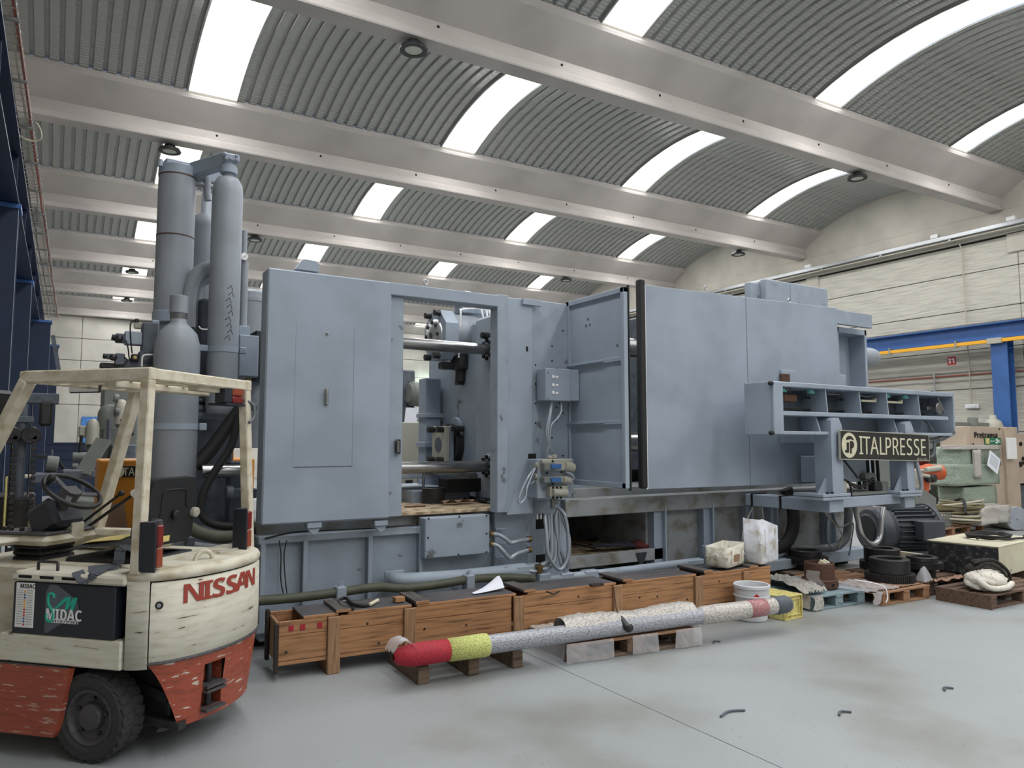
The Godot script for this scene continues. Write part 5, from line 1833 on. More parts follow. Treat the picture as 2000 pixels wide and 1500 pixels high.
func long_crate():
	var t := thing("long_crate", "long low crate of orange-brown planks with a dark lid lying before the machine", "crate", V(1.738, 0, -5.283), -3.8)
	var tr := t.transform
	var L := func(p): return tr * p
	var bs := tr.basis
	var posts := [0.0, 0.575, 1.51, 2.5, 3.43, 4.04]
	# front planks between the posts, two high
	var ends := [-0.385, -0.045, 0.045, 0.53, 0.62, 1.455, 1.565, 2.455, 2.545, 3.385, 3.475, 4.0, 4.08, 4.38]
	for i in range(0, ends.size(), 2):
		for y in [[0.1, 0.125], [0.128, 0.3], [0.303, 0.4]]:
			var st := B()
			bx(st, tr * V((ends[i] + ends[i + 1]) * 0.5, (y[0] + y[1]) * 0.5, -0.012 - rng.randf() * 0.003), V(ends[i + 1] - ends[i] - 0.002, y[1] - y[0], 0.022), 0.003, bs)
			obj("plank", st, M.crate_wood, t)
	for i in posts.size():
		var st := B()
		bx(st, tr * V(posts[i], 0.2 if i == 0 else 0.25, 0.008), V(0.09, 0.4 if i == 0 else 0.3, 0.03), 0.004, bs)
		obj("post", st, M.crate_post, t)
	# back and bottom, end boards
	for y in [[0.1, 0.24], [0.245, 0.4]]:
		var st := B()
		bx(st, tr * V(2.0, (y[0] + y[1]) * 0.5, -0.37), V(4.76, y[1] - y[0], 0.022), 0.003, bs)
		obj("plank", st, M.crate_wood, t)
	for zz in [-0.1, -0.28]:
		var st := B()
		bx(st, tr * V(2.0, 0.11, zz), V(4.7, 0.02, 0.16), 0.003, bs)
		obj("bottom_board", st, M.crate_wood, t)
	for x in [-0.375, 4.37]:
		var st := B()
		bx(st, tr * V(x, 0.24, -0.19), V(0.022, 0.28, 0.34), 0.003, bs)
		obj("end_board", st, M.crate_post, t)
	var st0 := B()
	bx(st0, tr * V(-0.4, 0.22, 0.0), V(0.03, 0.34, 0.03), 0.004, bs)
	bx(st0, tr * V(-0.4, 0.24, -0.36), V(0.03, 0.36, 0.05), 0.004, bs)
	obj("end_batten", st0, M.dark_wood, t)
	for x in [0.0, 1.3, 2.9, 4.1]:
		var st := B()
		bx(st, tr * V(x, 0.05, -0.2), V(0.09, 0.1, 0.36), 0.004, bs)
		obj("skid", st, M.crate_post, t)
	# lid: dark boards with raised battens, the left end left open
	var lid := [[-0.22, 0.04], [0.1, 0.6], [0.63, 1.5], [1.6, 2.5], [2.6, 3.42], [3.52, 4.4]]
	for q in lid:
		for zz in [-0.075, -0.195, -0.31]:
			var st := B()
			bx(st, tr * V((q[0] + q[1]) * 0.5, 0.412, zz), V(q[1] - q[0], 0.02, 0.11), 0.003, bs)
			obj("lid_board", st, M.lid_wood, t)
		var s2 := B()
		bx(s2, tr * V((q[0] + q[1]) * 0.5, 0.412, -0.01), V(q[1] - q[0] - 0.01, 0.02, 0.016), 0.002, bs)
		obj("lid_edge", s2, M.crate_wood, t)
	for x in [0.07, 0.68, 1.62, 2.62, 3.56, 4.15]:
		var st := B()
		bx(st, tr * V(x, 0.434, -0.19), V(0.11, 0.022, 0.38), 0.003, bs)
		obj("lid_batten", st, M.lid_wood_across, t)
		st = B()
		bx(st, tr * V(x, 0.434, 0.005), V(0.11, 0.02, 0.006), 0.001, bs)
		obj("batten_end", st, M.crate_wood, t)
	var st1 := B()
	for x in [-0.3, -0.22, -0.1]:
		bx(st1, tr * V(x, 0.35, 0.0015), V(0.035, 0.04, 0.003), 0.001, bs)
	obj("red_mark", st1, M.sling_red, t)
	for q in [[-0.33, 0.19], [0.25, 0.32], [0.34, 0.17], [0.7, 0.23], [1.05, 0.22], [1.95, 0.18], [2.1, 0.34], [2.75, 0.27], [2.95, 0.26], [3.3, 0.2], [3.7, 0.33], [3.9, 0.16]]:
		st1 = B()
		cyl(st1, tr * V(q[0], q[1], -0.003), tr * V(q[0], q[1], 0.001), 0.009, 8)
		obj("knot", st1, M.dark_wood, t)


func crate_top():
	# odds and ends on the crate
	var y := 0.424
	var st := B()
	var r := thing("rope_loop", "dark frayed rope loop with a pale wooden grip on the crate lid", "rope", V(2.0, y, -5.4))
	tube(st, smooth([V(1.881, 0.435, -5.276), V(1.838, 0.435, -5.401), V(1.869, 0.435, -5.589), V(1.954, 0.44, -5.662), V(1.931, 0.44, -5.419), V(2.003, 0.435, -5.34), V(2.083, 0.435, -5.415)], 5), 0.013, 7)
	obj("rope", st, M.black_rubber, r)
	st = B()
	cyl(st, V(2.029, 0.44, -5.337), V(2.141, 0.44, -5.458), 0.014, 8, 0.003)
	obj("grip", st, M.cream_bar, r)
	var p := thing("rolled_paper", "rolled white paper sheet lying on the crate lid", "paper", V(2.5, y, -5.45))
	st = B()
	var a := V(2.901, 0.428, -5.308)
	var b := V(3.198, 0.428, -5.32)
	sheet(st, 10, 4, func(u, v): return a.lerp(b, u) + V(0.02 * v, 0.004 + 0.1 * pow(u, 1.6) * sin(v * PI * 0.8 + 0.2), -0.2 * v * (0.3 + 0.7 * u)), 0.002)
	obj("sheet", st, M.paper, p)
	st = B()
	bx(st, V(2.279, 0.448, -5.372), V(0.08, 0.04, 0.06), 0.004)
	tag(obj("wood_block", st, M.crate_wood), "small raw wooden block standing on the crate beside the oil hose", "block")
	st = B()
	tube(st, smooth([V(3.469, 0.43, -5.091), V(3.454, 0.43, -4.98), V(3.559, 0.43, -5.036)], 4), 0.006, 6)
	tag(obj("bent_wire", st, M.black_rubber), "thin dark curved wire on the crate lid right of the rolled paper", "wire")
	st = B()
	bx(st, V(3.972, 0.437, -5.072), V(0.13, 0.02, 0.05), 0.004)
	tag(obj("dark_offcut", st, M.dark_wood), "flat dark wood offcut on the crate lid near the hose loops", "offcut")
	# cut-open cans
	var c := thing("cut_can", "low dirty white plastic can cut open, standing on the crate", "container", V(5.66, 0.447, -5.17), 18)
	can(c, 0.42, 0.2, 0.24, M.white_dirty, 0.0, 0.04)
	st = B()
	var tr := c.transform
	for q in [[V(-0.22, 0.1, 0.0), V(-0.19, 0.1, 0.0)]]: cyl(st, tr * q[0], tr * q[1], 0.03, 12, 0.006)
	obj("spout", st, M.white_dirty, c)
	st = B()
	bx(st, tr * V(0.0, 0.08, 0.122), V(0.13, 0.07, 0.006), 0.003, tr.basis)
	obj("stained_label", st, M.kraft, c)
	c = thing("cut_can", "tall white plastic can cut open at an angle, on the right end of the crate", "container", V(6.13, 0.447, -5.12), 14)
	can(c, 0.4, 0.4, 0.2, M.white_stained, 0.06, 0.03)


# an open plastic can: walls with a sloping cut rim
func can(t: Node3D, w: float, h: float, d: float, m: Material, slope: float, bev: float):
	var tr := t.transform
	var out := []
	for q in [[-1, -1], [1, -1], [1, 1], [-1, 1]]:
		var c := Vector2(q[0] * (w * 0.5 - bev), q[1] * (d * 0.5 - bev))
		var a0 := atan2(q[1], q[0]) - PI / 4
		for k in 5: out.append(c + Vector2.from_angle(a0 + k * PI / 8) * bev)
	var n := out.size()
	var rim := func(p: Vector2) -> float: return h + slope * (-p.x / w) * 2.0 + 0.012 * sin(p.x * 40.0) + slope * 0.6 * cos(p.x * 9.0)
	var st := B()
	st.set_smooth_group(1)
	for i in n:
		var p: Vector2 = out[i]
		var q: Vector2 = out[(i + 1) % n]
		var lo := 0.93
		quad(st, tr * V(p.x, rim.call(p), p.y), tr * V(q.x, rim.call(q), q.y), tr * V(q.x, 0.02, q.y), tr * V(p.x, 0.02, p.y))
		quad(st, tr * V(p.x * 0.96, 0.01, p.y * 0.95), tr * V(q.x * 0.96, 0.01, q.y * 0.95), tr * V(q.x * 0.96, rim.call(q), q.y * 0.95), tr * V(p.x * 0.96, rim.call(p), p.y * 0.95))
		quad(st, tr * V(p.x * 0.96, rim.call(p), p.y * 0.95), tr * V(q.x * 0.96, rim.call(q), q.y * 0.95), tr * V(q.x, rim.call(q), q.y), tr * V(p.x, rim.call(p), p.y))
		quad(st, tr * V(p.x, 0.02, p.y), tr * V(q.x, 0.02, q.y), tr * V(q.x * lo, 0.0, q.y * lo), tr * V(p.x * lo, 0.0, p.y * lo))
		tri(st, tr * V(0, 0.0, 0), tr * V(p.x * lo, 0.0, p.y * lo), tr * V(q.x * lo, 0.0, q.y * lo))
		tri(st, tr * V(0, 0.012, 0), tr * V(q.x * 0.96, 0.012, q.y * 0.95), tr * V(p.x * 0.96, 0.012, p.y * 0.95))
	st.set_smooth_group(-1)
	obj("wall", st, m, t)
	for sx in [-1.0, 1.0]:
		st = B()
		bx(st, tr * V(sx * w * 0.28, h * 0.5, d * 0.5 + 0.002), V(0.02, h * 0.7, 0.008), 0.003, tr.basis)
		obj("rib", st, m, t)
	st = B()
	bx(st, tr * V(0, h * 0.5, 0), V(w * 1.005, 0.006, d * 1.005), 0.002, tr.basis)
	obj("mould_seam", st, m, t)


# a wooden pallet, front edge along +x from its corner
func pallet(label: String, at: Vector3, turn: float, w: float, d: float, m: Material, mb: Material, n_deck := 5, n_block := 3, group := "") -> Node3D:
	var t := thing("pallet", label, "pallet", at, turn, group)
	var tr := t.transform
	var bw := d / n_deck * 0.8
	for i in n_deck:
		var z := -bw * 0.5 - i * (d - bw) / (n_deck - 1)
		var st := B()
		bx(st, tr * V(w * 0.5, 0.132, z), V(w, 0.02, bw), 0.003, tr.basis)
		obj("deck_board", st, m, t)
	for k in n_block:
		var x := 0.06 + k * (w - 0.12) / (n_block - 1)
		var st := B()
		bx(st, tr * V(x, 0.112, -d * 0.5), V(0.1, 0.02, d), 0.003, tr.basis)
		obj("stringer_board", st, mb, t)
		for j in 3:
			st = B()
			bx(st, tr * V(x, 0.061, -0.06 - j * (d - 0.12) / 2.0), V(0.11, 0.08, 0.11), 0.004, tr.basis)
			obj("block", st, mb, t)
	for j in 3:
		var st := B()
		bx(st, tr * V(w * 0.5, 0.011, -0.06 - j * (d - 0.12) / 2.0), V(w, 0.02, 0.1), 0.003, tr.basis)
		obj("bottom_board", st, m, t)
	return t


func wrapped_shaft():
	# short grey pallet under the red end: three cross blocks and two boards
	var t := thing("small_pallet", "short worn grey pallet under the red-wrapped end of the shaft", "pallet", V(2.149, 0, -4.729), -2)
	var tr := t.transform
	for x in [0.045, 0.43, 0.79]:
		var st := B()
		bx(st, tr * V(x, 0.06, -0.27), V(0.085, 0.12, 0.56), 0.006, tr.basis)
		obj("bearer", st, M.pallet_old, t)
	for z in [[-0.02, 0.09], [-0.16, 0.1], [-0.3, 0.1]]:
		var st := B()
		bx(st, tr * V(0.44, 0.132, z[0] - 0.03), V(0.95, 0.022, z[1]), 0.004, tr.basis)
		obj("deck_board", st, M.pallet_old, t)
	# wrapped pallet
	var w := thing("wrapped_pallet", "pallet shrouded in clear plastic film with torn holes along its front", "pallet", V(3.308, 0, -4.561), -6.8)
	tr = w.transform
	for x in [0.09, 0.6, 1.1]:
		for z in [-0.07, -0.32, -0.57]:
			var st := B()
			bx(st, tr * V(x, 0.07, z), V(0.15, 0.1, 0.12), 0.004, tr.basis)
			obj("block", st, M.pallet_across, w)
	for z in [-0.06, -0.19, -0.32, -0.45, -0.58]:
		var st := B()
		bx(st, tr * V(0.595, 0.134, z), V(1.18, 0.022, 0.1), 0.003, tr.basis)
		obj("deck_board", st, M.pallet_new, w)
	for z in [-0.07, -0.57]:
		var st := B()
		bx(st, tr * V(0.595, 0.012, z), V(1.18, 0.022, 0.1), 0.003, tr.basis)
		obj("bottom_board", st, M.pallet_old, w)
	# film: tented over the shaft, hanging down at front and ends
	var noise := FastNoiseLite.new()
	noise.seed = 5
	noise.frequency = 3.0
	var top := func(u: float, v: float) -> Vector3:
		var x := -0.03 + u * 1.25
		var z := 0.012 - v * 0.62
		var ridge := exp(-pow((v - 0.16 - 0.05 * u) / 0.2, 4.0)) * (0.17 + 0.012 * sin(u * 9.0))
		var yy := 0.152 + ridge + 0.014 * noise.get_noise_2d(x * 5.0, z * 5.0)
		return tr * V(x, yy, z)
	var st := B()
	sheet(st, 40, 20, func(u, v): return top.call(u, 1.0 - v))
	obj("film_top", st, M.wrap_pale, w)
	for q in [[0.0, 0.33], [0.47, 0.66], [0.8, 1.0]]:
		st = B()
		sheet(st, 14, 6, func(u, v):
			var uu: float = lerpf(q[0], q[1], u)
			return tr * V(-0.03 + uu * 1.25 + 0.02 * v * sin(uu * 20.0), 0.153 - v * 0.145, 0.014 + 0.012 * noise.get_noise_2d(uu * 12.0, v * 6.0)))
		obj("film_front", st, M.film, w)
	for sx in [0.0, 1.0]:
		st = B()
		sheet(st, 8, 6, func(u, v): return tr * V(-0.03 + sx * 1.25 + (sx * 2.0 - 1.0) * 0.02 * v, 0.155 - v * 0.15, -0.6 * u if sx > 0.5 else -0.6 * (1.0 - u)))
		obj("film_end", st, M.film, w)
	# the shaft itself
	var s := thing("wrapped_shaft", "long steel shaft wrapped in film, red and yellow cloth at its near end", "shaft", V(3.8, 0.22, -4.55))
	var a := V(2.0, 0.212, -4.72)
	var b := V(5.56, 0.226, -4.37)
	var at := func(f): return a.lerp(b, f)
	st = B()
	cyl(st, at.call(0.18), at.call(0.98), 0.066, 24, 0.004)
	obj("steel_core", st, M.wrap_grey, s)
	st = B()
	lathe(st, at.call(0.0), b - a, [Vector2(0.02, -0.03), Vector2(0.055, 0.0), Vector2(0.074, 0.08), Vector2(0.078, 0.2), Vector2(0.073, 0.36), Vector2(0.06, 0.37)], 24, true)
	obj("red_cloth", st, M.sling_red, s)
	st = B()
	lathe(st, at.call(0.1), b - a, [Vector2(0.06, 0.0), Vector2(0.078, 0.01), Vector2(0.08, 0.2), Vector2(0.082, 0.28), Vector2(0.078, 0.3), Vector2(0.06, 0.3)], 24, true)
	obj("yellow_cloth", st, M.sling_yellow, s)
	st = B()
	lathe(st, at.call(0.72), b - a, [Vector2(0.06, 0.0), Vector2(0.074, 0.03), Vector2(0.078, 0.2), Vector2(0.074, 0.34), Vector2(0.072, 0.9), Vector2(0.068, 0.98), Vector2(0.0, 1.0)], 24, true)
	obj("film_sleeve", st, M.wrap_pale, s)
	st = B()
	lathe(st, at.call(0.865), b - a, [Vector2(0.06, 0.0), Vector2(0.0755, 0.01), Vector2(0.0755, 0.2), Vector2(0.06, 0.22)], 24, true)
	obj("red_patch", st, M.wrap_red, s)
	st = B()
	lathe(st, at.call(0.95), b - a, [Vector2(0.06, 0.0), Vector2(0.0775, 0.01), Vector2(0.0765, 0.15), Vector2(0.06, 0.19), Vector2(0.0, 0.19)], 24, true)
	obj("dark_end", st, M.grey_dark, s)
	st = B()
	sheet(st, 8, 8, func(u, v): return at.call(0.01) + V(-0.1 + u * 0.18, 0.05 + 0.07 * sin(u * PI) + 0.03 * noise.get_noise_2d(u * 9, v * 9), -0.08 + v * 0.15))
	obj("film_tuft", st, M.film, s)
	# blunt dark tool stuck on the film
	var h := thing("steel_wedge", "dark blunt steel hook with a thin handle lying on the film-wrapped pallet", "tool", V(3.95, 0.3, -4.6))
	st = B()
	tube(st, smooth([V(3.802, 0.296, -4.58), V(3.793, 0.27, -4.52), V(3.791, 0.233, -4.47), V(3.805, 0.22, -4.45)], 5), 0.018, 10, false, 0.034)
	lathe(st, V(3.8, 0.225, -4.45), V(0.3, -0.7, 0.5), [Vector2(0.034, -0.02), Vector2(0.034, 0.01), Vector2(0.02, 0.025), Vector2(0, 0.03)], 12, true)
	obj("head", st, M.black_steel, h)
	st = B()
	tube(st, [V(3.802, 0.296, -4.58), V(3.81, 0.355, -4.62), V(3.857, 0.484, -4.7)], 0.006, 6)
	obj("handle", st, M.rust, h)
	# bucket
	var k := thing("bucket", "white plastic bucket with a red hazard diamond, behind the end of the shaft", "bucket", V(5.62, 0, -4.86))
	var c := V(5.6, 0, -4.8)
	st = B()
	lathe(st, c, Vector3.UP, [Vector2(0, 0.0), Vector2(0.125, 0.0), Vector2(0.135, 0.01), Vector2(0.16, 0.3), Vector2(0.168, 0.3), Vector2(0.168, 0.325), Vector2(0.16, 0.33), Vector2(0.152, 0.325), Vector2(0.13, 0.02), Vector2(0, 0.02)], 36)
	obj("pail", st, M.white_plastic, k)
	st = B()
	lathe(st, c, Vector3.UP, [Vector2(0.158, 0.22), Vector2(0.165, 0.222), Vector2(0.166, 0.232), Vector2(0.159, 0.236)], 36)
	obj("ring_band", st, M.white_plastic, k)
	st = B()
	var n0 := V(-0.55, 0, 0.83).normalized()
	var x0 := V(n0.z, 0, -n0.x)
	prism(st, pv([-0.075, 0, 0, -0.075, 0.075, 0, 0, 0.075]), 0.0, 0.004, Transform3D(Basis(x0, Vector3.UP, n0), c + n0 * 0.153 + V(0, 0.19, 0)))
	obj("hazard_diamond", st, M.sign_red, k)
	st = B()
	prism(st, pv([-0.02, -0.02, 0.02, -0.02, 0.022, 0.005, 0.008, 0.035, 0.0, 0.02, -0.012, 0.03, -0.022, 0.005]), 0.004, 0.006, Transform3D(Basis(x0, Vector3.UP, n0), c + n0 * 0.153 + V(0, 0.19, 0)))
	obj("flame_mark", st, M.ink, k)
	# yellow crate
	var y := thing("plastic_crate", "pale yellow plastic crate lying on its side at the end of the shaft", "crate", V(5.8, 0, -4.6), 5)
	tr = y.transform
	st = B()
	bx(st, tr * V(0.14, 0.011, -0.28), V(0.28, 0.022, 0.54), 0.004, tr.basis)
	bx(st, tr * V(0.14, 0.209, -0.28), V(0.28, 0.022, 0.54), 0.004, tr.basis)
	bx(st, tr * V(0.011, 0.11, -0.28), V(0.02, 0.2, 0.54), 0.004, tr.basis)
	bx(st, tr * V(0.269, 0.11, -0.28), V(0.02, 0.2, 0.54), 0.004, tr.basis)
	bx(st, tr * V(0.14, 0.11, -0.01), V(0.26, 0.2, 0.018), 0.003, tr.basis)
	obj("shell", st, M.crate_yellow, y)
	for q in [[V(0.14, 0.006, 0.006), V(0.285, 0.012, 0.02)], [V(0.14, 0.214, 0.006), V(0.285, 0.012, 0.02)], [V(0.004, 0.11, 0.006), V(0.012, 0.2, 0.02)], [V(0.276, 0.11, 0.006), V(0.012, 0.2, 0.02)], [V(0.04, 0.11, 0.004), V(0.01, 0.18, 0.014)], [V(0.24, 0.11, 0.004), V(0.01, 0.18, 0.014)], [V(0.14, 0.18, 0.004), V(0.2, 0.01, 0.014)], [V(0.14, 0.04, 0.004), V(0.2, 0.01, 0.014)]]:
		st = B()
		bx(st, tr * q[0], q[1], 0.002, tr.basis)
		obj("rib", st, M.crate_yellow, y)
	# things on the machine ledge
	var o := thing("steel_ring", "dark round steel collar standing on the oily boards in the machine opening", "ring", V(3.1, 1.04, -6.75))
	c = V(3.289, 1.037, -6.892)
	st = B()
	lathe(st, c, Vector3.UP, [Vector2(0.075, 0), Vector2(0.118, 0), Vector2(0.118, 0.15), Vector2(0.112, 0.156), Vector2(0.075, 0.156), Vector2(0.075, 0)], 32)
	obj("collar", st, M.black_steel, o)
	c = V(3.683, 1.037, -7.3)
	o = thing("sealant_tube", "green and white sealant cartridge standing beside the dark collar", "cartridge", c)
	st = B()
	cyl(st, c, c + V(0, 0.2, 0), 0.026, 16, 0.003)
	obj("cartridge", st, M.teal, o)
	st = B()
	cyl(st, c + V(0, 0.2, 0), c + V(0, 0.215, 0), 0.024, 16, 0.003)
	cyl(st, c + V(0, 0.0, 0), c + V(0, 0.035, 0), 0.0265, 16, 0.002)
	obj("end_cap", st, M.cream_bar, o)
	st = B()
	bc(st, c + V(-0.012, 0.05, 0.022), c + V(0.012, 0.17, 0.0275), 0.002)
	obj("label", st, M.bright_white, o)
	o = thing("kraft_paper", "crumpled brown paper on the boards in the machine opening", "paper", V(3.45, 1.037, -6.644))
	st = B()
	var k0 := V(3.26, 1.04, -6.575)
	sheet(st, 12, 6, func(u, v): return k0 + V(u * 0.34, 0.012 + 0.035 * absf(sin(u * 7.0 + v * 2.0)) * (1.0 - v * 0.5), -0.12 * v), 0.002)
	obj("sheet", st, M.kraft, o)
	o = thing("spanner", "dark spanner with a bright shaft on the boards right of the paper", "tool", V(3.729, 1.037, -6.776))
	st = B()
	tube(st, [V(3.678, 1.05, -6.851), V(3.749, 1.05, -6.648), V(3.714, 1.05, -6.368)], 0.012, 8)
	obj("shaft", st, M.steel_dull, o)
	st = B()
	tube(st, smooth([V(3.701, 1.055, -7.008), V(3.799, 1.06, -7.041), V(3.738, 1.055, -6.738), V(3.739, 1.05, -6.577)]), 0.022, 8)
	obj("grip", st, M.black_rubber, o)
	st = B()
	bc(st, V(2.801, 1.037, -6.495), V(3.02, 1.052, -6.418) + V(0, 0, -0.08), 0.003)
	tag(obj("flat_bar", st, M.rust), "flat rusty bar on the boards, left in the machine opening", "bar")
	# rags in the low pocket
	o = thing("rag", "dark checked rag with a red lump hanging over the sill of the low pocket", "rag", V(5.2, 0.48, -6.3))
	st = B()
	var r0 := V(4.884, 0.524, -6.25)
	var r1 := V(5.64, 0.473, -6.25)
	sheet(st, 18, 6, func(u, v): return r0.lerp(r1, u) + V(0, 0.03 + (0.02 + 0.05 * u) * absf(sin(u * 15.0 + v * 3.0)) * sin(v * PI), -0.16 * v), 0.01)
	obj("cloth", st, M.rag, o)
	st = B()
	var rc := V(5.565, 0.512, -6.25)
	lathe(st, rc - V(0, 0.05, 0.05), V(0.1, 1, 0), [Vector2(0, 0.0), Vector2(0.1, 0.01), Vector2(0.12, 0.05), Vector2(0.08, 0.1), Vector2(0, 0.115)], 11, false)
	obj("red_lump", st, M.rag_red, o)
	st = B()
	prism(st, pv([-0.07, 0.02, 0.08, 0.02, 0.05, -0.06, -0.02, -0.13, -0.04, -0.06]), -0.01, 0.0, Transform3D(Basis(), V(5.38, 0.453, -6.085)))
	obj("corner", st, M.rag, o)
	st = B()
	tube(st, smooth([V(5.07, 0.49, -6.944), V(5.093, 0.49, -6.731), V(5.066, 0.49, -6.465)]), 0.007, 5)
	tag(obj("thin_wire", st, M.black_rubber), "thin dark wire lying on the oily floor of the low pocket", "wire")
	st = B()
	sheet(st, 10, 4, func(u, v): return V(5.395, 0.49, -6.95) + V(u * 0.35, 0.012 + 0.02 * absf(sin(u * 11.0)), -0.1 * v - u * 0.15), 0.006)
	tag(obj("rag_strip", st, M.rag), "small dark rag strip at the back of the low pocket", "rag")

# ---------- gears, pallets and boxes on the right ----------
func toothed(t: Node3D, c: Vector3, parts: Array, bore: float):
	# parts: [radius, y0, y1, teeth]
	var tr := t.transform
	for q in parts:
		var st := B()
		if q[3] > 0:
			var poly := PackedVector2Array()
			var n: int = q[3]
			for k in n:
				for e in [[0.0, 0.965], [0.3, 0.965], [0.45, 1.0], [0.8, 1.0]]:
					poly.append(Vector2.from_angle(TAU * (k + e[0]) / n) * q[0] * e[1])
			var m := poly.size()
			for i in m:
				var a := poly[i]
				var b := poly[(i + 1) % m]
				var ai := a.normalized() * bore
				var bi := b.normalized() * bore
				quad(st, tr * V(a.x, q[2], a.y), tr * V(a.x, q[1], a.y), tr * V(b.x, q[1], b.y), tr * V(b.x, q[2], b.y))
				quad(st, tr * V(ai.x, q[2], ai.y), tr * V(a.x, q[2], a.y), tr * V(b.x, q[2], b.y), tr * V(bi.x, q[2], bi.y))
				quad(st, tr * V(a.x, q[1], a.y), tr * V(ai.x, q[1], ai.y), tr * V(bi.x, q[1], bi.y), tr * V(b.x, q[1], b.y))
			obj("toothed_rim", st, M.black_steel, t)
		else:
			lathe(st, tr.origin, tr.basis.y, [Vector2(bore, q[1]), Vector2(q[0] - 0.006, q[1]), Vector2(q[0], q[1] + 0.006), Vector2(q[0], q[2] - 0.008), Vector2(q[0] - 0.008, q[2]), Vector2(bore + 0.006, q[2]), Vector2(bore, q[2] - 0.006), Vector2(bore, q[1])], 40)
			obj("hub", st, M.black_steel, t)


func right_goods():
	pallet("weathered blue pallet with film draped over its left side, beside the yellow crate", V(6.36, 0, -4.7), -4, 0.78, 0.9, M.pallet_blue, M.pallet_blue, 6, 3)
	pallet("orange-brown wooden pallet under the front gear ring", V(7.16, 0, -4.47), -2.5, 0.8, 1.1, M.pallet_new, M.pallet_end, 6, 3)
	pallet("dark brown pallet behind the orange one, under the right gear ring", V(8.04, 0, -4.5), -1, 0.86, 1.0, M.pallet_dark, M.pallet_dark, 6, 3)
	pallet("worn pallet against the machine foot, under the rear left gear ring", V(7.3, 0, -5.62), 0, 0.8, 0.36, M.pallet_old, M.pallet_old, 3, 3)
	var bag_p := pallet("low brown pallet standing alone under the canvas bundle, front right", V(7.93, 0, -3.82), -2, 1.3, 0.55, M.pallet_dark, M.pallet_dark, 5, 3)
	var st := B()
	var btr := bag_p.transform
	bx(st, btr * V(0.0, 0.07, -0.27), V(0.03, 0.14, 0.56), 0.004, btr.basis)
	obj("side_board", st, M.pallet_dark, bag_p)
	# gears
	var g1 := thing("gear_ring", "large dark gear ring with a tall hub, tilted forward on the orange pallet", "gear", V(7.83, 0.148, -4.8))
	toothed(g1, Vector3.ZERO, [[0.255, 0.0, 0.085, 64], [0.205, 0.085, 0.24, 0]], 0.13)
	var g2 := thing("gear_ring", "dark gear ring half hidden behind the tall front one", "gear", V(8.5, 0.148, -5.3))
	toothed(g2, Vector3.ZERO, [[0.25, 0.0, 0.085, 64], [0.2, 0.085, 0.24, 0]], 0.13)
	var g3 := thing("gear_ring", "dark stepped gear ring behind the rusty flange, nearest the machine foot", "gear", V(7.72, 0.144, -5.78))
	toothed(g3, Vector3.ZERO, [[0.16, 0.0, 0.07, 0], [0.25, 0.07, 0.145, 64], [0.185, 0.145, 0.225, 0]], 0.13)
	var g4 := thing("gear_ring", "dark stepped gear ring standing before the black side of the cream box", "gear", V(8.33, 0.144, -4.72))
	toothed(g4, Vector3.ZERO, [[0.13, 0.0, 0.11, 0], [0.21, 0.11, 0.18, 64], [0.16, 0.18, 0.235, 0]], 0.11)
	# rusty flange with two pale blocks in it
	var c := V(6.86, 0.144, -4.98)
	var f := thing("rusty_flange", "oily rust-brown steel flange standing on the blue pallet", "flange", c)
	st = B()
	lathe(st, c, Vector3.UP, [Vector2(0.1, 0.0), Vector2(0.175, 0.0), Vector2(0.18, 0.008), Vector2(0.18, 0.085), Vector2(0.172, 0.092), Vector2(0.15, 0.095)], 36)
	obj("base_ring", st, M.rust, f)
	st = B()
	lathe(st, c, Vector3.UP, [Vector2(0.15, 0.09), Vector2(0.15, 0.25), Vector2(0.144, 0.258), Vector2(0.122, 0.258), Vector2(0.12, 0.1), Vector2(0.0, 0.1)], 36)
	obj("neck", st, M.rust, f)
	for a in [2.0, 2.6, 1.4]:
		st = B()
		var n := V(-cos(a), 0, sin(a))
		cyl(st, c + n * 0.17 + V(0, 0.045, 0), c + n * 0.1825 + V(0, 0.045, 0), 0.018, 12)
		obj("bolt_hole", st, M.hole, f)
	for i in 2:
		st = B()
		bx(st, c + V(0.0 + i * 0.055, 0.25, 0.04), V(0.036, 0.05, 0.07), 0.004, Basis(Vector3.UP, 0.4) * Basis(Vector3.RIGHT, 0.5))
		obj("pale_block", st, M.cream_bar, f)
	# packing film and paper on the pallets
	var noise := FastNoiseLite.new()
	noise.seed = 9
	noise.frequency = 2.0
	var p := thing("packing_film", "crumpled clear film spread over the left side of the blue pallet", "plastic film", V(6.6, 0.15, -5.0))
	st = B()
	sheet(st, 22, 16, func(u, v): return V(6.28 + u * 0.34 + 0.5 * v * 0.5, 0.17 + 0.07 * absf(noise.get_noise_2d(u * 4, v * 4)) + 0.04 * sin(v * PI), -4.72 - v * 0.8 + 0.0))
	sheet(st, 10, 8, func(u, v): return V(6.33 - u * 0.0 + 0.02 * sin(v * 9.0) - 0.02 * u, 0.155 - u * 0.13, -4.7 - 0.62 * v))
	sheet(st, 6, 6, func(u, v): return V(6.335 + 0.14 * v, 0.155 - u * 0.14, -4.672 + 0.014 * sin(v * 12.0 + u * 4.0)))
	obj("film", st, M.wrap_pale, p)
	st = B()
	sheet(st, 8, 10, func(u, v): return V(6.7 + u * 0.05 - v * 0.12, 0.15 + v * 0.2, -4.95 + u * 0.12 + 0.02 * sin(v * 8.0)))
	obj("standing_flap", st, M.film, p)
	p = thing("packing_film", "torn clear film with white twine between the blue and orange pallets", "plastic film", V(7.1, 0.15, -4.6))
	st = B()
	sheet(st, 18, 12, func(u, v): return V(6.92 + u * 0.55, 0.152 + 0.06 * absf(noise.get_noise_2d(u * 5 + 3, v * 5)), -4.48 - v * 0.5))
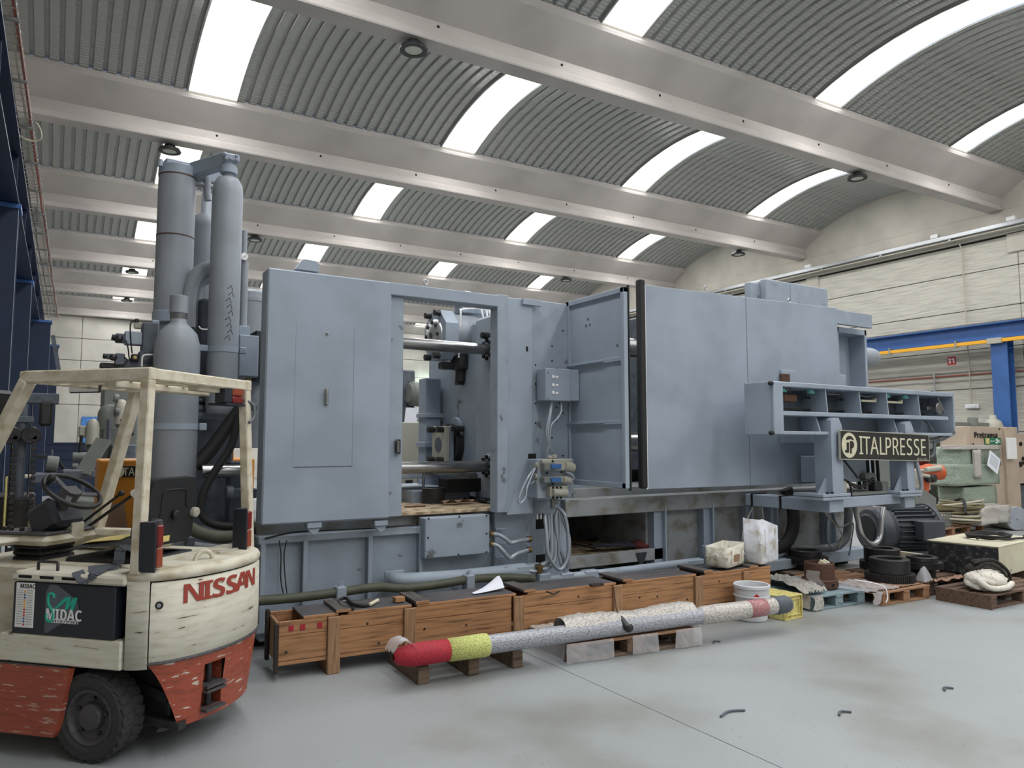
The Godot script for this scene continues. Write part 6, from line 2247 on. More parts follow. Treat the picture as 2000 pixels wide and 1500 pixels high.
	sheet(st, 10, 6, func(u, v): return V(6.98 + u * 0.24, 0.155 - v * 0.13 * (0.6 + 0.4 * sin(u * 6.0)), -4.47 + 0.02 * sin(u * 11.0 + v * 3.0)))
	obj("film", st, M.film, p)
	st = B()
	tube(st, smooth([V(7.05, 0.24, -4.7), V(7.2, 0.2, -4.5), V(7.21, 0.1, -4.455), V(7.17, 0.04, -4.45)], 5), 0.006, 5)
	obj("twine", st, M.bright_white, p)
	p = thing("packing_paper", "crumpled brown kraft paper under the gear rings on the orange pallet", "paper", V(7.6, 0.15, -4.8))
	st = B()
	sheet(st, 20, 14, func(u, v): return V(7.18 + u * 0.78, 0.1465 + 0.03 * absf(noise.get_noise_2d(u * 6 + 7, v * 6)) * smoothstep(0.2, 0.36, (V(7.18 + u * 0.78, 0, -4.5 - v * 0.55) - V(7.83, 0, -4.8)).length()), -4.5 - v * 0.55))
	obj("sheet", st, M.kraft, p)
	p = thing("packing_paper", "brown kraft paper crumpled on the dark pallet before the right gear ring", "paper", V(8.2, 0.15, -4.7))
	st = B()
	sheet(st, 16, 8, func(u, v): return V(8.06 + u * 0.8, 0.15 + 0.07 * absf(noise.get_noise_2d(u * 5 + 17, v * 5)), -4.49 + 0.07 - v * 0.09))
	obj("sheet", st, M.kraft, p)
	p = thing("plastic_bag", "crumpled clear plastic bag between the front and right gear rings", "plastic bag", V(8.1, 0.15, -4.6))
	st = B()
	sheet(st, 12, 10, func(u, v): return V(8.0 + u * 0.18, 0.16 + 0.15 * sin(u * PI) * sin(v * PI) + 0.02 * noise.get_noise_2d(u * 8, v * 8), -4.5 - v * 0.14))
	obj("film", st, M.film, p)
	# cream box with a black side
	var b := thing("steel_box", "low cream steel box with one scuffed black side, on dark timbers", "box", V(8.95, 0.16, -4.2), 6)
	var tr := b.transform
	st = B()
	bx(st, tr * V(0.65, 0.165, -0.38), V(1.3, 0.33, 0.75), 0.006, tr.basis)
	obj("body", st, M.box_cream, b)
	st = B()
	bx(st, tr * V(-0.003, 0.16, -0.38), V(0.004, 0.32, 0.74), 0.001, tr.basis)
	obj("black_side", st, M.box_black, b)
	st = B()
	bx(st, tr * V(0.65, 0.332, -0.38), V(1.31, 0.01, 0.76), 0.003, tr.basis)
	obj("lid", st, M.box_cream, b)
	st = B()
	prism(st, pv([-0.012, -0.01, 0.012, -0.01, 0, 0.014]), 0.0, 0.002, Transform3D(tr.basis, tr * V(0.32, 0.05, -0.004)))
	obj("small_mark", st, M.ink, b)
	for x in [0.25, 1.05]:
		st = B()
		bx(st, tr * V(x, -0.081, -0.36), V(0.12, 0.158, 0.72), 0.006, tr.basis)
		tag(obj("timber", st, M.pallet_dark), "dark timber under the cream steel box" if x > 1 else "dark timber at the near corner under the cream steel box", "timber")
	p = thing("cable_ring", "loop of black cable lying on top of the cream steel box", "cable", V(9.7, 0.51, -4.5))
	st = B()
	var rc := tr * V(0.72, 0.36, -0.36)
	for k in 3:
		var line := []
		for i in 40: line.append(rc + V((0.27 + 0.012 * k) * cos(TAU * i / 40.0), 0.0 + 0.014 * k + 0.006 * sin(i * 0.7 + k), (0.2 + 0.01 * k) * sin(TAU * i / 40.0)))
		tube(st, line, 0.012, 7, true)
	tube(st, smooth([rc + V(-0.33, 0.0, 0.03), rc + V(-0.26, 0.01, 0.06), rc + V(-0.1, 0.0, 0.24), rc + V(0.1, 0.0, 0.26), rc + V(0.3, 0.0, 0.3), rc + V(0.42, 0.0, 0.2)], 5), 0.013, 7)
	obj("cable", st, M.black_rubber, p)
	# canvas bundle
	p = thing("canvas_bundle", "crumpled bundle of dark canvas and patterned white cloth on the low brown pallet", "cloth bundle", V(8.35, 0.145, -4.02))
	var pc := V(8.3, 0.15, -4.06)
	st = B()
	blob(st, pc + V(-0.08, 0.08, 0.06), V(0.26, 0.11, 0.17), noise, 0.35)
	obj("white_cloth", st, M.cloth_print, p)
	st = B()
	blob(st, pc + V(0.1, 0.11, -0.05), V(0.26, 0.14, 0.16), noise, 0.4)
	obj("dark_canvas", st, M.cloth_dark, p)
	for q in [[V(-0.2, 0.2, 0.02), V(-0.1, 0.26, 0.1), V(0.05, 0.18, 0.16), V(0.12, 0.06, 0.18)], [V(-0.1, 0.24, -0.05), V(0.1, 0.27, 0.05), V(0.25, 0.15, 0.12), V(0.28, 0.04, 0.12)], [V(-0.05, 0.25, -0.1), V(0.15, 0.26, -0.02), V(0.3, 0.18, 0.05)]]:
		st = B()
		tube(st, smooth(q.map(func(v): return pc + v), 5), 0.018, 7)
		obj("strap", st, M.cloth_dark, p)
	st = B()
	tube(st, smooth([pc + V(-0.33, 0.12, 0.1), pc + V(-0.3, 0.05, 0.2), pc + V(-0.1, 0.04, 0.25), pc + V(0.1, 0.06, 0.22)], 6), 0.028, 9)
	obj("white_roll", st, M.cloth_print, p)
	# big electric motor
	var mo := thing("electric_motor", "large dark grey finned electric motor lying beside the right end of the machine", "motor", V(9.7, 0.1, -6.0))
	var mc := V(9.518, 0.434, -6)
	mc = V(9.75, 0.44, -6.2)
	var ax := V(0.93, 0, 0.36).normalized()
	st = B()
	lathe(st, mc, ax, [Vector2(0.0, -0.1), Vector2(0.2, -0.1), Vector2(0.22, -0.08), Vector2(0.28, -0.07), Vector2(0.31, -0.03), Vector2(0.31, 0.12), Vector2(0.27, 0.2), Vector2(0.27, 0.85), Vector2(0.0, 0.85)], 40)
	obj("casing", st, M.motor_grey, mo)
	var side := ax.cross(Vector3.UP).normalized()
	for k in 26:
		var a := TAU * k / 26.0
		st = B()
		var dn := Vector3.UP * sin(a) + side * cos(a)
		bx(st, mc + ax * 0.52 + dn * 0.285, V(0.6, 0.012, 0.06), 0.002, Basis(ax, ax.cross(dn) * -1.0, dn))
		obj("fin", st, M.motor_grey, mo)
	st = B()
	bx(st, mc + ax * 0.6 - side * -0.36 + V(0, 0.02, 0), V(0.34, 0.26, 0.2), 0.01, Basis(ax, Vector3.UP, side))
	obj("terminal_box", st, M.motor_grey, mo)
	st = B()
	bx(st, mc + ax * 0.5 + V(0, -0.32, 0), V(0.5, 0.08, 0.5), 0.01, Basis(ax, Vector3.UP, side))
	obj("foot", st, M.motor_grey, mo)
	st = B()
	lathe(st, mc + ax * 0.8, ax, [Vector2(0.33, 0.0), Vector2(0.35, 0.0), Vector2(0.35, 0.06), Vector2(0.33, 0.06), Vector2(0.33, 0.0)], 36)
	for k in 5:
		var a := TAU * k / 5.0
		bar(st, mc + ax * 0.83, mc + ax * 0.83 + (Vector3.UP * sin(a) + side * cos(a)) * 0.34, 0.02, 0.02, ax)
	obj("fan_guard", st, M.motor_grey, mo)
	st = B()
	cyl(st, mc - ax * 0.1, mc - ax * 0.11, 0.19, 28)
	obj("dark_face", st, M.black_plastic, mo)
	st = B()
	bx(st, mc + ax * 0.5 + V(0, -0.4, 0), V(0.9, 0.078, 0.6), 0.01, Basis(ax, Vector3.UP, side))
	tag(obj("motor_skid", st, M.pallet_dark), "dark timber skid under the big electric motor", "timber")
	st = B()
	bc(st, V(9.0, 0.0, -5.4), V(9.04, 0.3, -5.1), 0.006)
	tag(obj("leaning_plank", st, M.cream_bar), "pale wooden plank end standing behind the right gear ring", "plank")


# a lumpy rounded body
func blob(st: SurfaceTool, c: Vector3, r: Vector3, noise: FastNoiseLite, amp: float):
	var f := func(u: float, v: float) -> Vector3:
		var d := V(cos(TAU * u) * sin(PI * v), cos(PI * v), sin(TAU * u) * sin(PI * v))
		var k := 1.0 + amp * noise.get_noise_3d(d.x * 1.4 + c.x, d.y * 1.4, d.z * 1.4) + amp * 0.35 * noise.get_noise_3d(d.x * 4.0, d.y * 4.0 + c.x, d.z * 4.0)
		var p := c + d * r * k
		p.y = maxf(p.y, 0.146)
		return p
	sheet(st, 26, 14, func(u, v): return f.call(1.0 - u, v))

# ---------- electric forklift ----------
func rim_at(deg: float, y: float, out := 0.0) -> Vector3:   # plan outline of the rear body, 0 = left side, 90 = rear
	var t := deg_to_rad(deg)
	return V(-(0.505 + out) * cos(t), y, 0.2 + (0.29 + out) * sin(t))


# squeezes the ends of the orange rear body inwards, along the wheel arches
func arch(d: float, y: float) -> float:
	var w := 26.0 * pow(clampf((0.5 - y) / 0.35, 0.0, 1.0), 0.7)
	if d < 60.0: return 60.0 - (60.0 - d) * (38.0 - w) / 38.0
	if d > 120.0: return 120.0 + (d - 120.0) * (38.0 - w) / 38.0
	return d


func shell(st: SurfaceTool, tr: Transform3D, a0: float, a1: float, rings: Array, n: int, skip = null):   # rings: [y, out]
	st.set_smooth_group(1)
	for j in rings.size() - 1:
		for i in n:
			var t0 := lerpf(a0, a1, float(i) / n)
			var t1 := lerpf(a0, a1, float(i + 1) / n)
			if skip != null and skip.call((t0 + t1) * 0.5, (rings[j][0] + rings[j + 1][0]) * 0.5): continue
			var lo := [t0, t1]
			var up := [t0, t1]
			if skip != null:
				for k in 2:
					lo[k] = arch(lo[k], rings[j][0])
					up[k] = arch(up[k], rings[j + 1][0])
			quad(st, tr * rim_at(up[0], rings[j + 1][0], rings[j + 1][1]), tr * rim_at(up[1], rings[j + 1][0], rings[j + 1][1]), tr * rim_at(lo[1], rings[j][0], rings[j][1]), tr * rim_at(lo[0], rings[j][0], rings[j][1]))
	st.set_smooth_group(-1)


func forklift():
	var t := thing("forklift", "old cream and orange electric forklift seen from behind, paint chipped, in the left foreground", "forklift", V(0.55, 0, -4.82), 44)
	var tr := t.transform
	var bs := tr.basis
	var bl := func(st: SurfaceTool, a: Vector3, b: Vector3, bv := 0.004): bx(st, tr * ((a + b) * 0.5), (b - a).abs(), bv, bs)
	# counterweight door panel, corner plates, cap
	var st := B()
	shell(st, tr, 23, 157, [[0.515, -0.012], [0.525, 0.0], [0.7, 0.003], [0.915, 0.0], [0.925, -0.012]], 40)
	var cw := obj("rear_panel", st, M.cream_paint, t)
	for q in [[0.0, 22.0], [158.0, 180.0]]:
		st = B()
		shell(st, tr, q[0], q[1], [[0.49, -0.02], [0.49, 0.0], [0.93, 0.0], [0.955, -0.006]], 8)
		obj("corner_plate", st, M.cream_paint, t)
	st = B()
	shell(st, tr, 0, 180, [[0.48, -0.03], [0.95, -0.03]], 30)
	obj("inner_shell", st, M.black_plastic, t)
	st = B()
	shell(st, tr, 0, 180, [[0.932, -0.008], [0.936, 0.002], [0.962, 0.004], [0.982, -0.008], [0.99, -0.03]], 36)
	st.set_smooth_group(1)
	for i in 30:
		var a := rim_at(i * 6.0, 0.99, -0.03)
		var b := rim_at((i + 1) * 6.0, 0.99, -0.03)
		var a2 := V(a.x * 0.9, 1.0, minf(a.z, 0.1))
		var b2 := V(b.x * 0.9, 1.0, minf(b.z, 0.1))
		quad(st, tr * a, tr * a2, tr * b2, tr * b)
	st.set_smooth_group(-1)
	var cap := obj("rear_deck", st, M.cream_plain, t)
	# NISSAN, bent round the rear
	var word := "NISSAN"
	var at := [54.5, 65.0, 74.5, 86.0, 97.0, 108.5]
	for i in 6:
		var mid: float = at[i]
		obj("letter", letters(word[i], 0.098, 0.003, "Droid Sans", true, 1.12, func(p):
			var d: float = mid + rad_to_deg(p.x / 0.37)
			return tr * rim_at(d, 0.85 + p.y, 0.0045 + p.z)), M.nissan_red, cw)
	st = B()
	var lk := rim_at(30, 0.81, 0.0)
	cyl(st, tr * lk, tr * (lk + V(-0.5, 0, 0.3).normalized() * 0.01), 0.02, 16, 0.003)
	obj("lock", st, M.ink, cw)
	st = B()
	cyl(st, tr * (lk + V(-0.5, 0, 0.3).normalized() * 0.008), tr * (lk + V(-0.5, 0, 0.3).normalized() * 0.013), 0.011, 12)
	obj("lock_barrel", st, M.zinc, cw)
	# orange counterweight below, with the tow recess
	st = B()
	var rings := []
	for i in 13: rings.append([0.15 + i * 0.03, -0.055 + 0.004 * i if i < 12 else -0.004])
	rings.append([0.517, -0.012])
	var gone := func(d: float, y: float) -> bool:
		return d > 66.0 and d < 84.0 and (y > 0.2 and y < 0.295 or y > 0.325 and y < 0.445)
	shell(st, tr, 22, 158, rings, 68, gone)
	var ow := obj("counterweight", st, M.orange_paint, t)
	st = B()
	shell(st, tr, 30, 150, [[0.15, -0.055], [0.152, -0.3]], 30)
	shell(st, tr, 22, 158, [[0.508, 0.004], [0.518, 0.006], [0.524, -0.01]], 40)
	obj("lower_lip", st, M.rim_grey, ow)
	st = B()
	shell(st, tr, 60, 90, [[0.14, -0.14], [0.47, -0.14]], 6)
	for d in [66.0, 84.0]:
		var a := rim_at(d, 0.19, -0.04)
		var b := rim_at(d, 0.19, -0.14)
		quad(st, tr * a, tr * b, tr * V(b.x, 0.45, b.z), tr * V(a.x, 0.45, a.z))
	obj("tow_recess", st, M.orange_paint, ow)
	st = B()
	for y in [0.2, 0.3, 0.325]:
		var a := tr * rim_at(66, y, -0.05)
		var b := tr * rim_at(84, y, -0.05)
		bar(st, a, b, 0.1, 0.015)
	obj("tow_sill", st, M.rim_grey, ow)
	st = B()
	cyl(st, tr * rim_at(75, 0.19, -0.07), tr * rim_at(75, 0.46, -0.07), 0.018, 12)
	obj("tow_pin", st, M.black_steel, ow)
	# side: battery box, ledge with slots, lower strip, front skirt
	st = B()
	bl.call(st, V(-0.515, 0.636, -0.52), V(-0.2, 0.905, 0.14), 0.006)
	var bat := obj("battery_box", st, M.navy_black, t)
	st = B()
	bl.call(st, V(-0.519, 0.668, -0.496), V(-0.514, 0.902, -0.376), 0.001)
	var stk := obj("sticker", st, M.bright_white, bat)
	var side := Transform3D(bs * Basis(Vector3.UP, -PI / 2), tr * V(-0.52, 0, 0))    # x runs rearward along the left side
	var flat := func(p: Vector3, z: float, y: float) -> Vector3: return tr * V(-0.5195 - p.z, y + p.y, z + p.x)
	obj("sticker_text", letters("MIDAC", 0.022, 0.001, "Droid Sans", true, 1.0, func(p): return flat.call(p, -0.42, 0.885)), M.ink, stk)
	st = B()
	for i in 15:
		bl.call(st, V(-0.5205, 0.862 - i * 0.0125, -0.487), V(-0.519, 0.8635 - i * 0.0125, -0.448), 0.0)
		bl.call(st, V(-0.5205, 0.862 - i * 0.0125, -0.424), V(-0.519, 0.8635 - i * 0.0125, -0.384), 0.0)
	obj("text_line", st, M.cabinet_grey, stk)
	for i in 12:
		st = B()
		var y := 0.855 - i * 0.0155
		cyl(st, tr * V(-0.519, y, -0.436), tr * V(-0.5205, y, -0.436), 0.006, 10)
		obj("pictogram", st, [M.yellow_paint, M.valve_blue, M.valve_blue, M.yellow_paint, M.yellow_paint, M.yellow_paint, M.sign_red, M.sign_red, M.sign_red, M.valve_blue, M.valve_blue, M.sign_red][i], stk)
	# decal: dark torn diamond, tall S, slanted M, maker's name
	st = B()
	var dm := Transform3D(bs * Basis(V(0, 0, 1), V(0, 1, 0), V(-1, 0, 0)), tr * V(-0.5155, 0, 0))
	prism(st, pv([-0.3, 0.65, -0.28, 0.65, -0.08, 0.765, -0.1, 0.83, -0.23, 0.9, -0.275, 0.9, -0.3, 0.86]), 0.0, 0.002, dm)
	obj("decal_diamond", st, M.grey_dark, bat)
	st = B()
	tube(st, smooth([V(-0.245, 0.832, 0), V(-0.25, 0.85, 0), V(-0.265, 0.853, 0), V(-0.28, 0.846, 0), V(-0.282, 0.81, 0), V(-0.27, 0.785, 0), V(-0.25, 0.765, 0), V(-0.244, 0.73, 0), V(-0.256, 0.712, 0), V(-0.275, 0.711, 0), V(-0.288, 0.726, 0), V(-0.288, 0.75, 0)].map(func(v): return dm * (v + V(0, 0, 0.0))), 4), 0.0085, 6)
	obj("decal_letter", st, M.teal, bat)
	st = B()
	prism(st, pv([-0.243, 0.775, -0.17, 0.842, -0.135, 0.842, -0.145, 0.805, -0.115, 0.842, -0.092, 0.842, -0.122, 0.768, -0.142, 0.768, -0.124, 0.812, -0.157, 0.775, -0.172, 0.775, -0.162, 0.822, -0.235, 0.77]), 0.002, 0.004, dm)
	obj("decal_mark", st, M.teal, bat)
	obj("decal_name", letters("MIDAC", 0.056, 0.002, "Droid Sans", true, 0.92, func(p): return flat.call(p - V(0, 0, -0.0), -0.178, 0.747)), M.bright_white, bat)
	obj("decal_text", letters("accumulatori", 0.026, 0.002, "Droid Sans", false, 0.9, func(p): return flat.call(p, -0.176, 0.717)), M.bright_white, bat)
	st = B()
	bl.call(st, V(-0.52, 0.91, -0.535), V(-0.28, 0.96, 0.2), 0.012)
	var ledge := obj("side_ledge", st, M.cream_paint, t)
	for q in [[-0.482, -0.396], [-0.342, -0.251], [-0.198, -0.102]]:
		st = B()
		bl.call(st, V(-0.5215, 0.928, q[0]), V(-0.51, 0.943, q[1]), 0.0)
		obj("slot", st, M.hole, ledge)
	st = B()
	tube(st, [tr * V(-0.45, 0.955, -0.43), tr * V(-0.45, 1.0, -0.43), tr * V(-0.45, 1.005, -0.42), tr * V(-0.45, 1.005, -0.31), tr * V(-0.45, 1.0, -0.3), tr * V(-0.45, 0.955, -0.3)], 0.008, 8)
	obj("lift_handle", st, M.black_steel, ledge)
	st = B()
	bl.call(st, V(-0.515, 0.485, -0.6), V(-0.3, 0.632, 0.185), 0.008)
	obj("side_strip", st, M.cream_paint, t)
	st = B()
	prism(st, pv([-1.3, 0.47, -0.11, 0.475, -0.12, 0.44, -0.18, 0.16, -0.2, 0.125, -1.3, 0.115]), -0.02, 0.012, dm)
	obj("front_skirt", st, M.orange_paint, t)
	st = B()
	bl.call(st, V(-0.52, 0.44, -1.3), V(-0.5, 0.48, -0.14), 0.004)
	obj("skirt_rail", st, M.rim_grey, t)
	# hull and chassis
	st = B()
	bl.call(st, V(-0.3, 0.5, -1.3), V(0.5, 0.945, 0.2), 0.01)
	bl.call(st, V(-0.3, 0.93, -0.5), V(0.45, 0.975, 0.22), 0.01)
	obj("hood", st, M.cream_plain, t)
	st = B()
	bl.call(st, V(-0.28, 0.16, -1.25), V(0.28, 0.5, 0.3), 0.01)
	bl.call(st, V(-0.42, 0.19, -0.06), V(0.42, 0.27, 0.02), 0.01)
	bar(st, tr * V(-0.3, 0.2, 0.0), tr * V(-0.3, 0.16, 0.4), 0.06, 0.04)
	bar(st, tr * V(-0.25, 0.38, -0.1), tr * V(-0.3, 0.3, 0.32), 0.05, 0.05)
	bl.call(st, V(-0.48, 0.3, -0.28), V(-0.3, 0.49, -0.24), 0.004)
	obj("chassis", st, M.black_steel, t)
	# front body to the left
	st = B()
	bl.call(st, V(-0.5, 0.4, -1.35), V(0.5, 0.85, -0.95), 0.03)
	obj("front_cowl", st, M.cream_plain, t)
	st = B()
	bl.call(st, V(-0.48, 0.86, -1.02), V(-0.3, 1.08, -0.92), 0.03)
	bl.call(st, V(-0.4, 1.05, -1.25), V(-0.15, 1.09, -0.85), 0.03)
	bl.call(st, V(0.3, 0.96, -1.2), V(0.47, 1.08, -0.3), 0.03)
	obj("cowl_top", st, M.cream_plain, t)
	# wheels
	for sx in [-1.0, 1.0]:
		wheel(t, tr * V(0.42 * sx, 0.226, -0.02), bs * V(sx, 0, 0), 0.226, 0.16)
		wheel(t, tr * V(0.42 * sx, 0.27, -1.28), bs * V(sx, 0, 0), 0.27, 0.18)
	# overhead guard
	st = B()
	var g0 := 2.0
	bar(st, tr * V(-0.43, 2.02, 0.25), tr * V(-0.43, 2.02, -0.6), 0.06, 0.07, Vector3.UP, 0.008)
	bar(st, tr * V(0.43, 2.02, 0.25), tr * V(0.43, 2.02, -0.6), 0.06, 0.07, Vector3.UP, 0.008)
	bar(st, tr * V(-0.46, 2.02, 0.22), tr * V(0.46, 2.02, 0.22), 0.05, 0.065, Vector3.UP, 0.008)
	bar(st, tr * V(-0.46, 2.02, -0.6), tr * V(0.46, 2.02, -0.6), 0.05, 0.065, Vector3.UP, 0.008)
	var gd := obj("guard_frame", st, M.guard_paint, t)
	for i in 5:
		st = B()
		var x := -0.29 + i * 0.145
		bar(st, tr * V(x, 2.015, 0.2), tr * V(x, 2.015, -0.58), 0.02, 0.045, Vector3.UP, 0.003)
		obj("guard_bar", st, M.guard_paint, gd)
	st = B()
	bl.call(st, V(0.0, 1.96, 0.12), V(0.42, 2.0, 0.2), 0.006)
	bl.call(st, V(-0.4, 1.955, -0.1), V(0.4, 1.995, -0.02), 0.006)
	obj("cross_plate", st, M.guard_paint, gd)
	for q in [[-0.43, 0.97], [0.43, 0.97]]:
		st = B()
		bar(st, tr * V(q[0] * 1.12, q[1], 0.24), tr * V(q[0], 2.0, 0.215), 0.06, 0.055, bs * Vector3.RIGHT, 0.006)
		obj("rear_pillar", st, M.guard_paint, t)
	for q in [[V(-0.43, 2.0, -0.59), V(-0.43, 0.95, -1.2)], [V(0.43, 2.0, -0.62), V(0.43, 1.05, -0.9)]]:
		st = B()
		bar(st, tr * q[0], tr * q[1], 0.06, 0.075, bs * Vector3.RIGHT, 0.006)
		obj("front_leg", st, M.guard_paint, t)
	# mirror under the guard
	st = B()
	bar(st, tr * V(-0.02, 1.985, -0.72), tr * V(-0.02, 1.985, -0.48), 0.02, 0.055, bs * Vector3.UP, 0.01)
	cyl(st, tr * V(0.0, 2.0, -0.6), tr * V(0.0, 2.03, -0.6), 0.012, 8)
	var mi := obj("mirror_case", st, M.black_plastic, t)
	st = B()
	bl.call(st, V(-0.034, 1.965, -0.71), V(-0.031, 2.005, -0.49), 0.001)
	obj("mirror_glass", st, M.chrome, mi)
	# rear lamps
	for q in [[-0.47, 0.31], [0.33, 0.3]]:
		st = B()
		bl.call(st, V(q[0] - 0.035, 0.985, q[1] - 0.05), V(q[0] + 0.075, 1.24, q[1] - 0.02), 0.004)
		bl.call(st, V(q[0] - 0.035, 0.985, q[1] - 0.03), V(q[0] - 0.022, 1.24, q[1] + 0.05), 0.003)
		var br := obj("lamp_bracket", st, M.navy_black, t)
		st = B()
		bl.call(st, V(q[0] + 0.01, 1.11, q[1] - 0.02), V(q[0] + 0.055, 1.22, q[1] + 0.03), 0.006)
		obj("red_lens", st, M.lamp_red, br)
		st = B()
		bl.call(st, V(q[0] + 0.01, 1.0, q[1] - 0.02), V(q[0] + 0.055, 1.105, q[1] + 0.03), 0.006)
		obj("orange_lens", st, M.lamp_orange, br)
	st = B()
	bl.call(st, V(0.2, 1.9, 0.16), V(0.27, 2.005, 0.24), 0.006)
	bl.call(st, V(0.22, 1.885, 0.1), V(0.42, 1.9, 0.24), 0.003)
	var tl := obj("top_lamp", st, M.navy_black, t)
	st = B()
	bl.call(st, V(0.275, 1.945, 0.19), V(0.385, 2.0, 0.245), 0.01)
	obj("upper_lens", st, M.lamp_orange, tl)
	st = B()
	bl.call(st, V(0.275, 1.9, 0.19), V(0.385, 1.942, 0.245), 0.008)
	obj("lower_lens", st, M.lamp_red, tl)
	st = B()
	tube(st, smooth([tr * V(0.39, 1.93, 0.22), tr * V(0.46, 1.9, 0.26), tr * V(0.46, 1.82, 0.27), tr * V(0.41, 1.78, 0.27)], 4), 0.01, 6)
	obj("lamp_wire", st, M.hose_grey, tl)
	# lifting eye and lever on the deck
	st = B()
	var e := []
	for i in 11: e.append(tr * (V(-0.1, 0.985, 0.35) + V(0.05 * cos(PI * i / 10.0), 0.055 * sin(PI * i / 10.0), 0.02 * cos(PI * i / 10.0))))
	tube(st, e, 0.013, 10)
	obj("lifting_eye", st, M.cream_plain, cap)
	st = B()
	bl.call(st, V(0.1, 0.985, 0.28), V(0.28, 1.005, 0.31), 0.004)
	bl.call(st, V(0.25, 0.985, 0.26), V(0.34, 1.0, 0.3), 0.004)
	obj("lever", st, M.cabinet_pale, cap)
	# seat
	st = B()
	var sb := PackedVector2Array()
	for k in 4:
		var c: Vector2 = [Vector2(0.14, 0.16), Vector2(-0.14, 0.16), Vector2(-0.15, -0.12), Vector2(0.15, -0.12)][k]
		for i in 6: sb.append(c + Vector2.from_angle(PI * 0.5 * k + PI * 0.1 * i) * 0.055)
	var st_t := Transform3D(bs * Basis(Vector3.RIGHT, 0.14), tr * V(-0.02, 1.23, 0.06))
	prism(st, sb, -0.05, 0.0, st_t)
	var seat := obj("seat_back", st, M.seat_black, t)
	st = B()
	for k in sb.size(): sb[k] = sb[k] * 0.93
	prism(st, sb, -0.1, -0.05, st_t)
	obj("back_cushion", st, M.navy_black, seat)
	st = B()
	tube(st, [V(-0.09, -0.1, 0), V(-0.1, 0.13, 0), V(-0.08, 0.15, 0), V(0.08, 0.15, 0), V(0.1, 0.13, 0), V(0.11, 0.05, 0), V(0.14, 0.035, 0)].map(func(v): return st_t * (v + V(0, 0, 0.002))), 0.006, 6)
	cyl(st, st_t * V(0.02, 0.0, 0), st_t * V(0.02, 0.0, 0.03), 0.03, 16, 0.008)
	obj("back_moulding", st, M.seat_black, seat)
	st = B()
	bx(st, st_t * V(-0.02, -0.14, 0.001), V(0.06, 0.035, 0.004), 0.001, st_t.basis)
	obj("yellow_label", st, M.foam, seat)
	for q in [V(-0.17, -0.03, 0.02), V(0.19, 0.0, -0.02)]:
		st = B()
		cyl(st, st_t * q, st_t * (q + V(0.0, 0, 0.05)), 0.03, 16, 0.006)
		cyl(st, st_t * (q + V(0, 0, 0.05)), st_t * (q + V(0, 0, 0.052)), 0.018, 12)
		obj("recline_knob", st, M.cabinet_pale if q.x > 0 else M.rim_grey, seat)
	st = B()
	sheet(st, 10, 10, func(u, v): return tr * (V(-0.24 + u * 0.44, 1.07 + 0.035 * sin(u * PI) - 0.05 * pow(1.0 - v, 3.0), -0.5 + v * 0.5)), 0.085)
	var cush := obj("seat_cushion", st, M.seat_black, t)
	st = B()
	sheet(st, 8, 6, func(u, v): return tr * (V(-0.16 + u * 0.3 - 0.03 * sin(v * PI), 1.078 + 0.032 * sin((u * 0.68 + 0.18) * PI) - 0.05 * pow(1.0 - (0.12 + v * 0.55), 3.0), -0.44 + v * 0.27)), 0.004)
	obj("torn_foam", st, M.foam, cush)
	st = B()
	bl.call(st, V(-0.26, 0.965, -0.46), V(0.2, 1.0, 0.06), 0.02)
	obj("seat_base", st, M.black_plastic, t)
	# belts
	for line in [[V(-0.25, 1.06, 0.0), V(-0.3, 1.07, -0.03), V(-0.33, 0.99, -0.02), V(-0.36, 0.975, -0.05), V(-0.43, 0.972, -0.12)], [V(-0.38, 0.975, -0.06), V(-0.46, 0.972, -0.02), V(-0.515, 0.965, -0.0), V(-0.53, 0.93, -0.04), V(-0.5, 0.972, -0.12)]]:
		st = B()
		var pts := smooth(line.map(func(v): return tr * v), 4)
		for i in pts.size() - 1: bar(st, pts[i], pts[i + 1], 0.055, 0.006, bs * V(-0.4, 1, 0.3))
		obj("seat_belt", st, M.belt, t)
	# steering: column, dash, wheel
	st = B()
	prism(st, pv([-0.18, 0.0, 0.16, 0.0, 0.2, 0.06, 0.16, 0.13, -0.16, 0.1, -0.22, 0.05]), 0.0, 0.1, Transform3D(bs * Basis(V(0, 0, -1), V(1, 0, 0), V(0, 1, 0)) * Basis(Vector3.UP, 0.0), tr * V(0, 1.06, -0.85)))
	bl.call(st, V(-0.2, 1.04, -1.1), V(0.2, 1.1, -0.66), 0.03)
	var dash := obj("dash_tray", st, M.cream_plain, t)
	st = B()
	bl.call(st, V(-0.19, 1.1, -1.09), V(0.19, 1.118, -0.67), 0.01)
	obj("dash_top", st, M.rim_grey, dash)
	st = B()
	bx(st, tr * V(0.0, 1.19, -0.8), V(0.22, 0.2, 0.22), 0.03, bs * Basis(Vector3.RIGHT, -0.5))
	obj("column_cover", st, M.navy_black, dash)
	st = B()
	for z in [-1.05, -1.0, -0.92]: cyl(st, tr * V(-0.12, 1.118, z), tr * V(-0.12, 1.14, z), 0.014, 10, 0.003)
	obj("knob", st, M.black_steel, dash)
	for i in 4:
		st = B()
		bl.call(st, V(-0.13, 0.9 + i * 0.035, -0.98), V(0.13, 0.932 + i * 0.035, -0.76), 0.012)
		obj("gaiter_fold", st, M.black_plastic, t)
	var wn := bs * V(0, 0.82, 0.57).normalized()
	var wc := tr * V(-0.03, 1.355, -0.65)
	st = B()
	tube(st, circle(wc, 0.165, wn, 40), 0.0145, 10, true)
	var sw := obj("steering_wheel", st, M.black_plastic, t)
	var wx := bs * Vector3.RIGHT
	var wz := wx.cross(wn).normalized()
	st = B()
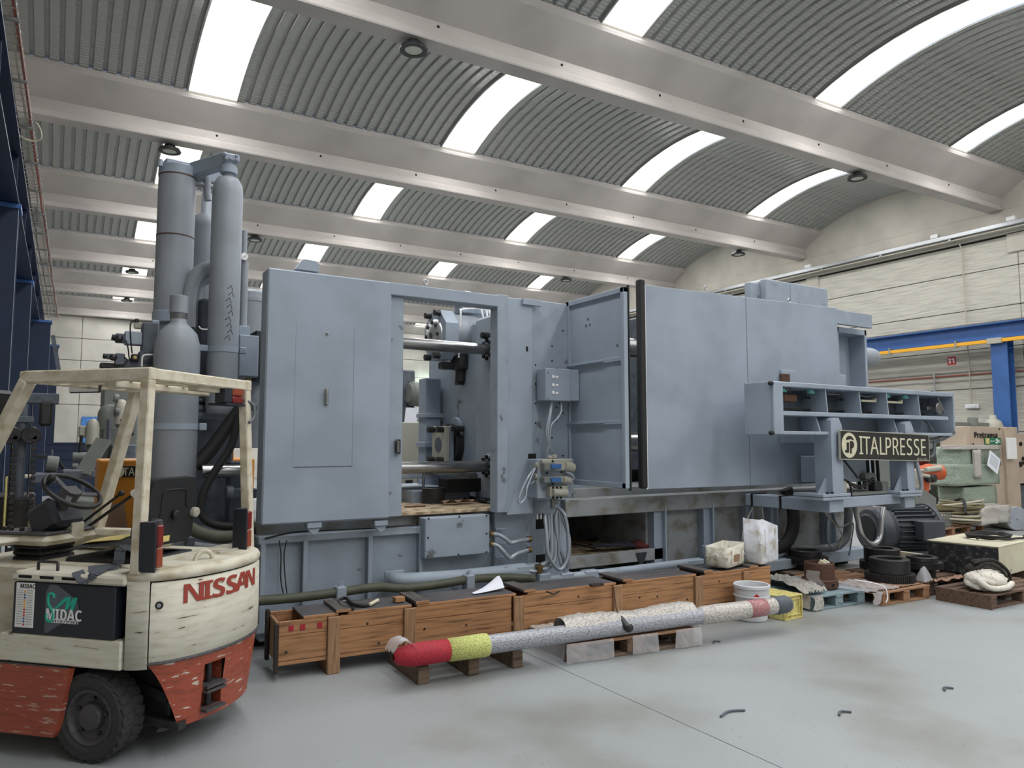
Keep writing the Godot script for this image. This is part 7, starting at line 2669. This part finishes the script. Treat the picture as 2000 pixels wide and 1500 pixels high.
	for a in [20.0, 140.0, 265.0]:
		var d := wx * cos(deg_to_rad(a)) + wz * sin(deg_to_rad(a))
		bar(st, wc - wn * 0.02, wc + d * 0.16, 0.035, 0.012, wn, 0.003)
	obj("spoke", st, M.rim_grey, sw)
	st = B()
	prism(st, pv([-0.05, -0.04, 0.05, -0.04, 0.045, 0.03, 0.0, 0.05, -0.045, 0.03]), -0.05, 0.02, Transform3D(Basis(wx, wz, wn), wc - wn * 0.01))
	cyl(st, wc - wn * 0.2, wc - wn * 0.03, 0.03, 12)
	obj("wheel_hub", st, M.rim_grey, sw)
	st = B()
	var kp := wc - wx * 0.12 - wz * 0.08
	cyl(st, kp, kp + wn * 0.03, 0.012, 8)
	lathe(st, kp + wn * 0.05, wn, [Vector2(0, -0.025), Vector2(0.02, -0.018), Vector2(0.024, 0), Vector2(0.018, 0.016), Vector2(0, 0.024)], 14, true)
	obj("spinner_knob", st, M.black_plastic, sw)
	# levers
	for q in [[V(0.2, 1.13, -0.8), V(0.2, 1.33, -0.5), 0.009], [V(0.24, 1.11, -0.78), V(0.24, 1.335, -0.42), 0.011]]:
		st = B()
		cyl(st, tr * q[0], tr * q[1], q[2], 8)
		lathe(st, tr * q[1], tr.basis * (q[1] - q[0]), [Vector2(0, -0.02), Vector2(0.016, -0.012), Vector2(0.02, 0), Vector2(0.014, 0.014), Vector2(0, 0.02)], 12, true)
		obj("lever", st, M.black_steel, t)
	st = B()
	cyl(st, tr * V(0.24, 1.32, -0.445), tr * V(0.24, 1.36, -0.37), 0.027, 14, 0.004)
	obj("white_grip", st, M.bright_white, t)
	# strap and work lamp on the front leg at the left edge
	st = B()
	bl.call(st, V(-0.5, 1.8, -0.85), V(-0.36, 1.95, -0.75), 0.02)
	obj("work_lamp", st, M.black_plastic, t)


func wheel(t: Node3D, c: Vector3, out: Vector3, r: float, w: float):
	var st := B()
	var h := w * 0.5
	lathe(st, c, out, [Vector2(r * 0.6, -h * 0.7), Vector2(r * 0.7, -h), Vector2(r * 0.9, -h), Vector2(r * 0.975, -h * 0.8), Vector2(r * 0.975, h * 0.8), Vector2(r * 0.9, h), Vector2(r * 0.72, h * 1.0), Vector2(r * 0.66, h * 0.9), Vector2(r * 0.62, h * 0.8)], 48)
	var ty := obj("tyre", st, M.tyre, t)
	var up := Vector3.UP
	var fw := out.cross(up).normalized()
	st = B()
	var n := 26
	for k in n:
		for s in [-1.0, 1.0]:
			var a: float = TAU * (k + (0.0 if s > 0 else 0.5)) / n
			var d := up * sin(a) + fw * cos(a)
			var tan := up * cos(a) - fw * sin(a)
			bx(st, c + d * r * 0.965 + out * s * h * 0.5, V(h * 0.86, r * 0.07, r * 0.185), 0.004, Basis(out, d, out.cross(d)) * Basis(Vector3.UP, 0.25 * s))
	var tread := obj("tread", st, M.tyre, ty)
	tread.set_meta("kind", "stuff")
	st = B()
	lathe(st, c, out, [Vector2(r * 0.64, h * 0.82), Vector2(r * 0.6, h * 0.9), Vector2(r * 0.56, h * 0.84), Vector2(r * 0.5, h * 0.5), Vector2(r * 0.32, h * 0.42), Vector2(r * 0.3, h * 0.75), Vector2(r * 0.26, h * 0.85), Vector2(r * 0.1, h * 0.88), Vector2(0, h * 0.88)], 36)
	var rim := obj("wheel_rim", st, M.rim_grey, t)
	for k in 5:
		var a := TAU * k / 5.0 + 0.4
		st = B()
		var q := c + (up * sin(a) + fw * cos(a)) * r * 0.41 + out * h * 0.44
		cyl(st, q, q + out * 0.016, 0.012, 6)
		obj("wheel_nut", st, M.black_steel, rim)

# ---------- background machines ----------
func background():
	back_left()
	back_middle()
	back_right()


func back_left():
	# mast of a second forklift
	var t := thing("forklift_mast", "dark mast of a second forklift with chains and rollers, behind the steering wheel", "forklift", V(-0.35, 0, -13.652))
	var z := -7.0
	var st := B()
	for q in [[14, 24], [45, 58]]:
		pass
	for q in [[V(-0.322, 1.071, -7), V(-0.332, 2.043, -7.15)], [V(-0.201, 1.065, -7), V(-0.207, 2.047, -7.15)]]:
		st = B()
		bc(st, V(q[0].x, 0.05, q[0].z), V(q[1].x, q[1].y, q[1].z), 0.005)
		obj("upright", st, M.black_steel, t)
	for q in [[V(-0.26, 1.072, -6.95), V(-0.274, 1.955, -7)]]:
		st = B()
		cyl(st, V(q[0].x, 0.1, q[0].z), V(q[0].x, q[1].y, q[0].z), 0.035, 14, 0.004)
		obj("lift_cylinder", st, M.grey_dark, t)
	st = B()
	bc(st, V(-0.286, 1.964, -6.95), V(-0.022, 2.047, -7.1), 0.006)
	obj("cross_head", st, M.grey_dark, t)
	st = B()
	bc(st, V(-0.324, 1.809, -6.9), V(-0.185, 1.859, -7), 0.006)
	obj("cross_head", st, M.grey_dark, t)
	for q in [V(-0.326, 1.71, -6.9), V(-0.196, 1.71, -6.9)]:
		st = B()
		cyl(st, q, q + V(0, 0, 0.05), 0.07, 24, 0.008)
		cyl(st, q + V(0, 0, 0.05), q + V(0, 0, 0.06), 0.025, 12)
		obj("chain_wheel", st, M.black_steel, t)
	for px in 2:
		st = B()
		var a: Vector3 = [V(-0.298, 1.71, -6.86), V(-0.171, 1.71, -6.86)][px]
		var n := 26
		for i in n:
			bx(st, V(a.x, a.y - 0.02 - i * 0.045, a.z), V(0.035, 0.03, 0.02), 0.003)
		var ch := obj("lift_chain", st, M.black_steel, t)
		ch.set_meta("kind", "stuff")
	st = B()
	bc(st, V(-0.152, 1.783, -6.9), V(-0.061, 1.981, -7), 0.02)
	bc(st, V(-0.151, 1.526, -6.9), V(-0.092, 1.556, -7), 0.004)
	obj("tilt_bracket", st, M.black_steel, t)
	st = B()
	bc(st, V(-0.487, 0.878, -6.9), V(-0.161, 1.231, -7.6), 0.02)
	obj("carriage", st, M.black_steel, t)
	st = B()
	bc(st, V(-0.344, 0.879, -6.8), V(-0.331, 1.394, -6.9), 0.01)
	obj("yellow_bumper", st, M.crate_yellow, t)
	# amber machine with a part of its sign showing
	t = thing("amber_machine", "amber yellow machine cabinet with a black maker's plate, behind the forklift seat", "machine", V(1.345, 0, -11.196))
	z = -9.0
	st = B()
	bc(st, V(0.361, 0.598, -9), V(1.968, 1.468, -9.8), 0.015)
	var am := obj("cabinet", st, M.amber_panel, t)
	st = B()
	bc(st, V(0.472, 1.284, -8.99), V(1.046, 1.4, -9.01), 0.003)
	obj("maker_plate", st, M.sign_black, am)
	st = B()
	var pc := V(0.537, 1.343, -8.985)
	cyl(st, pc, pc + V(0, 0, 0.006), 0.07, 24)
	obj("emblem_disc", st, M.sign_cream, am)
	var lp := V(0.82, 1.337, -8.985)
	obj("plate_letters", letters("ITALPRESSE", 0.085, 0.006, "Droid Sans", false, 0.85, func(p): return V(p.x + lp.x, p.y + lp.y, p.z + lp.z)), M.sign_cream, am)
	st = B()
	bc(st, V(1.598, 0.867, -8.9), V(1.711, 1.829, -9), 0.01)
	bc(st, V(1.365, 1.38, -8.9), V(1.665, 1.49, -9), 0.01)
	obj("upper_frame", st, M.amber_panel, am)
	st = B()
	bc(st, V(1.325, 1.411, -9.3), V(1.77, 1.876, -9.8), 0.01)
	obj("pale_box", st, M.cabinet_grey, t)
	# clutter of grey machinery between the mast and the bottles
	t = thing("grey_machine", "cluttered grey old machine with domed valves, behind the forklift's right front leg", "machine", V(1.019, 0, -18.765))
	for q in [[V(0.544, 0.593, -13), V(1.04, 2.522, -14), M.cabinet_grey, "machine_body"], [V(0.663, 1.338, -12.8), V(1.011, 1.626, -13.2), M.grey_dark, "machine_body"], [V(0.325, 1.537, -12.6), V(0.481, 1.824, -13), M.cabinet_grey, "valve_box"], [V(0.224, 1.725, -12.5), V(0.322, 1.905, -12.8), M.cabinet_pale, "terminal_box"], [V(0.329, 1.613, -12.6), V(0.513, 1.972, -12.9), M.cabinet_grey, "valve_box"], [V(0.586, 1.613, -12.4), V(0.636, 2.01, -12.5), M.grey_dark, "dark_strip"]]:
		st = B()
		bc(st, q[0], q[1], 0.02)
		obj(q[3], st, q[2], t)
	for q in [[V(0.405, 1.93, -12.5), 0.09, M.cabinet_pale], [V(0.629, 2.152, -12.6), 0.17, M.cabinet_grey], [V(0.763, 2.228, -12.5), 0.1, M.cabinet_pale]]:
		st = B()
		lathe(st, q[0] - V(0, 0.1, 0), Vector3.UP, [Vector2(q[1], -0.2), Vector2(q[1], 0.05), Vector2(q[1] * 0.8, 0.13), Vector2(q[1] * 0.4, 0.17), Vector2(0, 0.18)], 18, true)
		obj("dome_cap", st, q[2], t)
	for q in [[V(0.152, 1.45, -12), V(0.333, 1.448, -12), 0.07], [V(-0.146, 1.374, -11.5), V(-0.008, 1.359, -11.5), 0.11], [V(0.149, 1.32, -11.8), V(0.222, 1.319, -11.8), 0.05], [V(0.652, 2.32, -12.4), V(0.72, 2.307, -12.4), 0.06], [V(0.68, 2.122, -12.4), V(0.741, 2.116, -12.4), 0.05]]:
		st = B()
		cyl(st, q[0], q[1], q[2], 16, 0.01)
		obj("cylinder_head", st, M.cabinet_grey, t)
	st = B()
	bar(st, V(0.274, 1.237, -11.5), V(0.518, 1.7, -11.7), 0.03, 0.22, V(0.6, 0.5, 0))
	obj("slotted_plate", st, M.cabinet_grey, t)
	for line in [[V(0.815, 1.763, -12.2), V(0.858, 1.877, -12.2), V(0.916, 1.764, -12.2)], [V(0.238, 1.471, -12), V(0.245, 1.614, -12), V(0.257, 1.758, -12)], [V(0.741, 1.973, -12.2), V(0.826, 2.005, -12.2), V(0.919, 2.052, -12.2)], [V(-0.024, 1.434, -12.2), V(0.062, 1.289, -12.2), V(0.219, 1.265, -12.2), V(0.343, 1.321, -12.2)]]:
		st = B()
		tube(st, smooth(line, 4), 0.025, 6)
		obj("cable", st, M.black_rubber, t)
	for q in [[V(0.035, 1.175, -11.5), V(0.43, 1.291, -11.9)], [V(-0.297, 1.131, -11.2), V(-0.015, 1.261, -11.6)], [V(-0.105, 1.368, -12), V(-0.079, 1.556, -12.3)]]:
		st = B()
		bc(st, q[0], q[1], 0.02)
		obj("machine_block", st, M.grey_dark, t)
	st = B()
	bc(st, V(0.0, 0.02, -13.2), V(1.6, 0.85, -11.9), 0.02)
	obj("machine_base", st, M.cabinet_grey, t)
	t = thing("wood_board", "reddish brown wooden board leaning behind the forklift seat", "board", V(0.778, 0, -12.354))
	st = B()
	var b0 := V(0.608, 0.721, -8.2)
	bar(st, V(b0.x, 0.01, -8.2), V(0.457, 1.031, -8.5), 0.26, 0.03, V(0.3, 0.3, 1))
	obj("board", st, M.kraft, t)
	t = thing("work_bench", "long pale work bench with clutter at the far left", "bench", V(0.702, 0, -29.09))
	st = B()
	bc(st, V(-2.0, 0.86, -20.6), V(3.0, 0.92, -19.8), 0.01)
	obj("bench_top", st, M.cabinet_pale, t)
	for x in [-1.9, 0.5, 2.9]:
		st = B()
		bc(st, V(x - 0.04, 0.0, -20.2), V(x + 0.04, 0.86, -20.1), 0.004)
		obj("leg", st, M.grey_dark, t)


func back_middle():
	# cabinet with a black rotary switch, seen through the machine
	var t := thing("switch_cabinet", "pale grey electrical cabinet with a black rotary switch, seen through the machine", "cabinet", V(5.904, 0, -13.427))
	var st := B()
	var a := V(4.24, 0.776, -10)
	bc(st, V(a.x - 0.5, 0.05, -10.6), V(4.568, 1.954, -10), 0.01)
	var c := obj("body", st, M.cabinet_pale, t)
	st = B()
	bc(st, V(a.x - 0.4, 0.1, -10.0), V(4.546, 1.176, -9.97), 0.006)
	obj("door", st, M.cabinet_pale, c)
	st = B()
	bc(st, V(4.308, 0.975, -9.96), V(4.424, 1.112, -9.97), 0.01)
	bar(st, V(4.303, 0.969, -9.93), V(4.391, 1.077, -9.93), 0.04, 0.03, Vector3.BACK)
	obj("rotary_switch", st, M.black_plastic, c)
	st = B()
	bc(st, V(4.503, 0.961, -9.96), V(4.538, 1.169, -9.97), 0.003)
	obj("vent", st, M.black_plastic, c)
	t = thing("grey_gearbox", "grey gearbox with a horizontal motor, high behind the machine opening", "motor", V(6.709, 0, -15.265))
	st = B()
	cyl(st, V(4.784, 2.455, -11), V(5.038, 2.439, -11), 0.2, 24, 0.05)
	obj("motor", st, M.cabinet_grey, t)
	st = B()
	bc(st, V(4.592, 1.939, -11.1), V(4.953, 2.848, -11.4), 0.02)
	var k := V(4.768, 1.944, -11.2)
	bc(st, V(k.x - 0.3, 0.03, -11.6), V(k.x + 0.1, k.y + 0.1, -11.2), 0.02)
	obj("gear_case", st, M.grey_dark, t)
	st = B()
	sheet(st, 4, 6, func(u, v): return V(4.707, 2.216, -10.9) + V(u * 0.22 + v * -0.05, -v * 0.42 + 0.02 * sin(v * 9.0), 0.02 * sin(u * 6.0)), 0.004)
	obj("paper", st, M.paper, t)
	t = thing("grey_press", "low grey machine with pipes and a pale hose, far behind the coupling", "machine", V(7.724, 0, -16.066))
	for q in [[V(5.485, 0.791, -12), V(6.095, 1.935, -12.8), M.cabinet_grey], [V(5.821, 0.722, -12.2), V(6.58, 2.08, -12.8), M.cabinet_grey], [V(5.659, 1.931, -11.8), V(5.876, 2.086, -12), M.grey_paint], [V(5.327, 2.038, -11.9), V(6.271, 2.156, -12.2), M.cabinet_pale]]:
		st = B()
		bc(st, V(q[0].x, 0.03, q[0].z) if q[2] == M.cabinet_grey else q[0], q[1], 0.02)
		obj("machine_body", st, q[2], t)
	st = B()
	tube(st, smooth([V(5.631, 1.92, -11.7), V(5.562, 1.83, -11.7), V(5.435, 1.757, -11.7), V(5.338, 1.713, -11.7)], 5), 0.045, 8)
	obj("pale_hose", st, M.pale_cable, t)
	st = B()
	cyl(st, V(5.362, 1.91, -11.8), V(5.609, 1.913, -11.8), 0.1, 14, 0.02)
	cyl(st, V(5.619, 1.913, -11.8), V(5.659, 1.913, -11.8), 0.06, 10, 0.01)
	tube(st, smooth([V(5.657, 2.131, -11.8), V(5.839, 2.135, -11.8), V(5.92, 2.21, -11.8)], 4), 0.03, 6)
	obj("pipe", st, M.cabinet_grey, t)


func back_right():
	# switch cabinet with its name and exit sign
	var z := -7.7
	var t := thing("control_cabinet", "pinkish beige control cabinet lettered Pretransa with a green exit sign", "cabinet", V(15.066, 0, -7.294))
	var st := B()
	var a := V(15.306, -0.005, -7.7)
	var b := V(16.781, 1.982, -7.7)
	bc(st, V(a.x, 0.14, z - 0.5), V(b.x, b.y, z), 0.01)
	var body := obj("body", st, M.cabinet_pink, t)
	st = B()
	var b2 := V(17.299, 1.965, -7.66)
	bc(st, V(b.x + 0.005, 0.14, z - 0.5), V(b2.x, b.y, z + 0.06), 0.01)
	obj("side_unit", st, M.cabinet_pink, body)
	var lp := V(16.096, 1.807, -7.69)
	obj("name_letters", letters("Pretransa", 0.115, 0.006, "Droid Sans", true, 1.25, func(p): return V(p.x + lp.x, p.y + lp.y, p.z + lp.z)), M.ink, body)
	st = B()
	var e0 := V(16.016, 1.619, -7.69)
	var e1 := V(16.672, 1.757, -7.69)
	bc(st, e0, e1 + V(0, 0, 0.008), 0.001)
	var sg := obj("exit_sign", st, M.sign_green, body)
	st = B()
	var h := e1.y - e0.y
	var w := e1.x - e0.x
	bc(st, e0 + V(w * 0.05, h * 0.1, 0.008), e0 + V(w * 0.27, h * 0.9, 0.012))
	obj("door_mark", st, M.foam, sg)
	st = B()
	var et := Transform3D(Basis(), e0 + V(0, 0, 0.008))
	prism(st, pv([0.33, 0.5, 0.38, 0.62, 0.38, 0.54, 0.6, 0.54, 0.6, 0.46, 0.38, 0.46, 0.38, 0.38].map(func(v): return v)), 0.0, 0.004, et.scaled_local(V(w, h, 1)))
	obj("arrow", st, M.bright_white, sg)
	st = B()
	prism(st, pv([0.62, 0.62, 0.66, 0.72, 0.76, 0.74, 0.86, 0.7, 0.92, 0.56, 0.88, 0.52, 0.83, 0.62, 0.8, 0.6, 0.84, 0.42, 0.94, 0.38, 0.96, 0.28, 0.92, 0.26, 0.82, 0.32, 0.78, 0.38, 0.76, 0.12, 0.7, 0.1, 0.7, 0.24, 0.66, 0.22, 0.62, 0.3, 0.72, 0.38, 0.72, 0.62, 0.67, 0.62, 0.65, 0.58]), 0.0, 0.004, et.scaled_local(V(w, h, 1)))
	var hd := e0 + V(w * 0.745, h * 0.86, 0.008)
	cyl(st, hd, hd + V(0, 0, 0.004), h * 0.1, 12)
	obj("running_figure", st, M.bright_white, sg)
	st = B()
	for q in [V(16.649, 1.938, -7.69), V(15.578, 1.63, -7.69)]: cyl(st, q, q + V(0, 0, 0.006), 0.02, 8)
	obj("screw", st, M.black_steel, body)
	st = B()
	bc(st, V(16.682, 1.313, -7.6), V(17.028, 1.757, -7.55), 0.006)
	obj("white_box", st, M.bright_white, body)
	for x in [0.1, 0.9]:
		st = B()
		bc(st, V(a.x + x, 0.0, z - 0.5), V(a.x + x + 0.12, 0.138, z), 0.006)
		tag(obj("timber", st, M.pallet_dark), "timber under the left of the pinkish cabinet" if x < 0.5 else "timber under the right of the pinkish cabinet", "timber")
	t = thing("wall_cabinet", "stained beige cabinet cut off by the right edge of the photo", "cabinet", V(17.2, 0, -7.6))
	st = B()
	bc(st, V(17.579, 1.244, -7.8), V(19.605, 1.855, -8.2), 0.01)
	bc(st, V(17.548, 0.774, -7.8), V(19.523, 1.173, -8.2), 0.01)
	var wc := obj("body", st, M.cabinet_pink, t)
	st = B()
	for q in [V(17.735, 1.628, -7.79), V(17.684, 1.177, -7.79), V(17.812, 1.307, -7.79)]: cyl(st, q, q + V(0, 0, 0.02), 0.045, 12)
	obj("gland_hole", st, M.hole, wc)
	st = B()
	var q0 := V(17.75, 0.158, -7.9)
	bc(st, V(q0.x, 0.0, -8.3), V(18.753, 0.735, -7.9), 0.01)
	obj("stand", st, M.grey_dark, wc)
	# film-wrapped machine, three tiers
	t = thing("wrapped_machine", "machine wrapped in greenish film, wider in the middle, before the pinkish cabinet", "wrapped load", V(14.983, 0, -7.345))
	var noise := FastNoiseLite.new()
	noise.seed = 21
	noise.frequency = 1.2
	z = -7.35
	for q in [[V(14.48, 1.2, -7.35), V(15.916, 1.58, -7.35), 0.0], [V(14.178, 0.846, -7.35), V(15.761, 1.248, -7.35), 0.04], [V(14.483, 0.456, -7.35), V(15.696, 0.819, -7.35), 0.0]]:
		st = B()
		wrap_box(st, V(q[0].x, q[0].y, z - 0.5 - q[2]), V(q[1].x, q[1].y, z + q[2]), noise, 0.035)
		obj("wrapped_tier", st, M.wrap_green, t)
	st = B()
	wrap_box(st, V(14.25, 0.15, -7.5), V(15.35, 0.5, -6.95), noise, 0.08)
	obj("film_skirt", st, M.wrap_pale, t)
	st = B()
	wrap_box(st, V(14.777, 0.975, -7.28) + V(0, 0, -0.05), V(15.019, 1.524, -7.28), noise, 0.02)
	obj("pale_strip", st, M.wrap_pale, t)
	st = B()
	wrap_box(st, V(14.393, 1.526, -7.3) + V(0, 0, -0.4), V(15.852, 1.61, -7.3), noise, 0.02)
	obj("film_top", st, M.wrap_pale, t)
	st = B()
	var pp := V(15.39, 1.276, -7.24)
	bx(st, pp, V(0.42, 0.32, 0.006), 0.001, Basis(V(0, 0, 1), -0.45))
	var note := obj("delivery_note", st, M.paper, t)
	st = B()
	for i in 5: bx(st, pp + Basis(V(0, 0, 1), -0.45) * V(0, 0.09 - i * 0.04, 0.004), V(0.3, 0.008, 0.002), 0.0, Basis(V(0, 0, 1), -0.45))
	obj("print_line", st, M.cabinet_grey, note)
	# pallet with wire basket and cable coil
	var pl := pallet("orange-brown pallet far right under the wire basket and cable coil", V(13.0, 0, -7.1), 3, 1.85, 0.9, M.pallet_new, M.pallet_end, 5, 4)
	t = thing("wire_basket", "small wire mesh basket on the far pallet, left of the cable coil", "basket", V(13.3, 0.15, -7.3))
	st = B()
	var k0 := V(13.14, 0.198, -7.2)
	var k1 := V(13.743, 0.4, -7.2)
	for i in 9:
		var x := lerpf(k0.x, k1.x, i / 8.0)
		bar(st, V(x, 0.15, -7.2), V(x, k1.y, -7.2), 0.012, 0.012, Vector3.BACK)
		bar(st, V(x, 0.15, -7.7), V(x, k1.y, -7.7), 0.012, 0.012, Vector3.BACK)
	for i in 6:
		var y := lerpf(0.15, k1.y, i / 5.0)
		for zz in [-7.2, -7.7]: bar(st, V(k0.x, y, zz), V(k1.x, y, zz), 0.012, 0.012)
		for x in [k0.x, k1.x]: bar(st, V(x, y, -7.2), V(x, y, -7.7), 0.012, 0.012)
	obj("wire_frame", st, M.galvanised, t)
	st = B()
	bc(st, V(k0.x + 0.03, 0.15, -7.68), V(k1.x - 0.03, k1.y - 0.04, -7.22), 0.01)
	obj("contents", st, M.cabinet_pale, t)
	t = thing("cable_coil", "big tangled coil of olive cables on the far pallet, right of the basket", "cable coil", V(14.3, 0.15, -7.3))
	for k in 26:
		st = B()
		var r := rng.randf_range(0.36, 0.62)
		var c := V(14.25 + rng.randf_range(-0.05, 0.05), 0.19 + k * 0.012, -7.35)
		var tilt := rng.randf_range(-0.25, 0.25)
		var line := []
		for i in 22: line.append(c + V(r * cos(TAU * i / 22.0), 0.06 + tilt * 0.25 * cos(TAU * i / 22.0 + k), r * 0.62 * sin(TAU * i / 22.0)))
		tube(st, line, 0.02, 6, true)
		obj("cable_turn", st, M.olive_cable if k % 4 else M.pale_cable, t)
	st = B()
	tube(st, smooth([V(13.8, 0.4, -7.0), V(13.95, 0.62, -7.1), V(14.1, 0.6, -7.3), V(14.2, 0.45, -7.5)], 5), 0.025, 7)
	obj("tie_rope", st, M.black_rubber, t)
	# disc end of a drum
	t = thing("steel_drum", "pale grey drum lying on its side, round end facing the viewer, at the right edge", "drum", V(15.3, 0, -6.9))
	var dc := V(15.424, 0.17, -6.9)
	st = B()
	var ax := V(-0.5, 0, 0.86).normalized()
	var dr := 0.225
	dc.y = dr + 0.005
	cyl(st, dc, dc - ax * 0.7, dr, 40, 0.01)
	var dm := obj("shell", st, M.cabinet_pale, t)
	st = B()
	cyl(st, dc + ax * 0.001, dc + ax * 0.012, dr - 0.008, 40, 0.004)
	obj("end_disc", st, M.grey_cyl, dm)
	st = B()
	cyl(st, dc + ax * 0.012, dc + ax * 0.03, 0.022, 12, 0.004)
	obj("hub_bolt", st, M.zinc, dm)
	# orange robot arm and its grey cover
	t = thing("orange_robot", "orange industrial robot arm lying behind the console", "robot", V(12.6, 0, -7.2))
	z = -7.2
	st = B()
	cyl(st, V(12.764, 1.118, -7.2), V(13.126, 1.144, -7), 0.13, 20, 0.03)
	lathe(st, V(13.004, 1.113, -7.2), V(0.3, 0.2, 1), [Vector2(0, -0.16), Vector2(0.15, -0.14), Vector2(0.17, 0.05), Vector2(0.12, 0.14), Vector2(0, 0.16)], 20, true)
	var ra := obj("wrist", st, M.robot_orange, t)
	st = B()
	tube(st, smooth([V(12.808, 1.073, -7.2), V(12.711, 0.855, -7.2), V(12.7, 0.588, -7.25), V(12.691, 0.365, -7.3)], 5), 0.14, 16, false, 0.17)
	bc(st, V(11.92, 0.498, -7.2), V(13.256, 0.659, -7.6), 0.04)
	obj("forearm", st, M.robot_orange, t)
	st = B()
	for q in [V(12.585, 1.189, -7), V(12.808, 1.203, -7)]: cyl(st, q, q + V(0.16, 0.02, 0.05), 0.05, 14, 0.01)
	cyl(st, V(12.365, 1.11, -6.95), V(12.58, 1.087, -6.95), 0.03, 10)
	obj("servo_motor", st, M.cabinet_pale, ra)
	st = B()
	for q in [V(12.61, 1.049, -7.02), V(12.767, 1.045, -7.02)]: cyl(st, q, q + V(0, 0, 0.08), 0.07, 14, 0.01)
	obj("black_motor", st, M.black_plastic, ra)
	st = B()
	bc(st, V(12.377, 0.828, -7.1), V(12.916, 1.201, -7.3), 0.02)
	obj("pale_flange", st, M.cabinet_pale, ra)
	st = B()
	bc(st, V(12.0, 0.0, -7.8), V(12.9, 0.45, -7.0), 0.03)
	obj("base", st, M.robot_orange, t)
	t = thing("grey_cover", "grey sheet metal cover with a sloping top, beside the orange robot", "cover", V(12.5, 0, -6.8))
	st = B()
	var c0 := V(11.988, 0.493, -6.8)
	var c1 := V(12.496, 0.755, -6.8)
	prism(st, pv([c0.x - 0.1, 0.3, c1.x, 0.3, c1.x, c1.y - 0.02, c0.x + 0.08, c1.y + 0.17, c0.x - 0.1, c1.y + 0.17]), -7.3, -6.8)
	obj("cover", st, M.cabinet_grey, t)
	st = B()
	bc(st, V(c0.x, 0.0, -7.2), V(c1.x - 0.05, 0.3, -6.85), 0.02)
	obj("plinth", st, M.grey_dark, t)
	t = thing("wrapped_tube", "pale film-wrapped tube lying above the big electric motor", "wrapped load", V(10.8, 0, -6.6))
	st = B()
	tube(st, smooth([V(10.393, 0.673, -6.7), V(10.695, 0.69, -6.7), V(11.101, 0.696, -6.7)], 4), 0.11, 14)
	obj("sleeve", st, M.wrap_pale, t)
	st = B()
	bc(st, V(10.571, 0.6, -6.75) - V(0, 0.6, 0.1), V(10.795, 0.639, -6.6), 0.02)
	obj("stand", st, M.grey_dark, t)
	# row of grey cabinets along the wall
	t = thing("grey_cabinet", "big dull grey cabinet with a red edge post, behind the robot", "cabinet", V(15, 0, -9.5))
	st = B()
	bc(st, V(V(15.443, 1.264, -9.2).x, 0.05, -10.2), V(17.877, 1.591, -9.2), 0.02)
	var gb := obj("body", st, M.cabinet_grey, t)
	st = B()
	bc(st, V(15.426, 1.485, -9.18), V(17.967, 1.591, -9.2), 0.01)
	obj("top_rim", st, M.cabinet_grey, gb)
	st = B()
	bc(st, V(V(16.215, 1.256, -9.1).x, 0.05, -9.18), V(16.571, 1.479, -9.14), 0.01)
	obj("red_post", st, M.red_post, gb)
	st = B()
	bc(st, V(V(17.483, 1.239, -9.15).x, 0.1, -9.18), V(17.829, 1.425, -9.16), 0.006)
	obj("door", st, M.cabinet_grey, gb)
	t = thing("pipe_bend", "fat grey pipe bend and ducts on top of the grey cabinet", "duct", V(16.5, 2.0, -9.6))
	st = B()
	tube(st, smooth([V(15.828, 1.683, -8.7), V(16.536, 1.684, -8.7), V(16.96, 1.73, -8.7), V(17.102, 1.878, -8.7), V(17.152, 1.993, -8.72)], 5), 0.16, 16)
	obj("pipe", st, M.cabinet_grey, t)
	st = B()
	bc(st, V(15.917, 1.853, -8.2), V(17.312, 2.089, -8.3), 0.03)
	bc(st, V(15.932, 2.013, -8.2), V(17.494, 2.09, -8.24), 0.01)
	cyl(st, V(16.626, 1.989, -8.2), V(16.646, 2.198, -8.2), 0.1, 16, 0.02)
	obj("duct", st, M.cabinet_grey, t)
	st = B()
	var dd := V(17.49, 2.01, -8.2)
	lathe(st, dd - V(0, 0.3, 0), Vector3.UP, [Vector2(0.19, -0.1), Vector2(0.19, 0.32), Vector2(0.15, 0.42), Vector2(0.07, 0.47), Vector2(0.06, 0.55), Vector2(0, 0.55)], 22, true)
	obj("domed_tank", st, M.cabinet_pale, t)


# a box whose faces are pushed about like stretched film
func wrap_box(st: SurfaceTool, a: Vector3, b: Vector3, noise: FastNoiseLite, amp: float):
	var lo := Vector3(minf(a.x, b.x), minf(a.y, b.y), minf(a.z, b.z))
	var hi := Vector3(maxf(a.x, b.x), maxf(a.y, b.y), maxf(a.z, b.z))
	var c := (lo + hi) * 0.5
	var push := func(p: Vector3) -> Vector3:
		var d := (p - c).normalized()
		return p + d * amp * (noise.get_noise_3d(p.x * 3.0, p.y * 7.0, p.z * 3.0) - 0.3)
	for ax in 3:
		for s in [0.0, 1.0]:
			var u := (ax + 1) % 3
			var w := (ax + 2) % 3
			sheet(st, 8, 8, func(i, j):
				var p := Vector3.ZERO
				p[ax] = lerpf(lo[ax], hi[ax], s)
				var ii: float = i if s < 0.5 else 1.0 - i
				p[u] = lerpf(lo[u], hi[u], ii)
				p[w] = lerpf(lo[w], hi[w], j)
				return push.call(p))
